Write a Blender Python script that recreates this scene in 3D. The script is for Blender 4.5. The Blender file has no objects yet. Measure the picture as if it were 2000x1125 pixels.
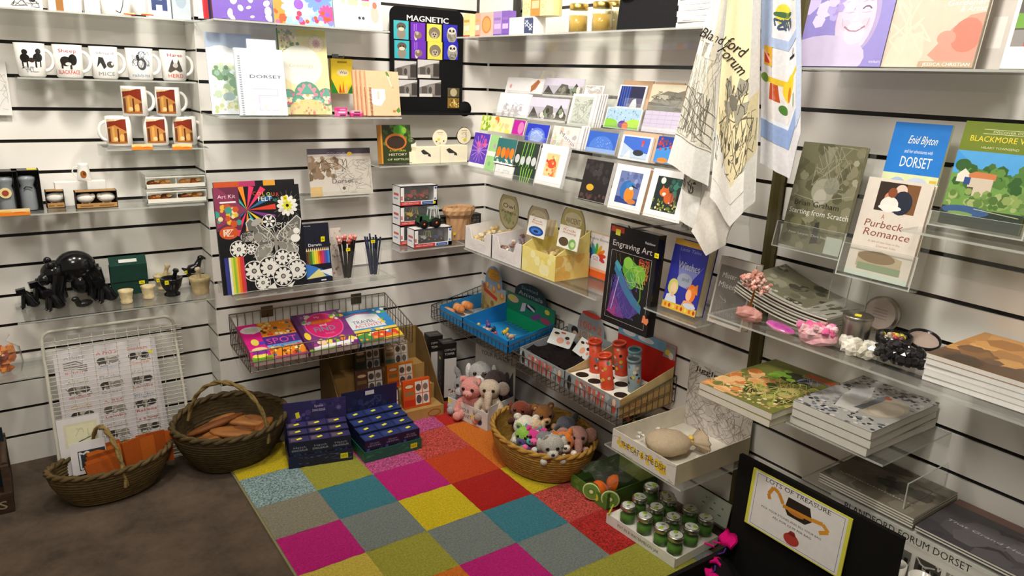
import bpy, math, random
from mathutils import Matrix, Vector
rnd = random.Random(7)
SC = bpy.context.scene
COL = SC.collection
R = math.radians
# ------------------------------------------------------------------ camera
F_PX, YAW, PITCH, ROLL = 1434.24, 0.617886, 0.277928, 0.038589
CAM = Vector((-1.74676, -2.69148, 1.34937))
_f = Vector((math.sin(YAW)*math.cos(PITCH), math.cos(YAW)*math.cos(PITCH), -math.sin(PITCH)))
_r0 = Vector((math.cos(YAW), -math.sin(YAW), 0)); _u0 = _r0.cross(_f)
_r = _r0*math.cos(ROLL) + _u0*math.sin(ROLL); _u = -_r0*math.sin(ROLL) + _u0*math.cos(ROLL)
cd = bpy.data.cameras.new('camera'); cam = bpy.data.objects.new('camera', cd); COL.objects.link(cam)
cd.sensor_width = 36; cd.lens = F_PX*36/2000; cd.clip_start = 0.02
cam.matrix_world = Matrix(((_r.x, _u.x, -_f.x, CAM.x), (_r.y, _u.y, -_f.y, CAM.y), (_r.z, _u.z, -_f.z, CAM.z), (0, 0, 0, 1)))
SC.camera = cam
# ------------------------------------------------------------------ light and exposure
SC.view_settings.view_transform = 'Standard'; SC.view_settings.look = 'None'
SC.view_settings.gamma = 1; SC.view_settings.exposure = 0.14
SC.cycles.transparent_max_bounces = 32
SC.cycles.max_bounces = 8
w = bpy.data.worlds.new('world'); SC.world = w; w.use_nodes = True
w.node_tree.nodes['Background'].inputs[0].default_value = (1.0, 0.90, 0.70, 1)
w.node_tree.nodes['Background'].inputs[1].default_value = 0.215
def lamp(name, loc, aim, power, size=0.12, col=(1.0, 0.94, 0.83), spot=None):
    if spot:
        l = bpy.data.lights.new(name, 'SPOT'); l.spot_size = R(spot); l.spot_blend = 1.0; l.shadow_soft_size = size
    else:
        l = bpy.data.lights.new(name, 'AREA'); l.shape = 'DISK'; l.size = size
    l.energy = power; l.color = col
    o = bpy.data.objects.new(name, l); COL.objects.link(o); o.location = loc
    o.rotation_euler = (Vector(aim)-Vector(loc)).to_track_quat('-Z', 'Y').to_euler()
    return o
LZ = 2.2
for loc, aim, p in (((-1.55, -0.80, LZ), (-1.50, 0.14, 1.32), 48), ((-0.80, -0.90, LZ), (-0.62, 0.0, 1.32), 48), ((-0.92, -1.10, LZ), (0.0, -0.85, 1.28), 48), ((-0.95, -2.05, LZ), (0.0, -1.95, 1.28), 53)):
    lamp('ceiling_spotlight', loc, aim, p, 0.08, spot=112)
lamp('added_fill_light', (-1.9, -2.3, 2.46), (-0.7, -0.2, 1.3), 22, 0.55)  # added soft frontal fill from out of view, not a fitting of the shop
lamp('added_fill_light', (-2.1, -1.1, 2.46), (-0.8, -0.1, 1.3), 12, 0.55)  # second added fill lamp, softens the shadows of the spots
# ------------------------------------------------------------------ picture point -> place
def ray(x, y):
    return _f + (x-1000)/F_PX*_r - (y-562.5)/F_PX*_u
def _hit(x, y, n, c):
    d = ray(x, y); n = Vector(n); return CAM + d*((c-CAM.dot(n))/d.dot(n))
WALL_Y = {'A': 0.14, 'B': 0.0}
def at(wall, p, d=0.0):                       # the point of a wall-parallel plane d metres in front of a wall
    if wall == 'C': return _hit(p[0], p[1], (1, 0, 0), -d)
    return _hit(p[0], p[1], (0, 1, 0), WALL_Y[wall]-d)
def atz(p, z): return _hit(p[0], p[1], (0, 0, 1), z)
def foot(p, z, wall, m=0.03, off=0.0):   # where a thing's foot stands on a shelf of height z, kept m metres clear of the wall
    q = atz(p, z); ax = 0 if wall == 'C' else 1; lim = (0.0 if wall == 'C' else WALL_Y[wall])-m
    if q[ax]+off > lim:
        q = at(wall, p, m); q.z = z; q[ax] = lim
    else: q[ax] += off
    return q
def K(ox, oy, s): return lambda x, y: (ox+x/s, oy+y/s)
k1 = K(0, 0, 2.557); k2 = K(0, 420, 3.31); k3 = K(0, 600, 2.679); k4 = K(380, 0, 4.5); k5 = K(740, 0, 4.5)
k6 = K(400, 230, 3.125); k7 = K(720, 230, 3.879); k8 = K(420, 560, 3.04)
m1 = K(880, 130, 3.408); m2 = K(880, 340, 3.517); m3 = K(840, 520, 3.408); m4 = K(860, 680, 2.557); m5 = K(880, 0, 2.857)
m6 = K(1300, 0, 2.25); m7 = K(1480, 0, 2.679); m8 = K(1480, 220, 2.8115)
n1 = K(1160, 420, 4.3275); n2 = K(1360, 500, 2.8125); n3 = K(1160, 660, 2.445); n4 = K(1360, 820, 3.125)
n5 = K(420, 800, 2.041); n6 = K(0, 780, 3.26)
YAWW = {'A': 0.0, 'B': 0.0, 'C': -math.pi/2}
# ------------------------------------------------------------------ colours and materials
def lin(c): return c/12.92 if c <= 0.04045 else ((c+0.055)/1.055)**2.4
_cc = {}
def rgb(h):
    if isinstance(h, tuple): return h
    if h not in _cc:
        s = h.lstrip('#')
        if len(s) == 3: s = ''.join(a+a for a in s)
        _cc[h] = tuple(lin(int(s[i:i+2], 16)/255) for i in (0, 2, 4))
    return _cc[h]
MATS = {}
def _new(name):
    m = bpy.data.materials.new(name); m.use_nodes = True; nt = m.node_tree
    MATS[name] = m
    return m, nt, nt.nodes['Principled BSDF']
def surf(name, rough=0.5, spec=0.4, metal=0.0, var=0.06, scale=60, bump=0.0, bscale=200, stretch=(1, 1, 1), sheen=0.0, sub=0.0, coat=0.0):
    m, nt, b = _new(name); N = nt.nodes.new; L = nt.links.new
    a = N('ShaderNodeAttribute'); a.attribute_name = 'Col'
    tc = N('ShaderNodeTexCoord'); mp = N('ShaderNodeMapping'); mp.inputs['Scale'].default_value = stretch
    L(tc.outputs['Object'], mp.inputs['Vector'])
    no = N('ShaderNodeTexNoise'); no.inputs['Scale'].default_value = scale; no.inputs['Detail'].default_value = 3
    L(mp.outputs[0], no.inputs['Vector'])
    mr = N('ShaderNodeMapRange'); mr.inputs[1].default_value = 0.3; mr.inputs[2].default_value = 0.7
    mr.inputs[3].default_value = 1-var; mr.inputs[4].default_value = 1+var
    L(no.outputs['Fac'], mr.inputs[0])
    vm = N('ShaderNodeVectorMath'); vm.operation = 'SCALE'
    L(a.outputs['Color'], vm.inputs[0]); L(mr.outputs[0], vm.inputs['Scale'])
    L(vm.outputs[0], b.inputs['Base Color'])
    b.inputs['Roughness'].default_value = rough; b.inputs['Metallic'].default_value = metal
    b.inputs['Specular IOR Level'].default_value = spec
    b.inputs['Sheen Weight'].default_value = sheen; b.inputs['Coat Weight'].default_value = coat; b.inputs['Coat Roughness'].default_value = 0.08
    if bump:
        n2 = N('ShaderNodeTexNoise'); n2.inputs['Scale'].default_value = bscale; n2.inputs['Detail'].default_value = 2
        L(mp.outputs[0], n2.inputs['Vector'])
        bp = N('ShaderNodeBump'); bp.inputs['Strength'].default_value = bump; bp.inputs['Distance'].default_value = 0.004
        L(n2.outputs['Fac'], bp.inputs['Height']); L(bp.outputs[0], b.inputs['Normal'])
    return m
surf('print', 0.38, 0.4, var=0.03)
surf('paper', 0.8, 0.2, var=0.03)
surf('gloss', 0.15, 0.5, var=0.02)
surf('laminate', 0.35, 0.35, var=0.025, scale=6)
surf('matte', 0.9, 0.15, var=0.08, scale=40)
surf('plush', 1.0, 0.05, var=0.16, scale=190, bump=0.9, bscale=260, sheen=0.25)
surf('cloth', 0.95, 0.08, var=0.06, scale=120, bump=0.25, bscale=600)
surf('wicker', 0.7, 0.25, var=0.28, scale=45, bump=0.5, bscale=120, stretch=(1, 1, 2.5))
surf('wood', 0.55, 0.3, var=0.22, scale=14, bump=0.1, bscale=60, stretch=(1, 6, 6))
surf('board', 0.75, 0.2, var=0.08, scale=25)
surf('metal', 0.3, 0.5, metal=1.0, var=0.05)
surf('stone', 0.35, 0.4, var=0.22, scale=55)
surf('crystal', 0.12, 0.6, var=0.2, scale=90)
def clear(name, f0=0.04, tint=(0.97, 0.98, 0.97), rough=0.02, haze=0.0, hazecol=(0.9, 0.92, 0.9)):   # thin clear sheet: see-through, with a mirror film that grows at grazing angles
    m, nt, b = _new(name); N = nt.nodes.new; L = nt.links.new; nt.nodes.remove(b)
    out = nt.nodes['Material Output']
    t = N('ShaderNodeBsdfTransparent'); t.inputs[0].default_value = tint+(1,)
    g = N('ShaderNodeBsdfGlossy'); g.inputs['Roughness'].default_value = rough
    lw = N('ShaderNodeLayerWeight'); lw.inputs['Blend'].default_value = 0.5
    p = N('ShaderNodeMath'); p.operation = 'POWER'; p.inputs[1].default_value = 4.0; L(lw.outputs['Facing'], p.inputs[0])
    q = N('ShaderNodeMath'); q.operation = 'MULTIPLY_ADD'; q.inputs[1].default_value = 0.8; q.inputs[2].default_value = f0; L(p.outputs[0], q.inputs[0])
    s = t
    if haze:
        d = N('ShaderNodeBsdfDiffuse'); d.inputs[0].default_value = hazecol+(1,)
        x = N('ShaderNodeMixShader'); x.inputs[0].default_value = haze; L(t.outputs[0], x.inputs[1]); L(d.outputs[0], x.inputs[2]); s = x
    mx = N('ShaderNodeMixShader'); L(q.outputs[0], mx.inputs[0]); L(s.outputs[0], mx.inputs[1]); L(g.outputs[0], mx.inputs[2])
    L(mx.outputs[0], out.inputs['Surface'])
    return m
clear('acrylic', 0.03, (0.985, 0.99, 0.985), 0.04, haze=0.03)
clear('acrylic_edge', 0.05, (0.85, 0.9, 0.87), 0.08, haze=0.55, hazecol=(0.72, 0.74, 0.70))
clear('film', 0.03, (0.98, 0.98, 0.98), 0.1, haze=0.04)
clear('glass', 0.04, (0.95, 0.98, 0.95), 0.01, haze=0.02)
# ------------------------------------------------------------------ mesh builder
_txt = {}
def glyphs(s):
    if s not in _txt:
        cu = bpy.data.curves.new('t', 'FONT'); cu.body = s; cu.resolution_u = 2
        ob = bpy.data.objects.new('t', cu); me = ob.to_mesh()
        vs = [(v.co.x, v.co.y) for v in me.vertices]; fs = [tuple(p.vertices) for p in me.polygons]
        ob.to_mesh_clear(); bpy.data.objects.remove(ob); bpy.data.curves.remove(cu)
        x0 = min([v[0] for v in vs] or [0]); x1 = max([v[0] for v in vs] or [1])
        _txt[s] = ([(x-x0, y) for x, y in vs], fs, max(x1-x0, 1e-3))
    return _txt[s]
I4 = Matrix.Identity(4)
def T(x=0, y=0, z=0): return Matrix.Translation((x, y, z))
def RX(a): return Matrix.Rotation(R(a), 4, 'X')
def RY(a): return Matrix.Rotation(R(a), 4, 'Y')
def RZ(a): return Matrix.Rotation(R(a), 4, 'Z')
def S(x, y=None, z=None):
    if y is None: y = z = x
    return Matrix.Diagonal((x, y, z, 1))
class MB:
    def __init__(s, mat='print'):
        s.v = []; s.f = []; s.c = []; s.m = []; s.sm = []; s.mat = mat; s.names = []; s.M = I4.copy()
    def mi(s, mat):
        mat = mat or s.mat
        if mat not in s.names: s.names.append(mat)
        return s.names.index(mat)
    def add(s, vs, fs, col, mat=None, smooth=False, M=None, cols=None):
        o = len(s.v); MM = s.M @ M if M is not None else s.M
        s.v += [tuple(MM @ Vector(p)) for p in vs]; i = s.mi(mat); c = rgb(col)
        for k, f in enumerate(fs):
            s.f.append(tuple(o+a for a in f)); s.m.append(i); s.sm.append(smooth); s.c.append(rgb(cols[k]) if cols else c)
    def box(s, x0, x1, y0, y1, z0, z1, col, mat=None, M=None, front=None, top=None, edge=None, sides=None):
        vs = [(x, y, z) for z in (z0, z1) for y in (y0, y1) for x in (x0, x1)]
        fs = [(0, 1, 5, 4), (1, 3, 7, 5), (3, 2, 6, 7), (2, 0, 4, 6), (4, 5, 7, 6), (2, 3, 1, 0)]
        cols = [front or col, sides or col, col, sides or col, top or col, col]
        s.add(vs, fs, col, mat, False, M, cols)
    def bevbox(s, w, d, h, b, col, mat=None, M=None, n=3):  # rounded plan corners, base centre at the origin
        pts = []
        for cx, cy, a0 in ((w/2-b, -d/2+b, -90), (w/2-b, d/2-b, 0), (-w/2+b, d/2-b, 90), (-w/2+b, -d/2+b, 180)):
            for i in range(n+1):
                a = R(a0+90*i/n); pts.append((cx+b*math.cos(a), cy+b*math.sin(a)))
        s.prism(pts, 0, h, col, mat, M)
    def prism(s, pts, z0, z1, col, mat=None, M=None, top=None, smooth=False):  # polygon in xy raised along z
        n = len(pts); vs = [(x, y, z0) for x, y in pts]+[(x, y, z1) for x, y in pts]
        fs = [(i, (i+1) % n, n+(i+1) % n, n+i) for i in range(n)]
        s.add(vs, fs, col, mat, smooth, M); s.add(vs, [tuple(range(n, 2*n)), tuple(range(n-1, -1, -1))], top or col, mat, False, M)
    def card(s, pts, y0, y1, col, mat=None, M=None, edge=None):  # outline in xz, thickness along y (front = y0)
        n = len(pts); vs = [(x, y0, z) for x, z in pts]+[(x, y1, z) for x, z in pts]
        s.add(vs, [(i, n+i, n+(i+1) % n, (i+1) % n) for i in range(n)], edge or col, mat, False, M)
        s.add(vs, [tuple(range(n)), tuple(range(2*n-1, n-1, -1))], col, mat, False, M)
    def lathe(s, prof, col, mat=None, n=20, M=None, smooth=True, cols=None, sx=1, sy=1, wob=None):
        vs = []; fs = []; cl = []
        for j, (r, z) in enumerate(prof):
            for i in range(n):
                a = 2*math.pi*i/n; rr = r*(wob(i, j) if wob else 1)
                vs.append((rr*math.cos(a)*sx, rr*math.sin(a)*sy, z))
        for j in range(len(prof)-1):
            for i in range(n):
                fs.append((j*n+i, j*n+(i+1) % n, (j+1)*n+(i+1) % n, (j+1)*n+i)); cl.append(cols[j] if cols else col)
        s.add(vs, fs, col, mat, smooth, M, cl)
        if prof[0][0] > 1e-5: s.add(vs[:n], [tuple(range(n-1, -1, -1))], cl[0], mat, False, M)
        if prof[-1][0] > 1e-5: s.add(vs[-n:], [tuple(range(n))], cl[-1], mat, False, M)
    def ball(s, c, r, col, mat=None, n=12, k=7, M=None, bump=0.0, flat=None):
        if not isinstance(r, (tuple, list)): r = (r, r, r)
        vs = []; fs = []
        for j in range(k+1):
            t = math.pi*j/k
            for i in range(n):
                a = 2*math.pi*i/n; q = 1+(rnd.uniform(-bump, bump) if bump and 0 < j < k else 0)
                z = -math.cos(t)*q
                if flat is not None: z = max(z, -flat)
                vs.append((c[0]+r[0]*math.sin(t)*math.cos(a)*q, c[1]+r[1]*math.sin(t)*math.sin(a)*q, c[2]+r[2]*z))
        for j in range(k):
            for i in range(n): fs.append((j*n+i, j*n+(i+1) % n, (j+1)*n+(i+1) % n, (j+1)*n+i))
        s.add(vs, fs, col, mat, bump < 0.12 or mat == 'plush', M)
    def tube(s, pts, r, col, mat=None, n=6, M=None, closed=False, caps=True):
        P = [Vector(p) for p in pts]; m = len(P); vs = []; fs = []
        rs = r if isinstance(r, (list, tuple)) else [r]*m
        nr = None
        for j in range(m):
            a = P[(j-1) % m] if (j > 0 or closed) else P[j]; b = P[(j+1) % m] if (j < m-1 or closed) else P[j]
            t = (b-a).normalized()
            if nr is None:
                nr = t.orthogonal().normalized()
            else:
                nr = (nr-t*nr.dot(t)); nr = nr.normalized() if nr.length > 1e-6 else t.orthogonal().normalized()
            bi = t.cross(nr)
            for i in range(n):
                g = 2*math.pi*i/n; vs.append(tuple(P[j]+(nr*math.cos(g)+bi*math.sin(g))*rs[j]))
        for j in range(m if closed else m-1):
            k = (j+1) % m
            for i in range(n): fs.append((j*n+i, j*n+(i+1) % n, k*n+(i+1) % n, k*n+i))
        s.add(vs, fs, col, mat, True, M)
        if caps and not closed: s.add(vs, [tuple(range(n-1, -1, -1)), tuple(range((m-1)*n, m*n))], col, mat, False, M)
    def build(s, name, parent=None, loc=None, rot=None):
        me = bpy.data.meshes.new(name); me.from_pydata(s.v, [], s.f)
        for a in s.names: me.materials.append(MATS[a])
        me.polygons.foreach_set('material_index', s.m); me.polygons.foreach_set('use_smooth', s.sm)
        at_ = me.attributes.new('Col', 'FLOAT_COLOR', 'CORNER'); buf = []
        for f, c in zip(s.f, s.c): buf += (c[0], c[1], c[2], 1.0)*len(f)
        at_.data.foreach_set('color', buf); me.update()
        o = bpy.data.objects.new(name, me); COL.objects.link(o)
        if parent: o.parent = parent
        if loc is not None: o.location = loc
        if rot is not None: o.rotation_euler = rot
        return o
def tag(o, label, cat, group=None, kind=None):
    o['label'] = label; o['category'] = cat
    if group: o['group'] = group
    if kind: o['kind'] = kind
    return o
def thing(name, label, cat, loc, rz=0.0, group=None, rot=None):
    o = bpy.data.objects.new(name, None); COL.objects.link(o); o.empty_display_size = 0.02
    o.location = loc; o.rotation_euler = rot or (0, 0, rz)
    return tag(o, label, cat, group)
def copy_tree(o, parent=None):
    c = o.copy(); COL.objects.link(c)
    if parent: c.parent = parent
    for ch in list(o.children): copy_tree(ch, c)
    return c
# ------------------------------------------------------------------ printing on a face
def clip(poly, ax, val, keep_less):
    out = []; n = len(poly)
    for i in range(n):
        a = poly[i]; b = poly[(i+1) % n]
        ia = a[ax] <= val if keep_less else a[ax] >= val; ib = b[ax] <= val if keep_less else b[ax] >= val
        if ia: out.append(a)
        if ia != ib:
            t = (val-a[ax])/(b[ax]-a[ax]); out.append((a[0]+(b[0]-a[0])*t, a[1]+(b[1]-a[1])*t))
    return out
class Art:   # prints shapes and letters on a face of w x h metres; the map turns (x, z, lift) into a place
    def __init__(s, mb, w, h, fn=None, mat=None, M=None, lift=0.0002, strips=0):
        s.strips = strips; s.mb = mb; s.w = w; s.h = h; s.k = 1; s.mat = mat; s.M = M; s.e = lift
        s.fn = fn or (lambda x, z, e: (x-w/2, -e, z))
    def poly(s, pts, col, cl=True):
        if cl:
            for ax, v, l in ((0, 0, 0), (0, 1, 1), (1, 0, 0), (1, 1, 1)):
                pts = clip(pts, ax, v, l)
                if len(pts) < 3: return s
        e = s.e*s.k; s.k += 0.1
        if s.strips:
            us = [u for u, v in pts]; a, b = min(us), max(us); n = max(1, math.ceil((b-a)*s.strips)); 
            for i in range(n):
                q = clip(clip(pts, 0, a+(b-a)*i/n, 0), 0, a+(b-a)*(i+1)/n, 1)
                if len(q) > 2: s.mb.add([s.fn(u*s.w, v*s.h, e) for u, v in q], [tuple(range(len(q)))], col, s.mat, False, s.M)
            return s
        s.mb.add([s.fn(u*s.w, v*s.h, e) for u, v in pts], [tuple(range(len(pts)))], col, s.mat, False, s.M)
        return s
    def rect(s, a, b, c, d, col, n=1):
        if n == 1: return s.poly([(a, b), (c, b), (c, d), (a, d)], col)
        for i in range(n): s.poly([(a+(c-a)*i/n, b), (a+(c-a)*(i+1)/n, b), (a+(c-a)*(i+1)/n, d), (a+(c-a)*i/n, d)], col); s.k -= .1
        s.k += .1; return s
    def ell(s, x, y, rx, ry, col, n=16, rot=0):
        cr, sr = math.cos(R(rot)), math.sin(R(rot)); asp = s.w/s.h
        P = []
        for i in range(n):
            a = 2*math.pi*i/n; p, q = rx*math.cos(a), ry*math.sin(a)/asp
            P.append((x+p*cr-q*sr, y+(p*sr+q*cr)*asp))
        return s.poly(P, col)
    def circ(s, x, y, r, col, n=16): return s.ell(x, y, r, r*s.w/s.h, col, n)
    def star(s, x, y, r, col, n=10, k=0.5, rot=0):
        asp = s.w/s.h
        return s.poly([(x+r*(1 if i % 2 == 0 else k)*math.cos(math.pi*i/n+R(rot)), y+asp*r*(1 if i % 2 == 0 else k)*math.sin(math.pi*i/n+R(rot))) for i in range(2*n)], col)
    def line(s, pts, wd, col):
        asp = s.w/s.h
        for (x0, y0), (x1, y1) in zip(pts, pts[1:]):
            dx, dy = (x1-x0), (y1-y0)/asp; l = math.hypot(dx, dy) or 1; nx, ny = -dy/l*wd/2, dx/l*wd/2*asp
            s.poly([(x0+nx, y0+ny), (x0-nx, y0-ny), (x1-nx, y1-ny), (x1+nx, y1+ny)], col); s.k -= 0.095
        s.k += 0.1; return s
    def txt(s, t, x, y, hgt, col, w=None, al='c', sh=0.0, rot=0):
        vs, fs, tw = glyphs(t); sc = hgt*s.h/0.72; sx = sc
        if w: sx = w*s.w/tw
        W = tw*sx; ox = {'c': -W/2, 'l': 0, 'r': -W}[al]; e = s.e*s.k; s.k += 0.1
        cr, sr = math.cos(R(rot)), math.sin(R(rot)); P = []
        for a, b in vs:
            p, q = ox+a*sx+sh*b*sc, b*sc; P.append(s.fn(x*s.w+p*cr-q*sr, y*s.h+p*sr+q*cr, e))
        s.mb.add(P, fs, col, s.mat, False, s.M); return s
    def speck(s, n, a, b, c, d, cols, r0, r1, k=6, asp=1.0):
        for i in range(n):
            x, y = rnd.uniform(a, c), rnd.uniform(b, d); r = rnd.uniform(r0, r1)
            s.ell(x, y, min(r, x-a+1e-3, c-x+1e-3) if 0 else r, r*s.w/s.h*asp, rnd.choice(cols), k, rnd.uniform(0, 90)); s.k -= 0.095
        s.k += 0.1; return s
    def flower(s, x, y, r, n, pet, mid, out=None):
        asp = s.w/s.h
        if out: s.circ(x, y, r*1.12, out)
        for i in range(n):
            a = 2*math.pi*i/n
            s.ell(x+0.6*r*math.cos(a), y+0.6*r*asp*math.sin(a), 0.42*r, 0.42*r*asp*0.5, pet, 8, math.degrees(a)); s.k -= 0.09
        s.k += .1
        s.circ(x, y, r*0.28, mid, 10); return s
    def scrib(s, n, a, b, c, d, col, wd=0.012, step=0.15):
        for i in range(n):
            x, y = rnd.uniform(a, c), rnd.uniform(b, d); P = [(x, y)]
            for j in range(rnd.randint(2, 4)):
                x = min(c, max(a, x+rnd.uniform(-step, step))); y = min(d, max(b, y+rnd.uniform(-step, step))); P.append((x, y))
            s.line(P, wd, col); s.k -= 0.095
        s.k += .1
        return s
# ------------------------------------------------------------------ a flat thing leaning on a wall: from its bottom corners and a top corner in the picture
def place(wall, bl, br, tl, d, lean=12, dr=None):
    """bottom corners d (dr at the right) in front of a wall, top corner fixes the height -> (base point, yaw, lean, w, h)"""
    a = at(wall, bl, d); b = at(wall, br, d if dr is None else dr)
    z = (a.z+b.z)/2; v = Vector((b.x-a.x, b.y-a.y, 0)); wd = v.length; yaw = math.atan2(v.y, v.x)
    u = v.normalized(); back = Vector((-u.y, u.x, 0)); up = Vector((0, 0, 1))*math.cos(R(lean))+back*math.sin(R(lean))
    n = u.cross(up); h = _hit(tl[0], tl[1], n, a.dot(n)); hh = (h-a).dot(up)
    c = (a+b)/2; c.z = z
    return c, yaw, lean, wd, hh
def on_shelf(pl, z):     # same place, its foot set on a shelf
    c, yaw, lean, wd, hh = pl; return (Vector((c.x, c.y, z)), yaw, lean, wd, hh)
def slab(name, label, cat, pl, t, art, base='#fff', mat='print', side=None, group=None, pages=None, edge=None, back=None):
    """a book, card or print: front face printed by art(a, w, h)"""
    c, yaw, lean, wd, h = pl
    if pages is None and t > 0.009: pages = '#efe9da'
    rot = (R(-lean), 0, yaw); loc = c+Vector((0, 0, 0.0005+t*math.sin(R(lean))))
    mb = MB(mat)
    if pages:
        k = 0.0012
        mb.box(-wd/2, wd/2, 0, k, 0, h, base, front=base); mb.box(-wd/2, wd/2, t-k, t, 0, h, back or base)
        mb.box(-wd/2, -wd/2+k, k, t-k, 0, h, side or base)
        root = thing(name, label, cat, loc, group=group, rot=rot)
        pg = MB('paper'); pg.box(-wd/2+k, wd/2-0.003, k, t-k, 0.003, h-0.003, pages); 
        art(Art(mb, wd, h)); mb.build('cover', root); pg.build('pages', root)
        return root
    mb.box(-wd/2, wd/2, 0, t, 0, h, edge or base, front=base)
    art(Art(mb, wd, h))
    o = mb.build(name, None, loc, rot); return tag(o, label, cat, group)
# ================================================================== the setting
def struct(o): o['kind'] = 'structure'; return o
def slatwall(name, L, x0, zt, M, skip=()):     # boards 100 mm apart with black grooves; x along the wall, front face at y = 0
    mb = MB('laminate'); mb.M = M; g = 0.0055; z = 0.0; edges = [0.0]
    top = zt; zs = [0.1*i for i in range(1, int(zt/0.1)+1)]
    mb.box(x0, L, 0.010, 0.03, 0, zt, '#141210', 'gloss')
    lo = 0.0
    for zz in zs+[zt+g]:
        mb.box(x0, L, 0, 0.0101, lo, min(zz-g, zt), '#f1eeea'); lo = zz+g
    for zz in zs: mb.box(x0, L, 0.006, 0.0102, zz-g, zz+g, '#161412', 'gloss')
    return struct(mb.build(name))
ZT = 2.5
slatwall('wall_back', 0.0, -1.15, ZT, I4)
slatwall('wall_left', -1.15, -3.6, ZT, T(0, 0.14, 0))
slatwall('wall_right', 1.45, 0.0, ZT, RZ(-90))
slatwall('wall_far_right', 3.9, 1.492, ZT, RZ(-90))
mb = MB('laminate'); mb.box(-1.153, -1.15, 0.001, 0.14, 0, ZT, '#e9e6df')
for i in range(1, 25): mb.box(-1.1535, -1.1525, 0.0, 0.139, 0.1*i-0.003, 0.1*i+0.003, '#1a1815')
struct(mb.build('trim_1'))
mb = MB('metal'); mb.M = RZ(-90)
mb.box(1.452, 1.490, -0.010, 0.03, 0, ZT, '#57502f', 'gloss'); mb.box(1.462, 1.480, -0.0105, -0.009, 0, ZT, '#4c4526', 'gloss')
struct(mb.build('trim_2'))
# carpet
m, nt, b = _new('carpet'); N = nt.nodes.new; Lk = nt.links.new
tc = N('ShaderNodeTexCoord'); n_1 = N('ShaderNodeTexNoise'); n_1.inputs['Scale'].default_value = 7; n_1.inputs['Detail'].default_value = 6; n_1.inputs['Roughness'].default_value = 0.7
Lk(tc.outputs['Object'], n_1.inputs['Vector'])
cr = N('ShaderNodeValToRGB'); cr.color_ramp.elements[0].position = 0.3; cr.color_ramp.elements[1].position = 0.72
cr.color_ramp.elements[0].color = rgb('#463d36')+(1,); cr.color_ramp.elements[1].color = rgb('#6e5f52')+(1,)
Lk(n_1.outputs['Fac'], cr.inputs[0]); Lk(cr.outputs[0], b.inputs['Base Color']); b.inputs['Roughness'].default_value = 1.0; b.inputs['Specular IOR Level'].default_value = 0.1
n_2 = N('ShaderNodeTexNoise'); n_2.inputs['Scale'].default_value = 400; Lk(tc.outputs['Object'], n_2.inputs['Vector'])
bp = N('ShaderNodeBump'); bp.inputs['Strength'].default_value = 0.6; bp.inputs['Distance'].default_value = 0.003; Lk(n_2.outputs['Fac'], bp.inputs['Height']); Lk(bp.outputs[0], b.inputs['Normal'])
mb = MB('carpet'); mb.box(-3.6, 0.0, -3.9, 0.14, -0.04, 0, '#4a403a'); struct(mb.build('floor'))
mb = MB('matte'); mb.box(-3.6, 0.03, -3.9, 0.17, ZT, ZT+0.03, '#ece8e0'); struct(mb.build('ceiling'))
# ------------------------------------------------------------------ rug of coloured squares with a short pile
surf('pile', 1.0, 0.03, var=0.22, scale=160, bump=1.0, bscale=330, sheen=0.1)
surf('fleck', 1.0, 0.03, var=0.75, scale=190, bump=1.0, bscale=330, sheen=0.1)
RXs = [-1.205+0.2*i for i in range(6)]+[-0.135]; RYs = [-0.19-0.194*i for i in range(10)]
YE, TE, GY, MG, OL, OR, RD, CR_, PK, LT, LG = '#d8c018', '#3d7f8f', '#7d8683', '#c4187c', '#a3a13a', '#d9741a', '#bf1f12', '#c64a42', '#c4528c', '#8ea9ac', '#b8b04a'
rug = [[(YE,0),(YE,0),(OL,0),(PK,1),(RD,0),(GY,0)],
       [(LT,1),(OL,0),(PK,1),(CR_,1),(OR,0),(TE,0)],
       [('#8f8b78',0),(TE,0),(MG,0),('#cc4210',0),(OR,0),(YE,0)],
       [(MG,0),(GY,0),(YE,0),('#b3140e',0),(YE,0),(MG,0)],
       [('#d2bc4c',0),(OL,0),(GY,0),(TE,0),(CR_,1),(OL,0)],
       [(YE,0),(OR,0),(MG,0),(GY,0),('#b52420',1),(RD,0)],
       [(OL,0),(GY,0),(OR,0),(OL,0),(OL,0),(GY,0)],
       [(TE,0),(MG,0),(YE,0),(GY,0),(RD,0)],
       [(OL,0),(TE,0),(GY,0),(MG,0),(YE,0)]]
mb = MB('pile'); mb.box(RXs[0]-0.006, RXs[6]+0.006, RYs[7]-0.006, RYs[0]+0.006, 0.0, 0.0075, '#8d8766', 'cloth')
ns = 12
for r_ in range(7):
    for c_ in range(6):
        cl, fk = rug[r_][c_]; cl = tuple(v*0.86 for v in rgb(cl)); x0, x1, y0, y1 = RXs[c_], RXs[c_+1], RYs[r_+1], RYs[r_]
        vs = []; fs = []
        for j in range(ns+1):
            for i in range(ns+1):
                ed = 0.002 if (i in (0, ns) or j in (0, ns)) else 0
                jx = rnd.uniform(-0.0035, 0.0035) if j in (0, ns) or 1 else 0
                vs.append((x0+(x1-x0)*i/ns+(jx if 0 < i < ns else 0), y0+(y1-y0)*j/ns+(jx if 0 < j < ns else 0), 0.0125-ed+rnd.uniform(-.0008, .0008)))
        for j in range(ns):
            for i in range(ns): fs.append((j*(ns+1)+i, j*(ns+1)+i+1, (j+1)*(ns+1)+i+1, (j+1)*(ns+1)+i))
        mb.add(vs, fs, cl, 'fleck' if fk else 'pile', True)
rug_o = tag(mb.build('rug'), 'short pile rug of brightly coloured squares lying on the dark carpet', 'rug')
RUGZ = 0.0125
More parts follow.
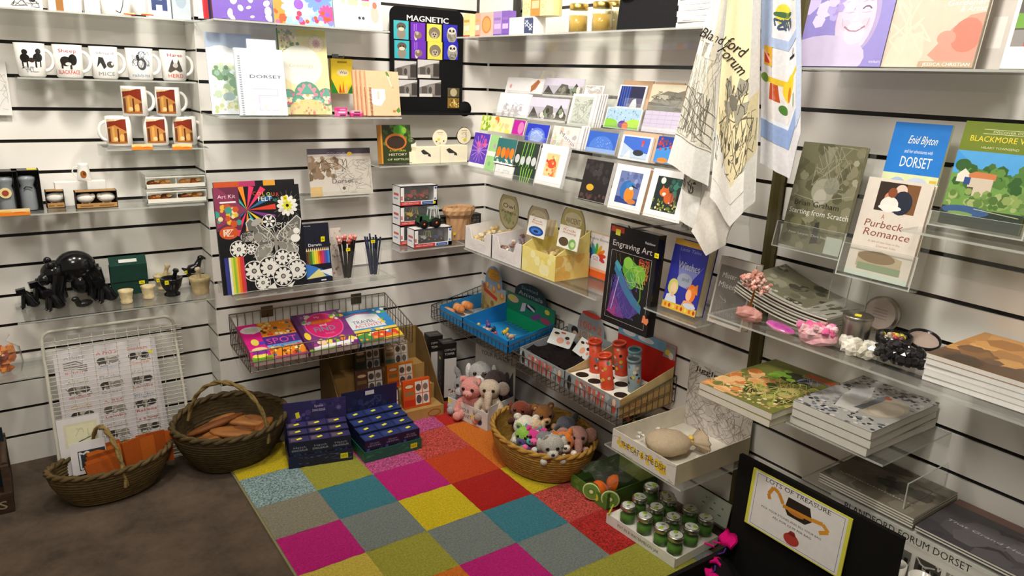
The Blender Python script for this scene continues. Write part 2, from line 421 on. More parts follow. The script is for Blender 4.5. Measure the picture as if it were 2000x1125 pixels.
# ------------------------------------------------------------------ clear acrylic shelves
def shelf(wall, x0, x1, z, d, label, lip=0.0, group='clear acrylic shelves', back=0.04, name='acrylic_shelf', dz=0.0):
    """x0..x1 along the wall in its own right-hand direction (B, A: world x; C: minus world y); top surface at z"""
    cx = (x0+x1)/2; hw = (x1-x0)/2
    loc = {'A': (cx, 0.14, z), 'B': (cx, 0, z), 'C': (0, -cx, z)}[wall]
    o = thing(name, label, 'shelf', loc, YAWW[wall], group)
    t = 0.005; mb = MB('acrylic')
    mb.add([(-hw, -d, 0), (hw, -d, 0), (hw, -0.001, 0), (-hw, -0.001, 0)], [(0, 1, 2, 3)], '#fff')
    mb.add([(-hw, -d, -t), (hw, -d, -t), (hw, -0.001, -t), (-hw, -0.001, -t)], [(3, 2, 1, 0)], '#fff')
    E = 'acrylic_edge'
    mb.add([(-hw, -d, -t), (hw, -d, -t), (hw, -d, 0), (-hw, -d, 0)], [(0, 1, 2, 3)], '#fff', E)
    for s_ in (-1, 1): mb.add([(s_*hw, -d, -t), (s_*hw, -0.001, -t), (s_*hw, -0.001, 0), (s_*hw, -d, 0)], [(0, 1, 2, 3)], '#fff', E)
    mb.build('shelf_plate', o)
    if back:
        m2 = MB('acrylic'); m2.box(-hw, hw, -0.005, -0.0015, -back, -0.0055, '#fff'); m2.build('back_flange', o)
    if lip:
        m3 = MB('acrylic'); m3.box(-hw, hw, -d, -d+0.004, 0.0003, lip, '#fff'); m3.box(-hw, hw, -d, -d+0.004, lip, lip+0.0006, '#fff', E); m3.build('front_lip', o)
    return o
zA1, zA2, zA3, zA4, zA5, zA6 = 1.488, 1.300, 1.090, 0.900, 0.577, 0.380
shelf('A', -2.10, -1.155, zA1, 0.24, 'long clear shelf across the top of the left recess', group=None)
shelf('A', -1.66, -1.172, zA2, 0.2, 'clear shelf holding the row of five animal mugs', group=None)
shelf('A', -1.456, -1.153, zA3, 0.22, 'short clear shelf under the stacked picture mugs', group=None)
shelf('A', -1.95, -1.175, zA4, 0.2, 'clear shelf holding shakers and white sheep boxes', group=None)
shelf('A', -1.75, -1.178, zA5, 0.25, 'clear shelf holding black animal figures and stone pots', group=None)
shelf('A', -2.0, -1.697, zA6, 0.2, 'low clear shelf with amber bag at far left', group=None)
shelf('A', -2.2, -1.735, 1.09, 0.2, 'empty clear shelf end beneath the white card at far left', group=None)
zB1, zB2, zB3, zB4, zB5, zB6 = 1.49, 1.200, 1.020, 0.905, 0.605, 0.700
shelf('B', -1.148, -0.57, zB1, 0.25, 'clear shelf holding patterned folders above the notebooks', group=None)
shelf('B', -1.148, -0.525, zB2, 0.25, 'clear shelf holding county books and spiral notebooks', group=None)
shelf('B', -0.585, -0.185, zB3, 0.19, 'clear shelf holding feather ring boxes by the corner', group=None)
shelf('B', -0.848, -0.59, zB4, 0.12, 'small clear ledge holding the grey colouring book', lip=0.02, group=None)
shelf('B', -1.14, -0.548, zB5, 0.245, 'clear shelf holding the felt art kit and pencils', lip=0.018, group=None)
shelf('B', -0.52, -0.225, zB6, 0.225, 'clear shelf holding the boxed toy tractors', group=None)
zC1, zC2, zC3 = 1.492, 0.689, 0.722
shelf('C', 0.16, 1.40, zC1, 0.25, 'long clear shelf of soaps and honey jars near the ceiling', group=None)
shelf('C', 0.235, 1.035, zC2, 0.245, 'clear shelf holding the trays of polished rocks', group=None)
shelf('C', 1.245, 1.445, zC3, 0.245, 'clear shelf holding the blue comic witch book', group=None)
zR1, zR2, zR3, zR4 = 1.398, 0.795, 0.600, 0.437
shelf('C', 1.60, 2.6, zR1, 0.22, 'clear shelf holding the smiling face book top right', group=None)
shelf('C', 1.53, 2.6, zR2, 0.31, 'clear shelf holding crystals and tins right of upright', group=None)
shelf('C', 1.53, 2.02, zR3, 0.30, 'clear shelf holding the grass and swan books', group=None)
shelf('C', 1.80, 2.6, zR4, 0.22, 'low clear shelf holding the large grey books', group=None)
# ================================================================== the left recess
def pt(wall, p, d, z=None):
    q = at(wall, p, d)
    if z is not None: q.z = z
    return q
def cyl_art(mb, r, h, z0, wd, r2=None, strips=10, mid=-90, mat=None):   # print wrapped round a body of radius r (r2 at the top)
    r2 = r2 or r
    def fn(x, z, e):
        q = r+(r2-r)*(z/h if h else 0)+e; a = R(mid)+(x-wd/2)/r; return (q*math.cos(a), q*math.sin(a), z0+z)
    return Art(mb, wd, h, fn, mat, lift=0.0004, strips=strips)
def mug(label, loc, rz, art, side=1, r=0.040, rb=0.037, h=0.095, group=None, col='#f4f3f0', name='mug'):
    o = thing(name, label, 'mug', loc, R(rz), group)
    b = MB('gloss'); b.lathe([(rb-0.004, 0), (rb, 0.004), (r, h), (r-0.003, h), (rb-0.003, 0.008), (0, 0.008)], col, n=28)
    if art: art(b, r, rb, h)
    b.build('body', o)
    hd = MB('gloss'); P = []
    for i in range(13):
        a = R(-95+190*i/12); P.append((side*((r+rb)/2-0.004+0.024*max(0, math.cos(a))+0.0), 0, h*0.5+0.030*math.sin(a)))
    hd.tube(P, 0.0052, col, n=8); hd.build('handle', o)
    return o
def animal_print(kind):
    def f(b, r, rb, h):
        a = cyl_art(b, rb, h, 0, 0.075, r, 14)
        if kind == 0:
            for x, y in ((0.28, 0.55), (0.72, 0.58)):
                a.ell(x, y, 0.17, 0.13, '#1b1a1a'); a.ell(x+0.02, y+0.18, .1, .08, '#26211f'); a.rect(x-.12, y-.3, x-.06, y-.05, '#262222'); a.rect(x+.05, y-.28, x+.1, y-.05, '#262222')
            a.ell(.5, .5, .1, .07, '#3a2f2a'); a.scrib(9, .1, .15, .9, .3, '#8a8a94', .014)
        elif kind == 1:
            a.txt('Sheep', .5, .76, .11, '#c9333a', w=.6); a.ell(.42, .5, .2, .15, '#2a2624'); a.ell(.66, .55, .15, .17, '#1f1c1b'); a.rect(.25, .28, .32, .42, '#332c28'); a.rect(.55, .26, .62, .42, '#332c28'); a.ell(.5, .42, .1, .05, '#e9e2da')
            a.txt('BLACKFACE', .5, .12, .12, '#d23b42', w=.8)
        elif kind == 2:
            a.txt('Hound', .5, .75, .09, '#9a9aa2', w=.6); a.poly([(.15, .35), (.25, .68), (.4, .66), (.5, .38), (.4, .3), (.3, .5)], '#3a3838'); a.ell(.65, .45, .14, .1, '#55504d'); a.ell(.72, .47, .05, .05, '#efece6'); a.txt('MICE', .5, .1, .12, '#8c8d95', w=.62)
        elif kind == 3:
            a.scrib(22, .2, .45, .85, .9, '#6d7684', .018); a.ell(.55, .5, .17, .19, '#4d4f55'); a.ell(.52, .5, .1, .12, '#dcdcdc'); a.ell(.42, .7, .06, .1, '#333437'); a.txt('rabbits', .5, .1, .1, '#8aa0bd', w=.7)
        else:
            a.txt('Hares', .5, .78, .11, '#cf4b4b', w=.55); a.poly([(.2, .3), (.4, .72), (.5, .4), (.62, .7), (.8, .32), (.66, .28), (.5, .36), (.3, .26)], '#5d5552'); a.ell(.5, .5, .1, .08, '#d6cfc8'); a.txt('HERD', .5, .1, .13, '#d85a4a', w=.62)
    return f
mlab = ['white mug with two dark pigs at the left end of the row', 'white mug with red lettering and a black-faced sheep', 'white mug with dark dog and grey mice lettering', 'white mug with bluish grey rabbit sketch', 'white mug with red hares lettering at the right end of the row']
for i, px in enumerate((65, 138, 207, 276, 341)):
    mug(mlab[i], pt('A', (px, 153), 0.10+.012*(i%2), zA2+.0005), -4+rnd.uniform(-6, 6), animal_print(i), 1, 0.0405, 0.036, 0.097, 'animal mugs')
def market_print(b, r, rb, h, mid=-112):
    a = cyl_art(b, r, h, 0, 0.062, r, 14, mid=mid)
    a.rect(.0, .1, 1, .92, '#c98a4a'); a.poly([(0, .92), (0, .62), (.45, .72), (1, .5), (1, .92)], '#8a2f1c'); a.poly([(0, .92), (0, .82), (.5, .86), (.8, .92)], '#f0d9b0')
    a.rect(.05, .1, .2, .6, '#6b3a1c'); a.rect(.3, .1, .42, .66, '#e0a95c'); a.rect(.55, .1, .62, .6, '#5b2c17'); a.ell(.75, .3, .12, .12, '#e8b66a'); a.rect(.85, .1, 1, .45, '#7c4420'); a.ell(.45, .25, .1, .07, '#f2d39a'); a.rect(0, .1, 1, .16, '#a2622c')
m_d = 0.10
low = [(235, 285, -1, 'lower left picture mug, its handle to the left'), (307, 287, 0, 'lower middle picture mug of the stacked five'), (363, 289, 1, 'lower right picture mug, its handle to the right')]
for px, py, sd, lb in low:
    mug(lb, pt('A', (px, py), m_d, zA3+.0005), (4 if sd else 62), (market_print if sd else (lambda b, r, rb, h: market_print(b, r, rb, h, -160))), (-1 if sd < 0 else 1), 0.038, 0.038, 0.094, 'picture mugs in a stack')
for px, lb in ((265, 'upper left picture mug resting on the lower mugs'), (330, 'upper right picture mug resting on the lower mugs')):
    mug(lb, pt('A', (px, 222), m_d, zA3+.0955), 0, market_print, 1, 0.038, 0.038, 0.094, 'picture mugs in a stack')
def price_tag(wall, p, d, w, h, label, col='#f08a2c', rz=0):
    q = at(wall, p, d); mb = MB('paper'); mb.box(-w/2, w/2, 0, 0.0008, -h/2, h/2, '#f7d9a0'); a = Art(mb, w, h, lambda x, z, e: (x-w/2, -e, z-h/2)); a.rect(0, 0, 1, .5, col); a.ell(.3, .6, .2, .1, '#f5b340'); a.ell(.7, .45, .2, .1, '#e86f1c')
    o = mb.build('price_label', None, q, (0, 0, YAWW[wall]+rz)); return tag(o, label, 'price label', 'orange price labels')
price_tag('A', (278, 287), 0.222, 0.06, 0.018, 'orange price label under the lower middle picture mug')
price_tag('A', (356, 287), 0.222, 0.06, 0.018, 'orange price label under the lower right picture mug')
price_tag('A', (24, 415), 0.204, 0.09, 0.020, 'orange price label below the grey shaker boxes')
# ---- top shelf of the recess: only feet of these show
def topbox(label, px0, px1, h, dpt, d, base, art, name='gift_box', cat='box', wall='A', z=zA1, rz=0):
    a = at(wall, (px0, 20), d); b = at(wall, (px1, 20), d); wd = abs(b.x-a.x) if wall != 'C' else abs(b.y-a.y); c = (a+b)/2
    o = MB('print'); o.box(-wd/2, wd/2, 0, dpt, 0, h, base)
    if art: art(Art(o, wd, h))
    return tag(o.build(name, None, (c.x, c.y, z+.0005), (0, 0, YAWW[wall]+rz)), label, cat)
topbox('white printed box at the far left of the top shelf', -40, 84, .13, .06, .2, '#f2efea', lambda a: (a.scrib(10, .5, .05, .95, .4, '#4a4744', .012), a.ell(.85, .2, .05, .05, '#2c2a29')))
topbox('brown spined white box on the top left shelf', 96, 160, .14, .05, .17, '#ece5d8', lambda a: a.rect(.22, 0, .45, 1, '#9c6a34'))
mug('white mug with dark curl, second from right on the top shelf', pt('A', (226, 20), .10, zA1+.0005), 0, lambda b, r, rb, h: cyl_art(b, rb, h, 0, .06, r, 12).line([(.4, .15), (.6, .1), (.75, .3), (.8, .5)], .04, '#3b3a44'), -1, .046, .042, .11)
topbox('clear wrapped white candle box on the top left shelf', 166, 196, .12, .05, .16, '#f6f4f0', lambda a: a.rect(.1, .05, .2, .9, '#dedad2'))
topbox('white box with navy block letters on the top shelf', 290, 334, .12, .05, .18, '#f0eeee', lambda a: (a.rect(.1, .62, .9, .74, '#3c4a78'), a.rect(.15, .2, .35, .58, '#3c4a78'), a.rect(.62, .2, .85, .58, '#3c4a78'), a.rect(.3, .34, .7, .46, '#3c4a78')), 'tea_box')
topbox('pale blue box right of the navy lettered box', 337, 372, .12, .05, .17, '#cfdbe4', lambda a: a.ell(.5, .5, .3, .2, '#b4c7d6'))
price_tag('A', (252, 27), 0.243, 0.03, 0.006, 'red edge label by the white mug on top shelf', '#d83a2e'); price_tag('A', (288, 28), 0.243, 0.035, 0.006, 'red edge label below the navy lettered box', '#d83a2e')
# ---- far left white card hung on the wall
mb = MB('paper'); q0 = at('A', (25, 225), .02); mb.box(-.12, 0, 0, .002, 0, .17, '#f2f0ee'); a_ = Art(mb, .12, .17, lambda x, z, e: (x-.12, -e, z))
a_.rect(.55, .86, .82, .93, '#d98fa6'); a_.scrib(26, .55, .1, .95, .75, '#c9c6c2', .01)
tag(mb.build('notice_card', None, q0), 'white printed card hung at the far left of the wall', 'card')
# ---- shakers, sheep boxes
def shaker_box(label, p, loc_d, art_i):
    c = pt('A', p, loc_d, zA4+.0005); o = thing('shaker_box', label, 'box', c, 0, 'boxed shakers')
    b = MB('print'); w, d, h = .07, .06, .125; t = .002
    b.box(-w/2, w/2, d-t, d, 0, h, '#181616'); b.box(-w/2, -w/2+t, 0, d, 0, h, '#1c1a1a'); b.box(w/2-t, w/2, 0, d, 0, h, '#1c1a1a'); b.box(-w/2, w/2, 0, d, h-t, h, '#201d1d'); b.box(-w/2, w/2, 0, d, 0, t, '#201d1d')
    if art_i: b.box(.005, .03, .01, .04, h, h+.002, '#e6d23a')
    b.build('carton', o)
    g = MB('gloss'); g.lathe([(.023, 0), (.024, .01), (.022, .06), (.018, .075), (.025, .092), (.025, .1), (.015, .105)], '#8b9197', n=18, M=T(0, .028, t)); g.build('shaker', o)
    a = MB('print')
    if art_i == 0: a.lathe([(.016, 0), (.016, .003)], '#e9d9a2', n=14, M=T(-.002, .0035, .06) @ RX(90)); a.lathe([(.009, 0), (.009, .001)], '#a3452a', n=10, M=T(-.002, .0006, .06) @ RX(90))
    else: a.tube([(-.010, .003, .068), (-.004, .002, .075), (.006, .002, .074), (.012, .003, .070)], .0018, '#2b2b2d')
    a.build('badge' if art_i == 0 else 'emblem', o)
    return o
shaker_box('black box with grey shaker and round cream badge', k1(45, 1058), .16, 0)
shaker_box('black box with grey shaker and dark emblem', k1(155, 1062), .15, 1)
def sheep_box(label, p, n, d, wd):
    c = pt('A', p, d, zA4+.0005); o = thing('sheep_box', label, 'box', c, 0, 'boxed white sheep')
    b = MB('cardboard' if 'cardboard' in MATS else 'board'); h = .055; t = .002; dp = .04
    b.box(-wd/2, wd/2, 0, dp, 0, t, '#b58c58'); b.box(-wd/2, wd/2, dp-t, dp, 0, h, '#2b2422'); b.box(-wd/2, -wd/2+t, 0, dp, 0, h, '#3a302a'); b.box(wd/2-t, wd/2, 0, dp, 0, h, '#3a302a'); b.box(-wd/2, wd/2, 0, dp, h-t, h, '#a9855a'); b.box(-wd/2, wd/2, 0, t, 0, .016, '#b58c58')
    a = Art(b, wd, .016); a.rect(.1, .35, .4, .6, '#8a6436'); a.rect(.55, .35, .9, .6, '#8a6436'); b.build('tray', o)
    for i in range(n):
        s_ = MB('matte'); x = -wd/2+wd*(i+.5)/n
        s_.ball((x, .02, .031), (.027, .015, .016), '#eeece7', bump=.05); s_.ball((x+(.02 if i == 0 else -.02), .016, .036), (.008, .007, .009), '#f2f0ea'); s_.tube([(x-.01, .02, .022), (x-.01, .02, .004)], .003, '#e2ded6'); s_.tube([(x+.01, .02, .022), (x+.01, .02, .004)], .003, '#e2ded6')
        s_.build('sheep', o)
    return o
sheep_box('cardboard box with one white sheep, behind the longer box', k1(282, 1036), 1, .12, .05)
sheep_box('long cardboard box with a pair of white sheep', k1(490, 1050), 2, .165, .118)
for p, wd, lb in ((k1(335, 985), .062, 'plain white carton, left of two behind the sheep boxes'), (k1(487, 985), .054, 'plain white carton, right of two behind the sheep boxes')):
    mb = MB('paper'); mb.bevbox(wd, .04, .075, .003, '#f0eeea'); tag(mb.build('white_carton', None, pt('A', p, .07, zA4+.0005)), lb, 'carton', 'plain white cartons')
c = pt('A', k1(420, 880), .065, zA4+.076); o = thing('milk_jug', 'white jug with brown picture standing on white cartons', 'jug', c, 0)
b = MB('gloss'); b.lathe([(.018, 0), (.021, .004), (.018, .03), (.015, .05), (.016, .056), (.0135, .056), (.016, .02), (0, .006)], '#f3f2ee', n=22); a = cyl_art(b, .020, .05, 0, .03); a.ell(.4, .45, .3, .25, '#a8622c'); a.ell(.5, .5, .15, .12, '#6b3d1d'); b.build('body', o)
hd = MB('gloss'); hd.tube([(-.014, 0, .045), (-.026, 0, .044), (-.032, 0, .032), (-.027, 0, .018), (-.018, 0, .014)], .0022, '#f3f2ee'); hd.build('handle', o)
# drawer unit
c = pt('A', k1(890, 1018), .16, zA4+.0005); W = .195; H = .098; D = .09
o = thing('drawer_unit', 'clear two-tier drawer unit of amber pieces beside the step', 'drawer unit', c, 0)
b = MB('gloss'); WH = '#efece2'
for x in (-W/2, W/2-.003): b.box(x, x+.003, 0, D, 0, H, WH, 'acrylic')
for z in (0, H/2-.0015, H-.003): b.box(-W/2+.003, W/2-.003, .0005, D, z, z+.003, WH, 'acrylic_edge')
b.box(-W/2, W/2, D-.002, D, 0, H, '#cfcab8', 'acrylic'); b.build('housing', o)
for r_ in range(2):
    dr = MB('gloss'); z = r_*H/2+.004
    dr.box(-W/2+.004, W/2-.004, 0, .002, z, z+.013, WH); dr.box(-W/2+.004, W/2-.004, .002, D-.006, z, z+.002, WH); dr.box(-.001, .001, .002, D-.006, z+.002, z+.034, WH); dr.box(-W/2+.004, -W/2+.0055, 0, D-.006, z, z+.034, WH); dr.box(W/2-.0055, W/2-.004, 0, D-.006, z, z+.034, WH)
    dr.box(-W/2+.004, W/2-.004, 0, .002, z+.034, z+.038, WH); dr.build('drawer', o)
    for k in range(2):
        for i in range(2):
            s_ = MB('gloss'); x = -W/4+k*W/2+(i-.5)*.035
            s_.ball((x, .03+.01*i, z+.014), (.02, .014, .010), ['#b5621c', '#8a4712', '#d28a3a', '#a8551a'][(k+i+r_) % 4], bump=.1); s_.ball((x+.01, .025, z+.02), (.010, .008, .006), '#e2b27a')
            q = s_.build('amber_fish', None, c); tag(q, 'amber coloured ornament in the %s %s cell of the drawer unit, %s one' % (('lower', 'upper')[r_], ('left', 'right')[k], ('left', 'right')[i]), 'ornament', 'amber ornaments')
# amber bag at far left
c = pt('A', (8, 741), .13, zA6+.0005); o = thing('amber_bag', 'clear bag of amber crystals on the far left shelf', 'bag', c, 0)
b = MB('crystal')
for i in range(26): b.ball((rnd.uniform(-.045, .03), rnd.uniform(-.02, .02), rnd.uniform(.012, .085)), rnd.uniform(.010, .018), rnd.choice(['#c96a1c', '#a8480f', '#e08a3a', '#e9a860', '#8a3b10']), n=6, k=4, bump=.3)
b.build('crystals', o); b = MB('film'); b.lathe([(.05, 0), (.055, .03), (.05, .085), (.02, .11), (.035, .13)], '#fff', n=14, sy=.6, wob=lambda i, j: 1+.1*math.sin(i*2.3+j)); b.build('film', o)
# ---- black figures, pots
BK = '#111114'
c = foot(k2(470, 560), zA5+.001, 'A', .07, .02); o = thing('bear_figure', 'large glossy black bear figure with rounded back', 'figure', c, R(0))
b = MB('gloss')
b.ball((.02, 0, .115), (.062, .045, .055), BK, n=20, k=12); b.ball((-.045, -.01, .105), (.036, .034, .036), BK, n=16, k=10); b.ball((-.072, -.024, .088), (.020, .02, .02), BK); b.ball((-.05, -.035, .135), (.012, .008, .012), BK); b.ball((-.055, .02, .14), (.012, .008, .012), BK)
for x, y in ((-.03, -.028), (-.02, .03)): b.tube([(x, y, .1), (x-.01, y-.004, .05), (x-.006, y-.006, .012), (x-.016, y-.008, .006)], [.024, .020, .018, .014], BK, n=10)
for x, y in ((.06, -.024), (.058, .028)): b.tube([(x, y, .1), (x+.012, y, .06), (x+.004, y-.004, .018), (x-.008, y-.008, .009)], [.036, .03, .022, .018], BK, n=10)
b.ball((.03, -.02, .06), (.03, .024, .035), BK); b.build('body', o)
e = MB('gloss'); e.ball((-.068, -.040, .102), .003, '#7a7a80'); e.ball((-.093, -.024, .09), (.005, .007, .005), '#2c2c31'); e.build('face', o)
def small_dog(label, p, s=1.0, rz=0):
    c = foot(p, zA5+.001, 'A', .03, .012); o = thing('dog_figure', label, 'figure', c, R(rz), 'small black animal figures')
    b = MB('gloss'); M = S(s)
    b.tube([(.012, 0, .014), (.004, 0, .036), (-.008, 0, .056)], [.0185, .016, .010], BK, n=10, M=M); b.box(-.022, .006, -.011, .011, .052, .071, BK, M=M @ RY(-8)); b.ball((.016, 0, .013), (.018, .018, .013), BK, M=M)
    for y in (-.009, .009): b.tube([(-.010, y, .045), (-.016, y, .006), (-.022, y, .003)], [.008, .0065, .006], BK, M=M)
    b.build('body', o); e = MB('gloss'); e.ball((-.022, -.004, .064), .0025, '#55555c', M=M); e.build('nose', o); return o
small_dog('small black dog figure at the left end of the shelf', k2(190, 606), .95); small_dog('small black dog figure behind and left of the bear', k2(270, 550), 1.0, 8)
small_dog('small black dog figure in front of the bear', k2(355, 620), 1.0, 20); small_dog('small black dog figure between bear and beige pot', k2(692, 566), 1.1, 14)
b = MB('gloss'); b.ball((0, 0, .012), (.028, .016, .012), BK); b.tube([(-.02, 0, .012), (-.03, -.002, .03), (-.034, -.004, .034)], [.010, .009, .006], BK); b.ball((-.036, -.004, .036), (.012, .009, .009), BK)
c = atz(k2(555, 600), zA5); tag(b.build('figure', None, Vector((c.x, c.y+.01, zA5+.001)), (0, 0, .6)), 'small black lying animal figure by the feet of the bear', 'figure')
# green presentation box, open and standing on end
c = foot(k2(850, 512), zA5+.001, 'A', .075, .0); o = thing('presentation_box', 'dark green open box with white label behind the pots', 'box', c, 0)
b = MB('matte'); w, h, d = .115, .105, .03; G = '#1d3a32'; b.box(-w/2, w/2, 0, d, 0, h, G); b.box(-w/2+.004, w/2-.004, -.001, 0, .045, .048, '#12261f'); b.build('carton', o)
b = MB('matte'); b.box(-w/2, w/2, 0, .004, 0, .035, '#23433a', M=T(0, 0, h) @ RX(-35)); b.box(-.028, .028, -.0012, 0, .01, .022, '#dfe0dc', 'paper', M=T(0, 0, h) @ RX(-35)); b.build('lid', o)
def pot(label, p, r=.023, h=.043, col='#cdbb92'):
    c = foot(p, zA5+.001, 'A', .03, r*.7); b = MB('stone'); b.lathe([(r*.8, 0), (r*.84, .007), (r*.74, .010), (r*.98, h-.006), (r*1.04, h), (r*.86, h), (r*.7, .02), (0, .015)], col, n=20)
    return tag(b.build('stone_pot', None, c), label, 'pot', 'small beige stone pots')
pot('small beige stone pot, the left of two', k2(825, 572)); pot('small beige stone pot with yellow tag, the right of two', k2(968, 541))
def mortar(label, p, col, r=.034, h=.06, pest=None, group='mortars', ped=True, lean=15):
    c = foot(p, zA5+.001, 'A', .045, r*.7); o = thing('mortar', label, 'mortar', c, 0, group)
    b = MB('stone' if col != BK else 'gloss'); b.lathe([(r*.72, 0), (r*.74, .006), (r*.5, .013), (r*.85, h*.5), (r, h-.008), (r*1.06, h-.003), (r*1.03, h), (r*.85, h), (r*.6, h*.5), (0, h*.3)] if ped else [(r*.78, 0), (r*.82, .012), (r*.78, .016), (r*.97, h*.75), (r*1.06, h-.004), (r*.88, h), (r*.6, h*.5), (0, h*.3)], col, n=22); b.build('bowl', o)
    b = MB('stone' if col != BK else 'gloss'); b.lathe([(.008, 0), (.011, .006), (.008, .03), (.0065, .055), (.011, .062), (.008, .068)], pest or col, n=12, M=T(0, 0, h*.45) @ RY(lean) @ RX(8)); b.build('pestle', o)
mortar('beige marble mortar with pestle, at the back', k2(1055, 415), '#c9b88e', .031, .05); mortar('glossy black mortar with pestle and yellow tags', k2(1125, 527), BK, .036, .062); mortar('brown beige marble mortar at the right end of the shelf', k2(1310, 515), '#b7a47a', .035, .062, '#cfc0a0', ped=False, lean=-6)
c = foot(k2(1250, 445), zA5+.001, 'A', .04, .015); o = thing('bird_figure', 'glossy black bird figure standing behind the marble mortar', 'figure', c, 0)
b = MB('gloss'); b.tube([(-.005, 0, 0), (-.008, 0, .03), (-.016, 0, .046), (-.002, 0, .056), (.018, 0, .066), (.026, 0, .086), (.03, 0, .094)], [.010, .006, .012, .019, .014, .009, .008], BK, n=10); b.ball((.032, 0, .096), (.012, .01, .010), BK); b.tube([(.04, 0, .096), (.054, 0, .088)], [.006, .002], BK); b.tube([(-.012, 0, .05), (-.035, 0, .064)], [.012, .003], BK); b.build('body', o)
def ytag(wall, p, d, label, w=.014, h=.012, rz=0, n=0, tilt=0):
    q = at(wall, p, d) if d is not None else p; mb = MB('paper'); mb.box(-w/2, w/2, 0, .0006, -h/2, h/2, '#f2e11c'); a = Art(mb, w, h, lambda x, z, e: (x-w/2, -e, z-h/2)); a.rect(.2, .35, .8, .5, '#8a7a10'); a.rect(.2, .6, .65, .7, '#8a7a10')
    return tag(mb.build('price_tag', None, q, (R(tilt), 0, YAWW[wall]+R(rz))), label, 'price tag', 'yellow price tags')
ytag('A', k2(918, 434), .165, 'yellow price tag above the right beige stone pot', .017, .011); ytag('A', k2(1022, 424), .15, 'yellow price tag left of the black mortar', .010, .012); ytag('A', k2(1078, 438), .185, 'yellow price tag stuck on the black mortar', .012, .014, 0, 0, 0); ytag('A', k2(1203, 370), .12, 'yellow price tag on the black bird figure', .009, .011)
# ================================================================== the back wall
def facing(name, label, cat, wall, bl, br, tl, d, lean, t, base, art, z=None, dr=None, group=None, side=None, pages=None, mat='print', edge=None, h=None):
    pl = place(wall, bl, br, tl, d, lean, dr)
    if h: pl = pl[:4]+(h,)
    if z is not None: pl = on_shelf(pl, z)
    return slab(name, label, cat, pl, t, art, base, mat, side, group, pages, edge)
# ---- top shelf: folders and sets
def art_purple(a):
    a.rect(0, 0, 1, 1, '#6a4fa8')
    for i in range(26): a.ell(rnd.uniform(.05, .95), rnd.uniform(.02, .98), rnd.uniform(.03, .07), rnd.uniform(.02, .09), rnd.choice(['#efe3c8', '#f4efe4', '#d8c8e8', '#ead7a8']), 9, rnd.uniform(-60, 60)); a.k -= .09
facing('folder', 'purple folder patterned with cream shapes on the upper shelf', 'folder', 'B', k4(165, 150), k4(685, 190), k4(165, -420), .2, 9, .02, '#6a4fa8', art_purple, zB1+.0005, side='#2c2930')
def art_flower(a):
    a.rect(0, 0, 1, 1, '#8fb6e8'); a.rect(0, 0, .18, 1, '#e88a3c')
    a.speck(16, .0, 0, .2, 1, ['#e8542c', '#f2a44a', '#e85a8a', '#7fc06a'], .03, .07)
    for x, y, r, c in ((.42, .3, .3, '#a9d4f2'), (.76, .42, .24, '#6d8ee0'), (.9, .18, .16, '#e84f8a'), (.62, .72, .28, '#b9a0e4'), (.3, .8, .2, '#f0c05a')):
        a.flower(x, y, r, 13, c, '#8a55b8')
    a.speck(14, .3, 0, 1, .2, ['#e8542c', '#7f7fe0', '#c43a5a', '#f2e0a0'], .03, .06)
facing('folder', 'folder printed with big pale blue flowers', 'folder', 'B', k4(705, 200), k4(1225, 238), k4(705, -400), .2, 9, .012, '#8fb6e8', art_flower, zB1+.0005)
def art_deer(a):
    a.rect(0, 0, 1, 1, '#d6ecec'); a.rect(.32, .48, .75, 1, '#e02a9c'); a.rect(.3, .42, .76, .52, '#f2b8a0')
    a.ell(.18, .35, .07, .12, '#f3e2d6'); a.ell(.2, .5, .05, .07, '#e8b8a4'); a.ell(.55, .5, .04, .16, '#fbf6f0')
    a.ell(.85, .28, .09, .16, '#efb0a4'); a.ell(.86, .45, .05, .06, '#e0705a'); a.circ(.52, .2, .03, '#3b3a44'); a.circ(.6, .2, .03, '#3b3a44'); a.rect(0, 0, 1, .08, '#cfe6dc')
facing('card_pack', 'pale mint pack with pink panel and small animals', 'card pack', 'B', k4(1235, 245), k4(1655, 265), k4(1235, -250), .2, 9, .01, '#d6ecec', art_deer, zB1+.0005)
facing('book', 'thin white book with red and navy spine edge by the purple folder', 'book', 'B', k4(40, 150), k4(150, 150), k4(40, -300), .16, 6, .012, '#f0eeec', lambda a: (a.rect(.35, 0, .8, 1, '#c8363c'), a.rect(.8, 0, 1, 1, '#2c3350')), zB1+.0005)
# ---- second shelf
def art_meadow(a):
    a.rect(0, 0, 1, 1, '#dfe8ee'); a.rect(0, .82, 1, 1, '#b9cbe4'); a.ell(.3, .75, .3, .1, '#eef3f6')
    a.speck(70, 0, .05, 1, .62, ['#a8bf9a', '#c4d2a8', '#88a884', '#b7c8b0', '#d8dfc0', '#e2d8b8'], .03, .10); a.speck(14, .15, .3, .6, .6, ['#7f9f86', '#6f9070', '#93b0a0'], .05, .1); a.ell(.4, .22, .14, .05, '#9fb4b8'); a.speck(12, .0, 0, 1, .14, ['#c8a88a', '#d9d3a4', '#b9c290'], .03, .06); a.txt('Dorset', .45, .68, .045, '#b9c2c8')
facing('calendar', 'pale landscape calendar at the left end of the shelf', 'calendar', 'B', k4(160, 1020), k4(560, 1030), k4(110, 300), .13, 8, .006, '#dfe8ee', art_meadow, zB2+.0005, pages='#eee')
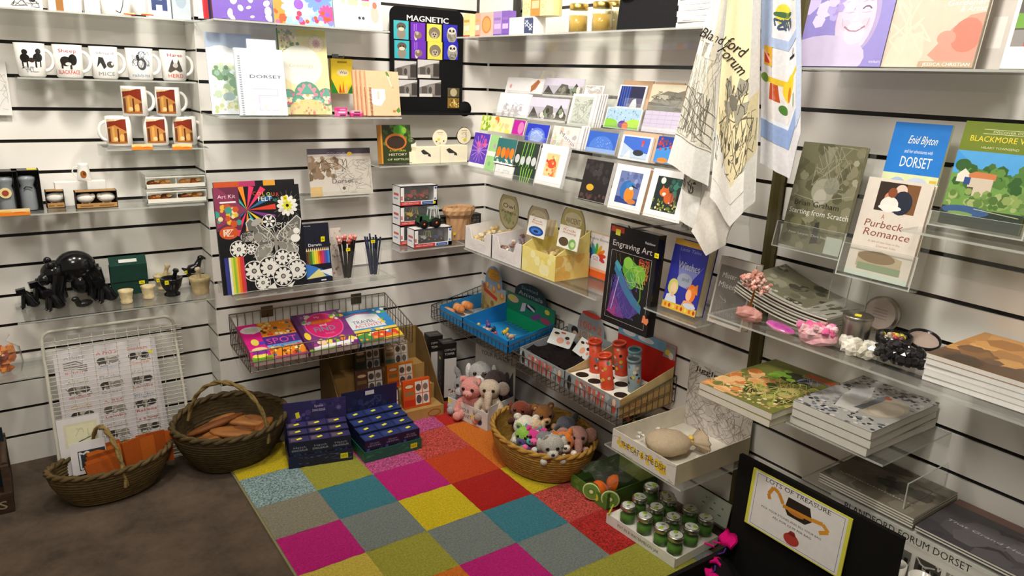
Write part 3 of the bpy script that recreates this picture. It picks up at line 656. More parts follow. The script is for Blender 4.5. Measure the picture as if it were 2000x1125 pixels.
def art_dorset(a):
    a.rect(0, 0, 1, 1, '#d3dde6')
    a.rect(.18, .08, .22, .45, '#c9dde8'); a.line([(.28, .4), (.82, .4), (.82, .3), (.42, .3), (.42, .08), (.86, .08)], .012, '#b9a8cc'); a.scrib(9, .28, .5, .9, .9, '#dbe3ec', .012); a.speck(12, .25, .03, .95, .28, ['#d8e4ec', '#cfe0d8', '#e8dcc8'], .03, .06)
    a.rect(.25, .82, .75, .84, '#c8d2de'); a.txt('DORSET', .6, .56, .05, '#28344e', w=.66)
o = facing('spiral_notebook', 'white spiral-bound county notebook titled in dark capitals', 'notebook', 'B', k4(405, 1035), k4(825, 1030), k4(355, 440), .205, 9, .012, '#d3dde6', art_dorset, zB2+.0005)
def spiral(o, w, h, x, n, col='#9aa0a6', r=.004, t=.012):
    b = MB('metal')
    for i in range(n):
        z = h*(i+.5)/n; b.tube([(x+r*1.3*math.cos(q), t/2+ (t*.5+.003)*math.sin(q), z+.0012*math.sin(q)) for q in [2*math.pi*k/10 for k in range(11)]], .0008, col, n=4)
    b.build('spiral_binding', o)
spiral(o, .13, .19, -.066, 26)
facing('notebook', 'pale blue notebook hidden behind the white spiral notebook', 'notebook', 'B', k4(520, 1030), k4(770, 1030), k4(480, 360), .185, 8, .01, '#cfdcea', lambda a: (a.rect(0, 0, 1, 1, '#d7e3ef'), a.scrib(10, .1, .5, .9, .9, '#b5c6d8', .015)), zB2+.0005)
def art_garden(a):
    a.rect(0, 0, 1, 1, '#ded5a4'); a.rect(.4, .93, 1, 1, '#e6d980'); a.speck(60, 0, .72, .42, .98, ['#a8a890', '#e8e2cc', '#c9a8a8', '#9ab090', '#7f8f7a'], .015, .04)
    a.flower(.78, .84, .16, 14, '#e6d8c0', '#c8b0b0', '#d8cba8'); a.flower(.78, .84, .09, 10, '#cfa8ac', '#b890a0')
    a.ell(.42, .57, .45, .24, '#e0ded4', 28); a.txt('Greetings', .42, .555, .04, '#bdb6a2', w=.5)
    for x, y, r, c in ((.1, .16, .16, '#c46a80'), (.5, .2, .24, '#d8889a'), (.9, .18, .16, '#cf7a90'), (.3, .12, .12, '#5f9a8a'), (.72, .1, .14, '#7ab0a0')):
        a.circ(x, y+.03, r*1.15, '#5a8f7c'); a.flower(x, y+.03, r, 10, c, '#e9d9c8'); a.flower(x, y+.03, r*.55, 9, '#e8dcc8', '#caa45a')
    a.ell(.5, .06, .4, .12, '#cfc08a'); a.speck(40, .1, .01, .95, .16, ['#e2b86a', '#cf7a70', '#e8d8a8', '#a8b48a', '#d0a090'], .015, .035)
    a.poly([(.35, .24), (.5, .36), (.65, .24)], '#5fa090'); a.poly([(.0, .2), (.1, .3), (.2, .2)], '#5fa090'); a.poly([(.8, .22), (.92, .32), (1, .22)], '#5fa090')
facing('gift_book', 'tall cream book with mandala flowers and white oval', 'book', 'B', k4(800, 1018), k4(1210, 1005), k4(680, 235), .16, 9, .018, '#ded5a4', art_garden, zB2+.0005, side='#2f7a4a', h=.283)
def art_crayon(a):
    a.rect(0, 0, 1, 1, '#f4d83a'); a.poly([(0, 0), (0, .42), (.32, 0)], '#2f8a34'); a.poly([(1, 0), (1, .3), (.75, 0)], '#3f9a40'); a.ell(.55, .6, .28, .1, '#f2e8c0'); a.txt('Wax', .58, .57, .09, '#3a3c6a'); a.poly([(.35, .02), (.4, .3), (.48, .02)], '#d04a2a'); a.poly([(.5, .02), (.56, .38), (.62, .02)], '#d8742a'); a.poly([(.64, .02), (.7, .3), (.76, .02)], '#e8b0a0'); a.rect(.3, .88, .75, .93, '#a88a10')
q = at('B', k4(1295, 500), .045); c, yw, ln, wd, hh = place('B', k4(1205, 822), k4(1390, 822), k4(1190, 515), .06, 0)
o = slab('crayon_pack', 'yellow crayon pack hanging on a hook above pink erasers', 'crayon pack', (c, yw, 0, wd, hh), .016, art_crayon, '#e8c81c', edge='#c8ac20', pages=False)
b = MB('metal'); b.tube([(0, 0, 0), (0, -.075, 0), (0, -.085, .008)], .0022, '#8a8a8a'); b.box(-.012, .012, -.003, 0, -.018, .014, '#777')
zz = c.z+hh+.003; tag(b.build('wall_hook', None, (c.x, 0, zz)), 'steel slatwall hook carrying the yellow crayon pack', 'hook', None)
for k, (x, y, rz) in enumerate(((1270, 1030, 8), (1310, 1000, -6), (1265, 965, 12), (1400, 1035, -10), (1420, 1000, 5))):
    c = at('B', k4(x, 1036), .19-.02*(k % 3)); b = MB('print'); b.bevbox(.042, .022, .009, .004, rnd.choice(['#e8308c', '#ef6aa8', '#f0a0bc']), M=RZ(rz)); a = Art(b, .03, .007, lambda x_, z_, e: (x_-.015, -.011-e, z_), M=RZ(rz)); a.rect(.1, .2, .9, .8, rnd.choice(['#f4d8e2', '#2c2226', '#f49ac0']))
    lv = [0, 1, 2, 0, 1][k]; base_x = [1290, 1290, 1290, 1425, 1425][k]; c = at('B', k4(base_x, 1036), .185)
    tag(b.build('eraser', None, (c.x, c.y+.002*k, zB2+.0006+lv*.0095)), ['pink eraser at the bottom of the left pile', 'pink eraser in the middle of the left pile', 'pink eraser on top of the left pile', 'pink eraser at the bottom of the right pile', 'pink eraser on top of the right pile'][k]+' beneath the yellow crayons', 'eraser', 'pink erasers')
def art_peach(a):
    a.rect(0, 0, 1, 1, '#eab894'); a.poly([(.12, .3), (.12, .6), (.55, .6), (.55, .38), (.4, .22), (.2, .24)], '#f4efe8'); a.rect(.3, .36, .38, .55, '#d8c0b8'); a.poly([(.6, .98), (.66, .86), (.72, .9), (.66, 1)], '#5f8a3c'); a.line([(.66, .9), (.8, .6)], .03, '#e6dccc'); a.ell(.8, .64, .04, .03, '#d8a878'); a.poly([(.85, .12), (.95, .2), (1, .1), (.92, .06)], '#4f8a3a'); a.ell(.8, .1, .05, .03, '#b8743c')
o = facing('spiral_notebook', 'front peach spiral notebook by the magnet board', 'notebook', 'B', k4(1530, 1035), k4(1815, 1035), k4(1500, 640), .20, 9, .012, '#eab894', art_peach, zB2+.0005, group='peach spiral notebooks')
spiral(o, 0, .10, -.05, 22, '#8a4a2c', .005)
for k in range(3):
    o = facing('spiral_notebook', ['second', 'third', 'rearmost'][k]+' peach spiral notebook, showing left behind the front one', 'notebook', 'B', k4(1490-36*k, 1030), k4(1770-36*k, 1030), k4(1462-36*k, 635), .185-.017*k, 9, .012, '#e6b08c', lambda a: a.rect(0, 0, 1, 1, '#e6b08c'), zB2+.0005, group='peach spiral notebooks')
    spiral(o, 0, .10, -.05, 22, '#8a4a2c', .005)
# ---- magnet board
c0, _, _, wd, hh = place('B', k5(175, 1010), k5(815, 1005), k5(125, 40), .05, 0)
a0 = at('B', k5(175, 1010), .06); a1 = at('B', k5(730, 1005), .06); tp = at('B', k5(150, 50), .06); W = a1.x-a0.x+.035; H = tp.z-zB2
o = thing('magnet_board', 'black display board of magnets headed in white capitals', 'magnet board', ((a0.x+a1.x)/2-.0175, -.06, zB2+.0005), 0)
b = MB('gloss'); pts = [(-W/2, 0), (W/2+.0, 0)]
for i in range(6): q = R(90*i/5); pts.append((W/2-.03+.03*math.cos(q), H-.03+.03*math.sin(q)))
for i in range(6): q = R(90+90*i/5); pts.append((-W/2+.03+.03*math.cos(q), H-.03+.03*math.sin(q)))
b.card(pts, 0, .004, '#121214', 'matte'); a = Art(b, W, H, mat='print'); a.txt('MAGNETIC', .5, .876, .052, '#f2f2f2', w=.56); a.k += .1; a.txt('MAGNETIC', .504, .877, .052, '#f2f2f2', w=.565)
b.build('panel', o)
b = MB('gloss'); b.box(-W/2, W/2+.03, -.05, .03, 0, .006, '#141416', 'matte'); b.lathe([(.0, .0), (.03, .0), (.03, .004), (0, .004)], '#141416', 'matte', M=T(W/2+.012, 0, .022) @ RX(90)); b.build('foot', o)
def mag(label, x0, y0, x1, y1, art, col):
    p = at('B', k5(x0, y1), .0645); q = at('B', k5(x1, y0), .0645); w_, h_ = q.x-p.x, q.z-p.z
    m = MB('gloss'); m.box(-w_/2, w_/2, -.003, 0, 0, h_, col); a = Art(m, w_, h_, lambda x, z, e: (x-w_/2, -.003-e, z), mat='print'); art(a)
    tag(m.build('magnet', None, ((p.x+q.x)/2, -.0604, p.z)), label, 'magnet', 'animal and town magnets')
def otter(a): a.ell(.5, .3, .3, .3, '#8f887c'); a.ell(.5, .68, .32, .22, '#5d564a'); a.ell(.5, .55, .2, .1, '#d8cdb4'); a.circ(.4, .68, .05, '#1c1a18'); a.circ(.6, .68, .05, '#1c1a18')
def hare(a): a.ell(.35, .25, .12, .25, '#cfc8c0'); a.ell(.5, .3, .26, .2, '#7f6a60'); a.rect(.2, .5, .26, .9, '#a06ad0'); a.rect(.34, .55, .4, .92, '#a06ad0'); a.ell(.45, .4, .1, .1, '#b8a8a0')
def hedge(a): a.ell(.5, .5, .4, .34, '#7d7462'); a.ell(.5, .36, .22, .2, '#b5ab98'); a.circ(.42, .42, .05, '#1c1a18'); a.circ(.58, .42, .05, '#1c1a18'); a.circ(.5, .3, .05, '#1c1a18')
def owl(a): a.ell(.6, .4, .36, .46, '#a09c92'); a.ell(.6, .64, .3, .2, '#d8d4ca'); a.circ(.48, .64, .08, '#2a2826'); a.circ(.72, .64, .08, '#2a2826'); a.poly([(.56, .6), (.64, .6), (.6, .5)], '#4a4234'); a.scrib(8, .35, .05, .85, .4, '#5f5b54', .03)
cx = [(133, 262), (282, 408), (425, 553), (567, 692)]
nm = ['otter', 'hare', 'hedgehog', 'owl']; cl = ['#3fb2c2', '#6a2fb4', '#ead45a', '#2f2fb8']; af = [otter, hare, hedge, owl]
for r_ in range(2):
    for i in range(4):
        dx = (i*0, 12)[1]*r_*.5
        mag('%s %s magnet in the %s row of the black board' % (['turquoise', 'purple', 'yellow', 'deep blue'][i], nm[i], ['top', 'second'][r_]), cx[i][0]+dx, (186, 203, 218, 222)[i] if r_ == 0 else (360, 362, 372, 374)[i], cx[i][1]+dx, (340, 352, 362, 366)[i] if r_ == 0 else (510, 512, 520, 522)[i], af[i], cl[i])
def town(a): a.rect(0, 0, 1, 1, '#7d7a78'); a.poly([(0, 1), (0, .55), (.5, .75), (1, .9), (1, 1)], '#c9c6c8'); a.rect(.1, .2, .35, .6, '#55504d'); a.rect(.45, .2, .7, .72, '#8f8986'); a.rect(.72, .1, 1, .8, '#3f3a38'); a.rect(0, 0, .6, .18, '#d8d5d2'); a.ell(.5, .4, .08, .2, '#4a4644')
for (x0, y0, x1, y1), nm_ in zip(((140, 540, 330, 690), (343, 532, 532, 684), (165, 705, 338, 848), (358, 705, 547, 850)), ('upper left', 'upper right', 'lower left', 'lower right')):
    mag('grey town photo magnet, %s of the four on the board' % nm_, x0, y0, x1, y1, town, '#8d8a88')
mag('small golden market photo magnet low on the black board', 606, 775, 708, 950, lambda a: (a.rect(0, 0, 1, 1, '#5b5134'), a.ell(.5, .78, .3, .2, '#b8ac8a'), a.rect(0, 0, 1, .5, '#8a6a2c'), a.speck(18, .05, .05, .95, .5, ['#d8b45a', '#e8d08a', '#5a4420'], .05, .1), a.rect(0, .52, 1, .57, '#1a1814')), '#6a5a34')
# ---- feather ring boxes and dinosaur book
def art_dino(a):
    a.rect(0, 0, 1, 1, '#2f3a1c'); a.rect(0, 0, .06, 1, '#d08a2c'); a.speck(40, .08, .5, .98, .98, ['#3f5a26', '#27341a', '#557a2e'], .03, .08); a.ell(.62, .84, .2, .16, '#4fa02c'); a.ell(.5, .56, .36, .22, '#c8702c'); a.ell(.5, .55, .3, .17, '#3a2a20'); a.ell(.78, .86, .08, .08, '#86b83c')
    a.txt('A NATURAL', .55, .31, .05, '#c9d04a', w=.55); a.txt('HISTORY', .55, .2, .065, '#e8e4c8', w=.6); a.txt('OF REPTILES', .55, .08, .05, '#d8e0b0', w=.7)
facing('book', 'dark green nature book with open-mouthed reptile at the shelf end', 'book', 'B', k7(100, 380), k7(328, 372), k7(95, 85), .15, 6, .03, '#2f3a1c', art_dino, zB3+.0005, side='#c0822c')
def ring_box(label, bl, br, d, h, feather=None, lid=True, art=None, depth=.035, group='feather ring boxes'):
    a0 = at('B', bl, d); b0 = at('B', br, d); w_ = b0.x-a0.x
    o = thing('ring_box', label, 'box', ((a0.x+b0.x)/2, -d, zB3+.0006), 0, group)
    m = MB('paper'); m.box(-w_/2, w_/2, 0, depth, 0, h, '#f3ecd2'); a = Art(m, w_, h)
    if feather: a.poly([(.2, .78), (.32, .86), (.6, .55), (.62, .4), (.45, .45), (.28, .6)], '#3b3733'); a.rect(.3, .1, .5, .55, '#efe9d8')
    m.build('carton', o); return o, w_
def ring_disc(o, x, z, r, col, art, y=.03):
    m = MB('paper'); m.lathe([(r, 0), (r, .002)], col, n=28, M=T(x, y+.002, z) @ RX(90), smooth=False); a = Art(m, 2*r, 2*r, lambda u, v, e: (x+u-r, y-e, z+v-r)); art(a); m.build('display_disc', o)
o, w_ = ring_box('left cream box with grey feather and tall oval back', k7(310, 378), k7(360, 377), .15, .045)
ring_disc(o, .004, .068, .026, '#e8e2d0', lambda a: (a.ell(.5, .75, .45, .2, '#4a4c44'), a.ell(.5, .8, .2, .09, '#8a8c80'), a.rect(.1, .4, .9, .5, '#f3efe2'), a.ell(.3, .25, .14, .1, '#e0c83a'), a.ell(.75, .25, .2, .12, '#3a3834', rot=40)))
o, w_ = ring_box('cream box with dark feather, middle of the shelf', k7(358, 376), k7(540, 374), .155, .062, True)
o, w_ = ring_box('cream box with leaning feather, right end of the shelf', k7(545, 374), k7(745, 362), .155, .066, True)
def disc_stand(label, px, d, r, rim):
    c = at('B', px, d); o = thing('display_disc', label, 'display disc', (c.x, -d, zB3+.0006), 0, 'round displays on posts')
    m = MB('metal'); m.tube([(0, 0, 0), (0, 0, c.z-zB3-r)], .0018, '#222'); m.build('post', o)
    m = MB('paper'); zc = c.z-zB3; m.lathe([(r, 0), (r, .003)], '#e9e0c8', n=30, M=T(0, .0015, zc) @ RX(90), smooth=False); a = Art(m, 2*r, 2*r, lambda u, v, e: (u-r, -.0015-e, zc+v-r)); a.rect(.3, .8, .7, .84, '#c08a7a'); a.rect(.35, .7, .65, .73, '#cfc4aa')
    if rim: a.scrib(10, .28, .35, .7, .72, '#b0a890', .02); a.ell(.55, .25, .12, .1, '#d8c43a')
    else: a.ell(.4, .42, .1, .08, '#e0c832'); a.ell(.25, .3, .06, .05, '#6a6a68'); a.ell(.75, .32, .05, .05, '#55554f'); a.line([(.45, .15), (.5, .25), (.55, .15)], .02, '#77736a')
    m.build('disc', o)
    if rim:
        m = MB('gloss'); m.tube([(r*math.cos(2*math.pi*i/28), 0, zc+r*math.sin(2*math.pi*i/28)) for i in range(28)], .0018, '#2c261c', closed=True); m.build('rim', o)
disc_stand('round white display disc between the feather boxes', k7(540, 155), .1, .033, False)
disc_stand('round cream disc with dark rim near the corner', k7(722, 138), .1, .033, True)
# ---- colouring book on ledge
def art_colour(a):
    a.rect(0, 0, 1, 1, '#c9c2ba'); a.rect(0, .88, 1, 1, '#47424c'); a.rect(0, .82, 1, .88, '#b5aba6'); a.txt('COLOUR', .45, .84, .08, '#8a86a0', w=.3); a.ell(.66, .88, .04, .04, '#e0b43a')
    a.speck(40, .0, .4, .5, .8, ['#8a7460', '#a89482', '#6f5c4a', '#c2b4a4'], .03, .07); a.scrib(40, .4, .05, .98, .75, '#9a948e', .006); a.scrib(12, .1, .5, .6, .78, '#5a4a3c', .008); a.txt('Dorset', .52, .26, .10, '#5f5960', w=.34); a.rect(0, 0, .18, .2, '#cfae74'); a.circ(.53, .15, .025, '#55504c')
facing('colouring_book', 'grey landscape colouring book standing on the small ledge', 'book', 'B', k6(650, 498), k6(1028, 470), k6(615, 205), .10, 9, .008, '#c9c2ba', art_colour, zB4+.0005, pages='#e8e4dc')
# ---- felt art kit
def art_felt(a):
    a.rect(0, 0, 1, 1, '#15151a'); cs = ['#e03a6a', '#f08a2c', '#3fb0a4', '#e8c83a', '#7a3a8a', '#d8412c', '#2f6a9a']
    o_ = (.36, .78)
    for i in range(15):
        t0 = R(70+i*24); t1 = t0+R(12)
        L_ = .34 if not 50 < (math.degrees(t0) % 360) < 130 else .3
        a.poly([o_, (o_[0]+L_*math.cos(t0), o_[1]+.75*L_*math.sin(t0)), (o_[0]+L_*math.cos(t1), o_[1]+.75*L_*math.sin(t1))], cs[i % 7])
    a.rect(0, .6, .28, 1, '#6a2f4a'); a.poly([(0, .62), (.36, .78), (.05, 1), (0, 1)], '#8a3a5a'); a.speck(20, 0, .66, .26, .82, ['#e0b43a', '#3f9a8a', '#c8542c', '#e8d8a0'], .02, .045); a.txt('Art Kit', .14, .9, .035, '#f0c8d8', w=.2); a.rect(.06, .855, .24, .87, '#e8e4e0'); a.ell(.13, .58, .11, .06, '#c8542c'); a.scrib(6, .07, .55, .2, .61, '#f0d8c0', .008)
    for i, (ch, c) in enumerate(zip('COLOUR', ['#e0412c', '#e8a83a', '#f0d83a', '#d8e04a', '#e0702c', '#d83a4a'])): a.txt(ch, .46+.055*i, .915-.004*i, .035, c)
    a.txt('FELT', .58, .855, .045, '#f2f0ec', w=.16); a.txt('ART', .71, .85, .025, '#3fa090')
    W_, G_ = '#e6e4e0', '#a8a5a0'
    a.flower(.84, .8, .13, 12, W_, '#2a2822'); a.flower(.84, .8, .07, 8, '#d8d43a', '#1a1a1c')
    for i in range(16): q = 2*math.pi*i/16; a.line([(.84+.12*math.cos(q), .8+.1*math.sin(q)), (.84+.18*math.cos(q), .8+.145*math.sin(q))], .004, '#77746e')
    for sx in (-1, 1):   # butterfly
        a.poly([(.66, .48), (.66+sx*.05, .55), (.66+sx*.28, .70), (.66+sx*.33, .66), (.66+sx*.30, .52), (.66+sx*.2, .44)], '#6a6864'); a.poly([(.66, .47), (.66+sx*.2, .44), (.66+sx*.27, .38), (.66+sx*.24, .29), (.66+sx*.14, .27), (.66+sx*.08, .33)], '#86837e'); a.scrib(40, .66+min(0, sx*.28), .33, .66+max(0, sx*.28), .64, '#c4c1bb', .007, .06); a.line([(.66, .48), (.66+sx*.05, .55), (.66+sx*.28, .70), (.66+sx*.33, .66), (.66+sx*.30, .52), (.66+sx*.2, .44), (.66+sx*.27, .38), (.66+sx*.24, .29), (.66+sx*.14, .27), (.66+sx*.08, .33)], .01, '#d8d5d0'); a.ell(.66+sx*.2, .52, .05, .04, '#8a8780'); a.ell(.66+sx*.17, .36, .05, .04, '#8f8c86')
        a.line([(.66, .5), (.66+sx*.04, .58)], .012, '#8a8780')
    a.ell(.66, .43, .02, .09, '#8d8a84')
    for x, y, r, n in ((.22, .42, .1, 10), (.36, .41, .06, 8), (.37, .2, .12, 9), (.56, .22, .13, 10), (.72, .3, .10, 9), (.85, .29, .08, 8), (.89, .17, .12, 12), (.46, .08, .09, 10), (.71, .12, .12, 10), (.6, .66, .08, 6)):
        a.circ(x, y, r*1.05, W_); a.circ(x, y, r*.96, '#1a1a1c'); a.flower(x, y, r*.9, n, W_, '#1d1d1f'); a.circ(x, y, r*.16, G_)
    a.ell(.33, .53, .08, .05, G_); a.ell(.45, .66, .07, .03, G_, rot=30); a.scrib(10, .27, .48, .4, .58, '#2a2a2a', .006); a.ell(.9, .48, .06, .04, W_); a.ell(.92, .55, .04, .03, W_); a.poly([(.4, .03), (.5, .06), (.46, .01)], W_); a.poly([(.75, .02), (.85, .06), (.8, 0)], W_); a.poly([(.5, .02), (.6, .07), (.62, .01)], W_)
    for i, c in enumerate(['#3a3a8a', '#2f3f7a', '#e6e4dc', '#d8d84a', '#8ac03a', '#e8b43a', '#e87a2c', '#d8412c', '#c83a5a']): a.rect(.04+.025*i, .0, .04+.025*(i+1), .35, c)
o = facing('felt_art_kit', 'large black felt art kit with white butterfly', 'art kit', 'B', k6(115, 1045), k6(625, 1008), k6(45, 385), .2, 8, .012, '#15151a', art_felt, zB5+.0005, side='#2a2a2c', pages='#5a5450')
facing('felt_art_kit', 'second felt art kit hidden behind the front black one', 'art kit', 'B', k6(120, 1030), k6(600, 1000), k6(45, 352), .17, 8, .012, '#2a2224', lambda a: (a.rect(0, 0, 1, 1, '#1c1a20'), a.rect(0, .9, .3, 1, '#c8542c'), a.rect(.3, .9, .5, 1, '#b83a6a'), a.rect(.6, .93, .75, 1, '#e0a03a')), zB5+.0005, pages='#5a5450')
def art_pencil(a):
    a.rect(0, 0, 1, 1, '#1a1c2c'); a.txt('Pencils', .18, .955, .018, '#c8c8d0', w=.25); a.txt('Darwin', .42, .62, .05, '#e2e2e8', w=.5)
    cs = ['#5a3a24', '#6a5a2c', '#3f7a34', '#9ac03a', '#e0d83a', '#f0c03a', '#e8802c', '#d8412c', '#c83a7a', '#7a4a9a', '#3a5ac0', '#3a8ad8']
    for i, c in enumerate(cs): x = .05+.9*i/12; a.rect(x, .32, x+.072, .54, c); a.poly([(x, .54), (x+.072, .54), (x+.036, .6)], '#e6cfa4')
    a.poly([(0, .08), (0, .34), (.35, .28), (1, .14), (1, .1)], '#3a78c8'); a.poly([(.0, .08), (.5, .24), (.75, .1)], '#dcd68a'); a.poly([(.5, .2), (1, .08), (1, .22)], '#e6e8ec'); a.rect(0, 0, 1, .08, '#1a1c2c'); a.rect(.55, .03, .75, .05, '#dfe0e4')
facing('pencil_set', 'dark blue box of twelve coloured pencils beside the art kit', 'pencil set', 'B', k6(625, 1005), k6(782, 990), k6(595, 640), .19, 8, .016, '#1a1c2c', art_pencil, zB5+.0005, pages=False)
c = at('B', k6(740, 745), .10)
for k, lb in ((0, 'pale pencil pattern sheet behind the red pencil pot'),):
    facing('pattern_sheet', lb, 'sheet', 'B', k6(785, 950), k6(850, 945), k6(752, 655), .13, 8, .003, '#cfc4bc', lambda a: a.speck(26, .02, .02, .98, .98, ['#b87a78', '#a8988c', '#e6ded6', '#8a8580'], .05, .14), zB5+.0005)
def pencil_pot(label, p, kind):
    c = at('B', p, .17); o = thing('pencil_pot', label, 'pencil pot', (c.x, c.y, zB5+.0006), 0, 'clear pots of pencils')
    m = MB('film'); m.lathe([(.020, 0), (.021, .003), (.033, .105)], '#fff', n=22); m.build('pot', o)
    for i in range(14 if kind == 0 else 9):
        q = 2*math.pi*i/(14 if kind == 0 else 9)+rnd.uniform(-.2, .2); r0 = .010 if i % 3 else .004; r1 = .028 if i % 3 else .012
        a_ = (r0*math.cos(q), r0*math.sin(q), .004); L_ = rnd.uniform(.96, 1.05); b_ = (r1*math.cos(q)*1.1, r1*math.sin(q)*1.1, (.142 if kind == 0 else .15)*L_)
        pc = MB('gloss'); pc.tube([a_, b_], .0035, rnd.choice(['#2a1f1c', '#7a1f1c', '#3a2a24', '#1e1a1a']) if kind == 0 else rnd.choice(['#232a3c', '#1c2338', '#2c3a5a']), n=6)
        if kind == 0:
            v = (Vector(b_)-Vector(a_)).normalized(); e0 = Vector(b_); e1 = e0+v*.012; pc.tube([e0, e1], .0052, '#c86a64', n=6); pc.ball(tuple(e1), .0075, rnd.choice(['#d8827a', '#c8605a', '#e0a098']), n=8, k=5)
        q_ = tag(pc.build('pencil', None, (c.x, c.y, zB5+.0006)), '%s pencil standing in the %s pot' % (('red-topped', 'dark blue')[kind], ('left', 'right')[kind]), 'pencil', ('red-topped pencils', 'dark blue pencils')[kind])
    ytag('B', k6(875, 805) if kind == 0 else k6(1027, 755), .21, 'yellow price tag on the %s pencil pot' % ('left', 'right')[kind], .016, .011)
pencil_pot('clear pot full of red-topped dark pencils', k6(870, 950), 0); pencil_pot('clear pot full of dark blue pencils', k6(1030, 940), 1)
ytag('B', k6(720, 740), .205, 'yellow price tag on the coloured pencil box', .014, .018, 0)
ytag('B', k6(490, 490), .19, 'yellow price tag on the felt art kit flower', .014, .016, 0)
# ---- tractor boxes
def tractor_box(label, bl, br, d, z, h, depth, toy, inside):
    a0 = at('B', bl, d); b0 = at('B', br, d); w_ = b0.x-a0.x
    o = thing('toy_box', label, 'toy box', ((a0.x+b0.x)/2, -d, z), 0, 'boxed toy tractors')
    m = MB('print'); t = .002; WH = '#e9e8ea'
    m.box(-w_/2, w_/2, depth-t, depth, 0, h, '#4a4c58'); m.box(-w_/2, -w_/2+t, 0, depth, 0, h, WH); m.box(w_/2-t, w_/2, 0, depth, 0, h, WH); m.box(-w_/2, w_/2, 0, depth, 0, t, WH); m.box(-w_/2, w_/2, 0, depth, h-t, h, WH)
    fx = .1*w_; m.box(-w_/2, -w_/2+fx, 0, t, 0, h, WH); m.box(w_/2-fx, w_/2, 0, t, 0, h, WH); m.box(-w_/2, w_/2, 0, t, 0, h*.22, WH); m.box(-w_/2, w_/2, 0, t, h*.93, h, '#4a4c58')
    a = Art(m, w_, h); a.rect(.0, .02, .55, .2, '#c8383a'); a.txt('FARM TRACTOR', .27, .07, .08, '#f0dcd8', w=.44); a.rect(.58, .04, .88, .18, '#3a5aa8'); a.txt('Tractor', .73, .08, .06, '#d8e0f0', w=.22); a.circ(.95, .85, .03, '#3a5ab0'); a.circ(.94, .3, .025, '#6a7ab0'); a.rect(.02, .3, .06, .5, '#c85a54')
    s_ = Art(m, depth, h, lambda x, y, e: (-w_/2-e, depth-x, y)); s_.rect(.2, .5, .8, .62, '#c85a54'); s_.rect(.2, .3, .7, .38, '#8a9ac8')
    m.build('carton', o)
    if inside:
        for q in inside: tractor(q[0], (o.location.x+q[1], o.location.y+.022, z+h*.22+.0), q[2], q[3], q[4])
    g = MB('film'); g.box(-w_/2+fx, w_/2-fx, .001, .0014, h*.22, h*.93, '#fff'); g.build('window', o)
    return o
def wheel(parent, x, y, r, wd, hub):
    m = MB('gloss'); m.lathe([(r*.45, 0), (r, .0), (r, wd), (r*.45, wd)], '#1c1a1a', 'matte', n=18, M=T(x, y, r) @ RX(90)); tyre = m.build('wheel', parent)
    m = MB('gloss'); m.lathe([(r*.5, -.0005), (r*.4, wd*.6), (r*.2, wd+.001), (0, wd+.002)], hub, n=14, M=T(x, y, r) @ RX(90)); m.build('hub', tyre)
def tractor(label, loc, L_, col, cab, hub='#d8632c'):
    o = thing('toy_tractor', label, 'toy tractor', loc, 0, 'toy tractors')
    m = MB('gloss'); w_ = L_*.42; s = L_
    m.box(-s*.48, -s*.02, -w_*.3, w_*.3, s*.22, s*.48, col); m.box(-s*.48, -s*.3, -w_*.26, w_*.26, s*.46, s*.5, col); m.box(-s*.04, s*.42, -w_*.36, w_*.36, s*.24, s*.36, col)
    m.card([(-s*.5, s*.25), (-s*.36, s*.25), (-s*.36, s*.5), (-s*.46, s*.46)], -w_*.3, w_*.3, col); m.box(-s*.40, s*.40, -w_*.2, w_*.2, s*.12, s*.24, '#3a3a3a'); m.build('bonnet', o)
    m = MB('gloss'); cc = cab
    for x, x2 in ((-.02, .04), (.42, .34)):
        for y in (-.34, .34): m.tube([(s*x, w_*y, s*.34), (s*x2, w_*y*.85, s*.74)], s*.026, cc)
    m.box(s*.0, s*.40, -w_*.34, w_*.34, s*.73, s*.79, cc); m.box(s*.02, s*.38, -w_*.3, -w_*.29, s*.36, s*.73, '#fff', 'film'); m.build('cab', o)
    for y in (-w_*.34, w_*.34+s*.12): wheel(o, s*.22, y, s*.20, s*.12, hub); wheel(o, -s*.32, y, s*.17, s*.1, hub)
    return o
zt = zB6+.0006; hb = .077
tractor_box('front boxed toy, blue tractor, under the loose green one', k7(345, 992), k7(630, 965), .205, zt, .074, .06, None, [('blue and white toy trailer in the front box', -.028, .058, '#c8ccd8', '#c8d040'), ('small blue toy tractor in the front box', .03, .05, '#2f3f8a', '#3a4a9a')])
tractor_box('bottom boxed toy of the rear stack, mostly hidden', k7(240, 985), k7(520, 985), .135, zt, hb, .07, None, None)
tractor_box('middle boxed toy of the rear stack, yellow digger', k7(240, 815), k7(520, 800), .135, zt+hb+.0006, hb, .07, None, [('yellow toy digger inside the middle box', -.025, .065, '#d8b42c', '#e0c040')])
tractor_box('top boxed toy of the rear stack, red tractors', k7(240, 660), k7(520, 648), .135, zt+2*hb+.0012, hb, .07, None, [('red toy tractor left in the top box', -.025, .052, '#c83a2c', '#d8443a', '#e0a03a'), ('red toy tractor right in the top box', .028, .05, '#c8362c', '#c8362c', '#e0a03a')])
c = at('B', k7(455, 830), .18); o = tractor('loose green toy tractor with clear cab and orange hubs', (c.x, -.18, zt+.0746), .098, '#2c5a3a', '#b8c4c0', '#e2672c')
ytag('B', k7(498, 640), .19, 'yellow price tag on the roof of the green tractor', .010, .009); ytag('B', k7(650, 880), .15, 'yellow price tag beside the front toy box', .010, .009)
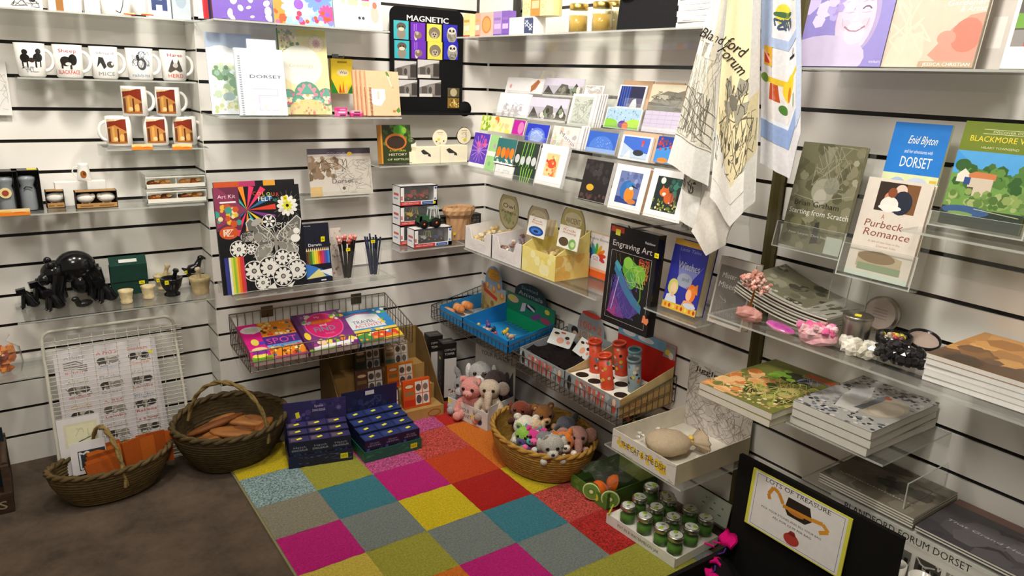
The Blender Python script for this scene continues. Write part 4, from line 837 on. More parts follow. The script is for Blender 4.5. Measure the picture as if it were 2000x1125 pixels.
# dark boxes behind the paper bag
for k, (x0, x1, lb) in enumerate(((530, 695, 'black lettered box, left of two behind the paper bag'), (700, 850, 'black lettered box, right of two behind the paper bag'))):
    a0 = at('B', k7(x0, 800), .06); b0 = at('B', k7(x1, 800), .06); m = MB('print'); w_ = b0.x-a0.x; h = .085; m.box(-w_/2, w_/2, 0, .04, 0, h, '#2a2826'); a = Art(m, w_, h); a.txt('GROW YOUR', .5, .8, .08, '#8a8680', w=.8); a.rect(.1, .45, .9, .75, '#4a4640'); a.scrib(14, .12, .46, .88, .74, '#8d877c', .02); a.circ(.3, .25, .12, '#6a6454')
    if k == 1: a.txt('OWN', .5, .2, .1, '#8a8680', w=.4)
    tag(m.build('gift_box', None, ((a0.x+b0.x)/2, -.06, zB6+.0006)), lb, 'box', 'black lettered boxes')
c = at('B', k7(640, 850), .10); m = MB('board'); m.ball((0, 0, .04), (.022, .02, .04), '#5f4c34', bump=.12, flat=1); tag(m.build('coconut_pot', None, (c.x, -.115, zB6+.0006)), 'small brown rounded pot beside the tractor boxes', 'pot')
# paper bag
o = thing('paper_bag', 'brown paper bag with rolled-down top near the corner', 'paper bag', (-.20, -.115, zB6+.0008), R(4))
m = MB('board'); prof = [(.050, 0), (.053, .04), (.056, .09), (.070, .105), (.074, .122), (.066, .135), (.05, .130), (.046, .10), (0, .08)]
m.lathe(prof, '#b8906a', n=26, sy=.7, wob=lambda i, j: 1+.05*math.sin(i*2.9+j)+.03*math.sin(i*5.1), smooth=False); m.build('bag', o)
# ================================================================== the right-hand wall, left of the upright
# ---- top shelf: soaps, jars, bag, folded towels
def boxC(name, label, cat, p0, p1, d, h, depth, base, art, z, mat='print', group=None, top=None):
    a0 = at('C', p0, d); b0 = at('C', p1, d); wd = abs(a0.y-b0.y); o = MB(mat); o.box(-wd/2, wd/2, 0, depth, 0, h, base, top=top)
    if art: art(Art(o, wd, h))
    return tag(o.build(name, None, (-d, (a0.y+b0.y)/2, z+.0006), (0, 0, YAWW['C'])), label, cat, group)
zz = zC1
for k, (x0, x1, c1_, lb) in enumerate(((742, 800, '#e8dca0', 'cream striped soap bar at the left end of the top shelf'), (845, 885, '#e0a890', 'peach soap bar second from left on the top shelf'), (890, 1000, '#e8b4a4', 'pink soap bar with orange oval on the top shelf'), (1004, 1075, '#a88ac8', 'lilac soap bar beside the orange oval soap'), (1078, 1140, '#7a5ab0', 'purple wrapped soap bar, right end of the soaps'))):
    boxC('soap_bar', lb, 'soap bar', k5(x0, 290), k5(x1, 280), .2, .085, .03, c1_, (lambda a, k=k: (a.ell(.5, .5, .38, .36, '#d8843a'), a.ell(.5, .5, .3, .28, '#e0a060')) if k == 2 else (a.rect(.1, .3, .9, .5, '#f0ead0' if k < 2 else '#c8b0dc'), a.rect(.1, .65, .9, .75, '#d8a84a' if k < 2 else '#8f6ab8'), a.rect(.0, .0, 1, .1, '#c85a3a' if k < 2 else '#6a4aa0'))), zz, group='wrapped soap bars')
c = at('C', k5(1300, 270), .17); o = thing('soap_pack', 'white round-ended soap pack with navy pattern label', 'soap pack', (-.17, c.y, zz+.0006), YAWW['C'])
b = MB('print'); b.bevbox(.165, .06, .06, .022, '#e8e6e6'); a = Art(b, .05, .05, lambda x, z, e: (.025+x, -.03-e, .006+z)); a.rect(0, 0, 1, 1, '#3a4468'); a.flower(.3, .65, .25, 6, '#cfd6e4', '#3a4468'); a.flower(.72, .4, .25, 6, '#cfd6e4', '#3a4468'); b.build('wrapper', o)
c = at('C', k5(1420, 130), .17); o = thing('soap_pack', 'yellow dotted soap pack with orange panel above the white one', 'soap pack', (-.165, c.y, zz+.0612), YAWW['C'])
b = MB('print'); b.bevbox(.175, .06, .06, .024, '#f2e6a0'); a = Art(b, .17, .06, lambda x, z, e: (x-.085, -.03-e, z)); a.rect(.36, 0, .68, 1, '#e8843a'); a.rect(.4, .4, .64, .8, '#f0b890'); a.speck(16, .14, .1, .34, .9, ['#d8a840'], .012, .018); a.speck(12, .7, .1, .86, .9, ['#d8a840'], .012, .018); b.build('wrapper', o)
boxC('photo_frame', 'dark frame with small picture behind the soaps', 'frame', k5(860, 60), k5(1210, 55), .1, .2, .02, '#2a2826', lambda a: (a.rect(.08, .08, .92, .92, '#e8e4dc'), a.rect(.35, .1, .7, .5, '#c8a880')), zz)
for k, (x0, x1, lb) in enumerate(((615, 738, 'honey jar at the left on the top shelf'), (742, 870, 'honey jar in the middle on the top shelf'))):
    K5 = K(880, 0, 2.857); c = at('C', K5((x0+x1)/2, 160), .19); o = thing('honey_jar', lb, 'jar', (-.165, c.y+.0, zz+.0006), YAWW['C'], 'glass honey jars'); r = .031
    b = MB('glass'); b.lathe([(r*.9, 0), (r, .006), (r, .06), (r*.88, .072)], '#fff', n=22); b.build('glass_body', o)
    b = MB('gloss'); b.lathe([(0, .003), (r*.92, .004), (r*.92, .055), (0, .056)], '#caa24a', n=20); b.build('honey', o)
    b = MB('metal'); b.lathe([(r*.93, .072), (r*.95, .074), (r*.95, .088), (r*.9, .09), (0, .09)], '#d8b860', n=22); b.build('lid', o)
m5_ = K(880, 0, 2.857)
c = at('C', m5_(895, 155), .1); o = thing('honey_jar', 'honey jar with black round label behind the black bag', 'jar', (-.09, c.y, zz+.0006), YAWW['C'], 'glass honey jars'); b = MB('glass'); b.lathe([(.026, 0), (.03, .006), (.03, .075), (.026, .085)], '#fff', n=20); b.build('glass_body', o)
b = MB('gloss'); b.lathe([(0, .003), (.0275, .004), (.0275, .07), (0, .071)], '#e0d0a0', n=18); a = cyl_art(b, .0302, .07, 0, .03, None, 8, -110); a.ell(.5, .4, .4, .3, '#1c1a18'); a.ell(.5, .4, .2, .15, '#d8c890'); b.build('honey', o); b = MB('metal'); b.lathe([(.028, .085), (.029, .1), (0, .1)], '#d8b860', n=18); b.build('lid', o)
c0 = at('C', m5_(925, 150), .2); c1 = at('C', m5_(1265, 135), .2); wd = c0.y-c1.y; o = thing('black_bag', 'black cloth bag with white label beside the folded towels', 'bag', (-.2, (c0.y+c1.y)/2, zz+.0006), YAWW['C'])
b = MB('cloth'); b.card([(-wd/2, 0), (wd/2, 0), (wd/2*.97, .1), (wd/2*.9, .2), (-wd/2*.8, .2), (-wd/2*.92, .1)], 0, .12, '#242426'); a = Art(b, wd, .2, mat='paper'); a.rect(.42, .45, .8, .95, '#eceae6'); a.k += 1; a.scrib(8, .45, .5, .76, .9, '#b8b6b0', .01); b.ball((-wd*.32, -.01, .1), (.03, .012, .012), '#1c1c1e'); b.build('cloth_body', o)
for k in range(6):
    c0 = at('C', m5_(1275, 130), .22); b = MB('cloth'); b.bevbox(.20-.008*(k % 2), .16, .0135, .006, ['#f3f2f0', '#ebe9e6'][k % 2], M=T(.09, .08, 0) @ RZ(rnd.uniform(-3, 3)), n=3)
    a = Art(b, .18, .012, lambda x, z, e: (x, -.004-e, z)); a.rect(.1, .3, .6, .4, '#a8a8a6')
    tag(b.build('folded_towel', None, (-.225, c0.y, zz+.0006+k*.0142), (0, 0, YAWW['C'])), 'folded white printed towel, number %s from the bottom of the shelf pile' % ['one', 'two', 'three', 'four', 'five', 'six'][k], 'towel', 'folded white towels in a pile')
# ---- stepped card racks
def card(label, bl, br, tl, d, art, base='#f2f0f2', t=.004, lean=14, group='greeting cards on the stepped rack', name='greeting_card', pages=False):
    return facing(name, label, 'card', 'C', bl, br, tl, d, lean, t, base, art, group=group, pages=pages)
rk = []
def mount(inner, m_=.13, mb_=None, col='#f2f0f2'):
    def f(a):
        a.rect(0, 0, 1, 1, col); w0, h0 = a.w, a.h; mm = MB('print'); 
        sub = Art(a.mb, w0*(1-2*m_), h0*(1-2*m_*.8-(mb_ or 0)), (lambda x, z, e: a.fn(x+w0*m_, z+h0*(m_*.8+(mb_ or 0)), e)), a.mat, a.M, a.e); sub.k = a.k+.5; inner(sub)
    return f
def a_sketch(cols, n=26, bg='#e4e2e6'):
    return lambda a: (a.rect(0, 0, 1, 1, bg), a.scrib(n, .05, .05, .95, .9, cols[0], .02), a.scrib(n//2, .1, .1, .9, .7, cols[-1], .03))
def a_photo3(a): a.rect(0, 0, 1, 1, '#b8b4c4'); a.rect(0, .6, 1, 1, '#cfcade'); a.poly([(0, .1), (.1, .6), (.3, .1)], '#4a4642'); a.poly([(.3, .1), (.45, .7), (.62, .65), (.7, .1)], '#5f5b55'); a.poly([(.7, .2), (.82, .75), (1, .3), (1, .1), (.7, .1)], '#44403c'); a.speck(14, .3, .1, 1, .5, ['#8a867c', '#3a3834', '#d8d4d0', '#7a8a72'], .03, .06); a.rect(0, 0, 1, .1, '#d8d4d6')
card('pale card with small pink dot, back row of the left rack', m1(360, 180), m1(520, 185), m1(360, 75), .07, lambda a: (a.rect(0, 0, 1, 1, '#eae8ec'), a.circ(.2, .45, .05, '#e0a0a8')))
card('card with a brown feather, back row of the left rack', m1(520, 180), m1(605, 190), m1(520, 80), .07, lambda a: (a.rect(0, 0, 1, 1, '#efedf0'), a.poly([(.1, .1), (.05, .5), (.5, .95), (.7, .8), (.45, .3)], '#b8754a'), a.line([(.12, .1), (.55, .85)], .04, '#8a4f2c')))
card('grey street photo card, back row of the left rack', m1(610, 200), m1(865, 210), m1(610, 80), .07, a_photo3)
card('pencil sketch card at the right end of the back row', m1(885, 190), m1(1010, 215), m1(905, 118), .07, a_sketch(['#a8a09c', '#c8b8b0'], 20))
card('pale buildings sketch card, second row from the back', m1(300, 330), m1(505, 345), m1(320, 178), .13, lambda a: (a.rect(0, 0, 1, 1, '#eceaf0'), a.speck(20, .2, .1, .85, .5, ['#c8c4cc', '#b4b0b8'], .03, .06, 4), a.scrib(20, .2, .1, .85, .6, '#b8b4be', .012)))
card('grey card of three town photos, second row', m1(510, 355), m1(755, 380), m1(530, 205), .13, a_photo3)
card('tall grey-green sketch card, second row of the left rack', m1(770, 390), m1(925, 415), m1(815, 178), .135, mount(a_sketch(['#8f958c', '#a8aea4'], 26, '#c4cac2'), .1), t=.006)
for k in range(4): card('white card stacked %s behind the tall grey-green sketch card' % ['first', 'second', 'third', 'fourth'][k], m1(925+16*k, 408), m1(948+16*k, 410), m1(955+16*k, 185), .128-.006*k, lambda a: a.rect(0, 0, 1, 1, '#e6e2e4'), t=.002)
def a_floral(a): a.rect(0, 0, 1, 1, '#f0e8b0'); a.rect(0, 0, .25, 1, '#c8d86a'); a.speck(18, .0, .0, .3, .98, ['#a8c83a', '#dfe8a0', '#88b030'], .03, .06); a.circ(.5, .75, .08, '#e8802c'); a.speck(20, .3, .02, .95, .7, ['#f2d86a', '#f0e0a0', '#e8c8a0', '#d8c88a'], .03, .07)
card('yellow and green floral card, third row', m1(195, 420), m1(395, 455), m1(205, 320), .19, a_floral)
card('magenta card strip, third row of the left rack', m1(405, 450), m1(478, 470), m1(408, 350), .19, lambda a: (a.rect(0, 0, 1, 1, '#b8209a'), a.ell(.7, .5, .25, .4, '#d880b8')))
def a_dand(a): a.rect(0, 0, 1, 1, '#2438c0'); a.ell(.5, .3, .38, .5, '#5a78d8', 20); a.ell(.5, .3, .28, .38, '#8aa4e4', 18); a.scrib(14, .2, .05, .8, .7, '#b8c8f0', .012)
card('deep blue dandelion card, third row of the left rack', m1(490, 485), m1(635, 520), m1(485, 368), .19, a_dand)
card('sketch card with purple lettering, third row', m1(660, 520), m1(830, 560), m1(670, 385), .19, lambda a: (a.rect(0, 0, 1, 1, '#dcd8d4'), a.speck(18, .05, .05, .95, .95, ['#c8b8a8', '#b8c8a0', '#d8c0b8', '#b0aab8'], .04, .09), a.txt('Mama', .6, .35, .2, '#8a7aa8', w=.7, rot=-24)))
for k in range(3): card('pale card end stacked %s behind the purple lettered card' % ['first', 'second', 'third'][k], m1(835+18*k, 560-4*k), m1(858+18*k, 562-4*k), m1(850+18*k, 395), .186-.006*k, lambda a: a.rect(0, 0, 1, 1, '#dedadf'), t=.002)
def a_fire(a): a.rect(0, 0, 1, .12, '#efedf0'); a.rect(0, .12, 1, 1, '#5a3ab8'); [a.line([(.5, .5), (.5+.5*math.cos(q), .55+.4*math.sin(q))], .03, '#b880d8') for q in [i*.42 for i in range(15)]]; a.speck(10, .3, .6, .9, .98, ['#d868b0', '#c850a0'], .06, .1)
card('purple firework flower card at the left end of the front row', m1(115, 655), m1(215, 690), m1(150, 430), .25, a_fire)
card('green patterned card beside the purple firework card', m1(220, 690), m1(280, 705), m1(225, 448), .25, lambda a: (a.rect(0, 0, 1, 1, '#9fcf8a'), a.rect(0, .42, 1, .55, '#e4ece0'), a.circ(.6, .7, .15, '#b8a8b0'), a.circ(.4, .2, .15, '#88b878')))
def a_tulip(a): a.rect(0, 0, 1, 1, '#2f6f72'); [a.ell(x, .45, .11, .22, c) for x, c in ((.15, '#e07a1c'), (.4, '#e8862c'), (.62, '#d8681c'), (.85, '#e8822a'))]; a.scrib(14, .05, .0, .95, .25, '#e8e4d8', .03); a.rect(0, .0, 1, .06, '#f0eef0')
card('teal card with orange tulips in the front row', m1(285, 640), m1(408, 665), m1(288, 470), .245, a_tulip, lean=14)
def a_snow(a): a.rect(0, 0, 1, 1, '#26382f'); [a.line([(x, 0), (x+.05, 1)], .03, '#7ac04a') for x in (.3, .45, .6, .7)]; [a.ell(x, y, .1, .18, '#c8ccd0') for x, y in ((.15, .3), (.4, .25), (.65, .3), (.88, .28))]
card('dark card with green stems and white snowdrops', m1(412, 655), m1(560, 690), m1(412, 490), .245, a_snow)
card('white card edge with pale lettering under the tulips', m1(288, 725), m1(405, 745), m1(288, 650), .255, lambda a: (a.rect(0, 0, 1, 1, '#e8e6e8'), a.scrib(6, .2, .3, .8, .6, '#bab6b2', .02)), lean=14)
card('dark card of green grass below the snowdrop card', m1(410, 760), m1(548, 775), m1(410, 662), .255, lambda a: (a.rect(0, 0, 1, 1, '#2a3a38'), [a.line([(x, 0), (x+(.5-x)*-.3, 1)], .035, '#8ac83a') for x in (.35, .45, .55, .65, .75)]), lean=14)
card('white card with orange poppy picture, right end of the front row', m1(555, 775), m1(725, 822), m1(590, 510), .265, mount(lambda a: (a.rect(0, 0, 1, 1, '#e8c890'), a.ell(.5, .55, .35, .2, '#d8502c'), a.speck(22, .02, .02, .98, .98, ['#d8743a', '#c8442c', '#f0d8a0', '#8a5a34', '#e0a060'], .05, .1)), .26, .02), t=.012)
# right rack
def a_horse(a): a.rect(0, 0, 1, 1, '#1c2a7a'); a.rect(.45, 0, 1, 1, '#1c2048'); [a.line([(.1+.1*i, 0), (.08+.1*i, 1)], .03, '#3a6ad0') for i in range(4)]; a.poly([(.5, 0), (.6, .35), (.72, .42), (.8, .1), (.8, 0)], '#d8e0e8')
def a_hill(a): a.rect(0, 0, 1, 1, '#d8d0b8'); a.poly([(0, .2), (.2, .55), (.5, .75), (.8, .7), (1, .8), (1, 0), (0, 0)], '#7a766a'); a.ell(.4, .5, .2, .1, '#b8b4a4'); a.poly([(0, 0), (0, .3), (.4, .25), (1, .1), (1, 0)], '#4a4842'); a.scrib(16, .05, .05, .95, .7, '#5a564c', .015)
def a_phea(a): a.rect(0, 0, 1, 1, '#a8c8e0'); a.speck(40, .02, .4, .98, .95, ['#7aa0c8', '#5a7aa8', '#d0e4f0'], .01, .02); a.ell(.15, .15, .25, .3, '#8ac83a'); a.ell(.85, .15, .25, .35, '#a8d84a'); a.rect(0, 0, 1, .1, '#78b83a'); a.ell(.52, .2, .12, .2, '#6a3a8a'); a.circ(.62, .12, .09, '#e8702c')
card('card of a white horse in blue woods', m1(1095, 275), m1(1275, 285), m1(1105, 125), .08, mount(a_horse, .06))
card('sepia hillside sketch card on a buff mount', m1(1305, 290), m1(1530, 300), m1(1320, 122), .08, a_hill, base='#c8a888')
for k, (x, y) in enumerate(((1110, 108), (1320, 120))): card('buff backing card showing behind the %s' % ('horse card', 'hillside card')[k], m1(x, 280), m1(x+195, 290), m1(x+10, y-12), .074, lambda a: a.rect(0, 0, 1, 1, '#c09c7c'), base='#c09c7c')
card('card of a bright pheasant between green bushes', m1(1015, 400), m1(1245, 435), m1(1035, 265), .145, mount(a_phea, .02))
card('pale lilac patterned card, third row of the right rack', m1(1265, 440), m1(1500, 450), m1(1285, 300), .145, lambda a: (a.rect(0, 0, 1, 1, '#c4bcd4'), [a.line([(0, y), (1, y+.03)], .006, '#9a90b4') for y in (.2, .4, .6, .8)], [a.line([(x, 0), (x, 1)], .01, '#b0a6c4') for x in (.2, .4, .6, .8)], a.rect(0, 0, 1, .25, '#d8d2e0')))
def a_dome(a): a.rect(0, 0, 1, 1, '#2f62c8'); a.ell(.5, .2, .42, .6, '#4a7ad8', 22); a.rect(0, 0, 1, .2, '#8aa8e0'); a.speck(30, .3, .2, .8, .7, ['#7aa0e8', '#a8c0f0'], .01, .015)
def a_sea(a): a.rect(0, 0, 1, 1, '#3a6ad0'); a.poly([(0, 0), (0, .7), (.5, .35), (1, .3), (1, 0)], '#b8cce4'); a.ell(.65, .3, .2, .14, '#2a3040'); a.poly([(.1, 0), (.3, .4), (.4, 0)], '#e4ecf4'); a.circ(.75, .8, .05, '#d83a3a'); a.rect(.72, .6, .78, .76, '#d85a4a')
def a_berry(a): a.rect(0, 0, 1, 1, '#1c3f9a'); a.poly([(0, 0), (0, .5), (1, .7), (1, 0)], '#3f8ad8'); a.speck(16, .1, .5, .9, .95, ['#c8403a', '#a83a4a', '#6a3a5a'], .05, .08); a.ell(.5, .1, .3, .1, '#e0842c')
card('blue domed night sky card, second row of the right rack', m1(895, 565), m1(1085, 590), m1(895, 425), .20, a_dome)
card('blue seaside card with red lantern, second row', m1(1110, 620), m1(1310, 640), m1(1098, 455), .205, mount(a_sea, .07), t=.008)
card('blue card with red berries beside the towel', m1(1345, 640), m1(1460, 655), m1(1360, 465), .205, a_berry, t=.008)
for k, (x, y, w_, lb) in enumerate(((1110, 432, 250, 'buff backing card standing behind the seaside card'), (1110, 442, 235, 'second buff backing card behind the seaside card'))): card(lb, m1(x, 620), m1(x+w_, 640), m1(x-5, y), .195-.008*k, lambda a: a.rect(0, 0, 1, 1, '#c8a88c'), base='#c8a88c', t=.003)
def a_night(a): a.rect(0, 0, 1, 1, '#1e1a1c'); a.circ(.42, .72, .04, '#d8d4c8'); a.ell(.35, .34, .14, .08, '#d8a82c'); a.speck(12, .05, .5, .95, .98, ['#2f2a2c', '#3a3436'], .06, .12); a.speck(14, .05, .05, .95, .2, ['#5a3a3a', '#4a3030'], .03, .06)
def a_king(a): a.rect(0, 0, 1, 1, '#6a7ab0'); a.rect(0, 0, 1, .2, '#28408a'); a.speck(14, .05, .6, .95, .98, ['#3f4a86', '#8a98c8', '#56649a'], .05, .1); a.ell(.42, .42, .28, .3, '#2a6ab8'); a.ell(.58, .3, .22, .24, '#e0882c'); a.ell(.55, .58, .2, .1, '#2f78c0'); a.poly([(.62, .62), (.98, .5), (.66, .54)], '#20242c'); a.ell(.62, .5, .09, .05, '#e8e4dc'); a.ell(.75, .1, .2, .08, '#c87a3a')
def a_fox(a): a.rect(0, 0, 1, 1, '#1c2a2a'); a.circ(.25, .88, .1, '#e0e4dc'); a.speck(16, .4, .5, .98, .95, ['#2f6a5a', '#3f8070', '#244a44'], .06, .12); a.ell(.4, .55, .2, .13, '#d86a2c'); a.poly([(.25, .6), (.3, .75), (.4, .62)], '#d86a2c'); a.poly([(.45, .62), (.52, .74), (.56, .58)], '#d86a2c'); a.ell(.4, .5, .08, .05, '#efe6d8'); a.ell(.62, .4, .2, .16, '#c85a28'); a.speck(46, .02, .02, .98, .36, ['#c8b84a', '#8a9a3a', '#d8d0a0', '#6a7a34', '#5a6a2c'], .02, .05); a.rect(.7, .2, .75, .6, '#8a4a4a'); a.rect(.85, .2, .9, .55, '#6a5a4a')
card('dark night card with a yellow bird, left in the front row', m1(845, 885), m1(1018, 932), m1(782, 595), .265, a_night, t=.012)
card('white mounted kingfisher picture in the front row', m1(1040, 940), m1(1255, 1000), m1(988, 628), .262, mount(a_king, .17, .02), t=.016, pages='#c8a888')
card('white mounted fox picture in the front row', m1(1275, 1000), m1(1518, 1055), m1(1228, 665), .262, mount(a_fox, .17, .02), t=.016, pages='#c8a888')
card('dark plum card at the right end of the front row', m1(1500, 930), m1(1545, 945), m1(1480, 690), .23, lambda a: (a.rect(0, 0, 1, 1, '#4a2a4a'), a.rect(0, .7, 1, 1, '#d8a890')))
for k, (x, y, w_, lb) in enumerate(((1040, 618, 215, 'buff backing card standing behind the kingfisher picture'), (1275, 650, 215, 'buff backing card standing behind the fox picture'))): card(lb, m1(x, 935+60*k), m1(x+w_, 990+60*k), m1(x-55, y), .243, lambda a: a.rect(0, 0, 1, 1, '#c09878'), base='#c09878', t=.004)
for k, (x, y) in enumerate(((430, 835), (1545, 870))): pass
def rack(label, y0, y1, rows):     # clear stepped rack: one ledge, one lip and one sloping back per row
    o = thing('card_rack', label, 'card rack', (0, -(y0+y1)/2, rows[0][1]-.012), YAWW['C'], 'clear stepped card racks'); w2 = (y1-y0)/2
    for d, z, h in rows:
        b = MB('acrylic'); zb = z-(rows[0][1]-.012); t = .003
        b.box(-w2, w2, -d-.006, -d+.022, zb-.004, zb-.001, '#fff'); b.box(-w2, w2, -d-.009, -d-.006, zb-.004, zb+.018, '#fff'); b.box(-w2, w2, -d-.009, -d-.006, zb+.018, zb+.0187, '#fff', 'acrylic_edge')
        b.box(-w2, w2, 0, .002, 0, h, '#fff', M=T(0, -d+.026, zb-.002) @ RX(-14)); b.build('step', o)
    b = MB('acrylic'); b.box(-w2, w2, -.004, -.001, 0, .02, '#fff')
    for x in (-w2, w2-.003):
        z0 = 0; d0 = rows[0][0]+.009; dt = rows[-1][0]+.009; zt_ = rows[-1][1]-rows[0][1]+.03
        b.add([(x, -d0, 0), (x, -.001, .0), (x, -.001, zt_), (x, -dt, zt_)], [(0, 1, 2, 3)], '#fff', 'acrylic')
    b.build('side_panels', o)
def zrow(p, d): return at('C', p, d).z
rack('clear stepped rack of cards near the corner', at('C', m1(110, 660), .26).y*-1-.0, -at('C', m1(790, 800), .26).y, [(.272, zrow(m1(560, 775), .265)-.004, .1), (.197, zrow(m1(490, 485), .19)-.003, .1), (.137, zrow(m1(510, 355), .13)-.003, .1), (.077, zrow(m1(610, 200), .07)-.003, .1)])
rack('clear stepped rack of cards left of the tea towels', -at('C', m1(845, 885), .27).y, -at('C', m1(1560, 1060), .27).y, [(.277, zrow(m1(1040, 940), .265)-.004, .12), (.212, zrow(m1(1110, 620), .205)-.003, .1), (.152, zrow(m1(1015, 400), .145)-.003, .1), (.087, zrow(m1(1095, 275), .08)-.003, .1)])
# ---- trays of rocks
def tray(name, label, cat, x0, x1, d0, d1, z, hf, hs, col, art=None, sart=None, cut=None, group=None, back=None, inner=None, edge=None):
    """open carton: front at d0 from the wall, back at d1; front hf high with an optional dip, sides slope up to hs at the back"""
    wd = x1-x0; dp = d0-d1; t = .0025; o = thing(name, label, cat, (-d0, -(x0+x1)/2, z), YAWW['C'], group); inn = inner or col
    b = MB('board'); f = [(-wd/2, 0), (wd/2, 0), (wd/2, hf)]
    if cut: f += [(wd/2*.62, hf), (wd/2*.45, hf*cut), (-wd/2*.45, hf*cut), (-wd/2*.62, hf)]
    f += [(-wd/2, hf)]; b.card(f, 0, t, col)
    b.box(-wd/2, wd/2, t, dp, 0, t, inn); 
    for s_ in (-1, 1):
        xa = s_*wd/2; xb = s_*(wd/2-t); L_ = [(0, 0), (dp, 0), (dp, hs), (dp*.55, hs if hs > hf*1.3 else hf), (0, hf)] if False else [(0, 0), (dp, 0), (dp, hs), (0, hf)]
        vs = [(xa, y, zz_) for y, zz_ in L_]+[(xb, y, zz_) for y, zz_ in L_]; n = 4
        b.add(vs, [(0, 1, 2, 3), (7, 6, 5, 4), (0, 4, 5, 1), (1, 5, 6, 2), (2, 6, 7, 3), (3, 7, 4, 0)], col)
    if art: art(Art(b, wd, hf, mat='print'))
    if sart: sart(Art(b, dp, hf, lambda x, z_, e: (wd/2+e, x, z_), 'print'))
    b.build('carton', o)
    if back:
        hb_, bcol, bart, ov = back[:4]; sh_ = back[4] if len(back) > 4 else None; m = MB('board'); P = [(-wd/2, 0), (wd/2, 0), (wd/2, hs)]
        if sh_:
            P.append((wd/2, hb_*sh_))
            for i in range(13): q = math.pi*i/12; P.append((ov*math.cos(q), hb_*sh_+hb_*(1-sh_)*math.sin(q)**.8 if math.sin(q) > 0 else hb_*sh_))
            P.append((-wd/2, hb_*sh_))
        elif ov:
            for i in range(13): q = R(-20+220*i/12); P.append((ov*math.cos(q), hb_-ov*1.25+ov*1.25*math.sin(q)))
        else: P += [(wd/2, hb_), (-wd/2, hb_)]
        P.append((-wd/2, hs)); m.card(P, dp-t, dp, bcol); bart(Art(m, wd, hb_, lambda x, z_, e: (x-wd/2, dp-t-e, z_), 'print')); m.build('header_board', o)
    return o
yl = [-at('C', m2(100, 350), .235).y, -at('C', m2(285, 410), .235).y, -at('C', m2(495, 470), .235).y, -at('C', m2(725, 540), .235).y]
def oval_sign(title, lines, dark, g='#b8b088'):
    def f(a):
        a.ell(.5, .72, .36, .27*a.w/a.h*a.h/a.w if 0 else .36, '#8a8468', 28); a.ell(.5, .72, .33, .33, g, 28); a.ell(.5, .82, .25, .12, '#d8d0b0', 20); a.speck(14, .3, .5, .7, .66, ['#8a9a6a', '#7a8a5a', '#a8a884'], .03, .06); a.txt(title, .5, .76, .09, dark, w=.42); a.txt(lines, .5, .66, .055, dark, w=.5)
    return f
def rocks(o, wd, dp, n, cols, zt_, r0=.007, r1=.012):
    for i in range(n):
        q = MB('stone'); r = rnd.uniform(r0, r1); q.ball((0, 0, r*.8), (r, r*rnd.uniform(.7, 1), r*rnd.uniform(.6, .9)), rnd.choice(cols), n=7, k=5, bump=.2)
        yield q, r
def fill(o, x0, x1, d0, d1, z, n, cols, what, label, grp, r0=.008, r1=.014, rise=.03):
    for q, r in rocks(o, 0, 0, n, cols, 0, r0, r1):
        fx = rnd.random(); fy = rnd.random(); x = x0+.012+(x1-x0-.024)*fx; d = d0-.014-(d0-d1-.02)*fy
        tag(q.build(what, None, (-d, -x, z+rise*(.35+.75*fy)+rnd.uniform(0, .008)), (0, 0, rnd.uniform(0, 6))), label, what.replace('_', ' '), grp)
ztray = zC2+.0006
o = tray('rock_tray', 'white tray of pale rocks nearest the corner, tall oval header', 'tray', yl[0], yl[1]-.002, .235, .09, ztray, .088, .10, '#e6e2e2', lambda a: a.scrib(8, .1, .1, .9, .4, '#d4ced4', .006), None, .55, 'cardboard trays of rocks', (.215, '#dcd8cc', oval_sign('Owl', 'Pellets', '#3a3428'), .062))
o = tray('rock_tray', 'white tray of purple and brown rocks, middle of three', 'tray', yl[1], yl[2]-.002, .235, .09, ztray, .088, .10, '#e4dfe0', lambda a: a.scrib(8, .1, .1, .9, .4, '#d0c8d0', .006), None, .55, 'cardboard trays of rocks', (.2, '#cfc0a8', oval_sign('Crystals', 'and gems', '#8a7a6a', '#c4b49c'), .066))
def ysun(a): a.rect(0, 0, 1, 1, '#f0e088'); a.speck(10, .02, .05, .98, .95, ['#f4ea9c', '#f6efb8', '#ecd870'], .06, .12)
o = tray('rock_tray', 'yellow tray of sandy rocks, right of the white trays', 'tray', yl[2], yl[3], .235, .085, ztray, .088, .165, '#f0e08a', ysun, lambda a: (a.rect(0, 0, 1, 1, '#efd27a'), a.speck(10, .05, .05, .95, .95, ['#f0c060', '#f4dc94', '#e8b85a'], .1, .2)), .6, 'cardboard trays of rocks', (.225, '#ece0a4', oval_sign('ANCIENT', 'AMMONITES', '#6a5a34', '#b8ac70'), .075))
fill(o, yl[0], yl[1], .235, .092, ztray, 60, ['#d8c090', '#c8b488', '#e0d0a8', '#b89c6c', '#d8b878'], 'rock', 'small pale sandy rock in the tray nearest the corner', 'pale rocks in the corner tray', rise=.055)
fill(o, yl[1], yl[2], .235, .092, ztray, 55, ['#8a6a58', '#a89cb0', '#cfc4bc', '#7a6048', '#b8a088', '#9080a0'], 'rock', 'small purplish brown rock in the middle tray', 'mixed rocks in the middle tray', rise=.055)
fill(o, yl[2], yl[3], .235, .092, ztray, 60, ['#c8ac78', '#d8c08a', '#b89864', '#e0cc9a'], 'rock', 'small sandy rock in the yellow tray', 'sandy rocks in the yellow tray', rise=.05)
def leaflet(label, bl, br, tl, d, title, tw, art, z):
    facing('info_card', label, 'card', 'C', bl, br, tl, d, 10, .002, '#ece8e2', lambda a: (a.rect(0, 0, 1, 1, '#ece8e2'), art(a), a.txt('the', .3, .9, .05, '#b8442c', w=.12), a.txt(title[0], .5, .78, .1, '#b8442c', w=tw), a.txt(title[1], .5, .66, .1, '#b8442c', w=tw+.05)), None, None, 'info cards in the rock trays')
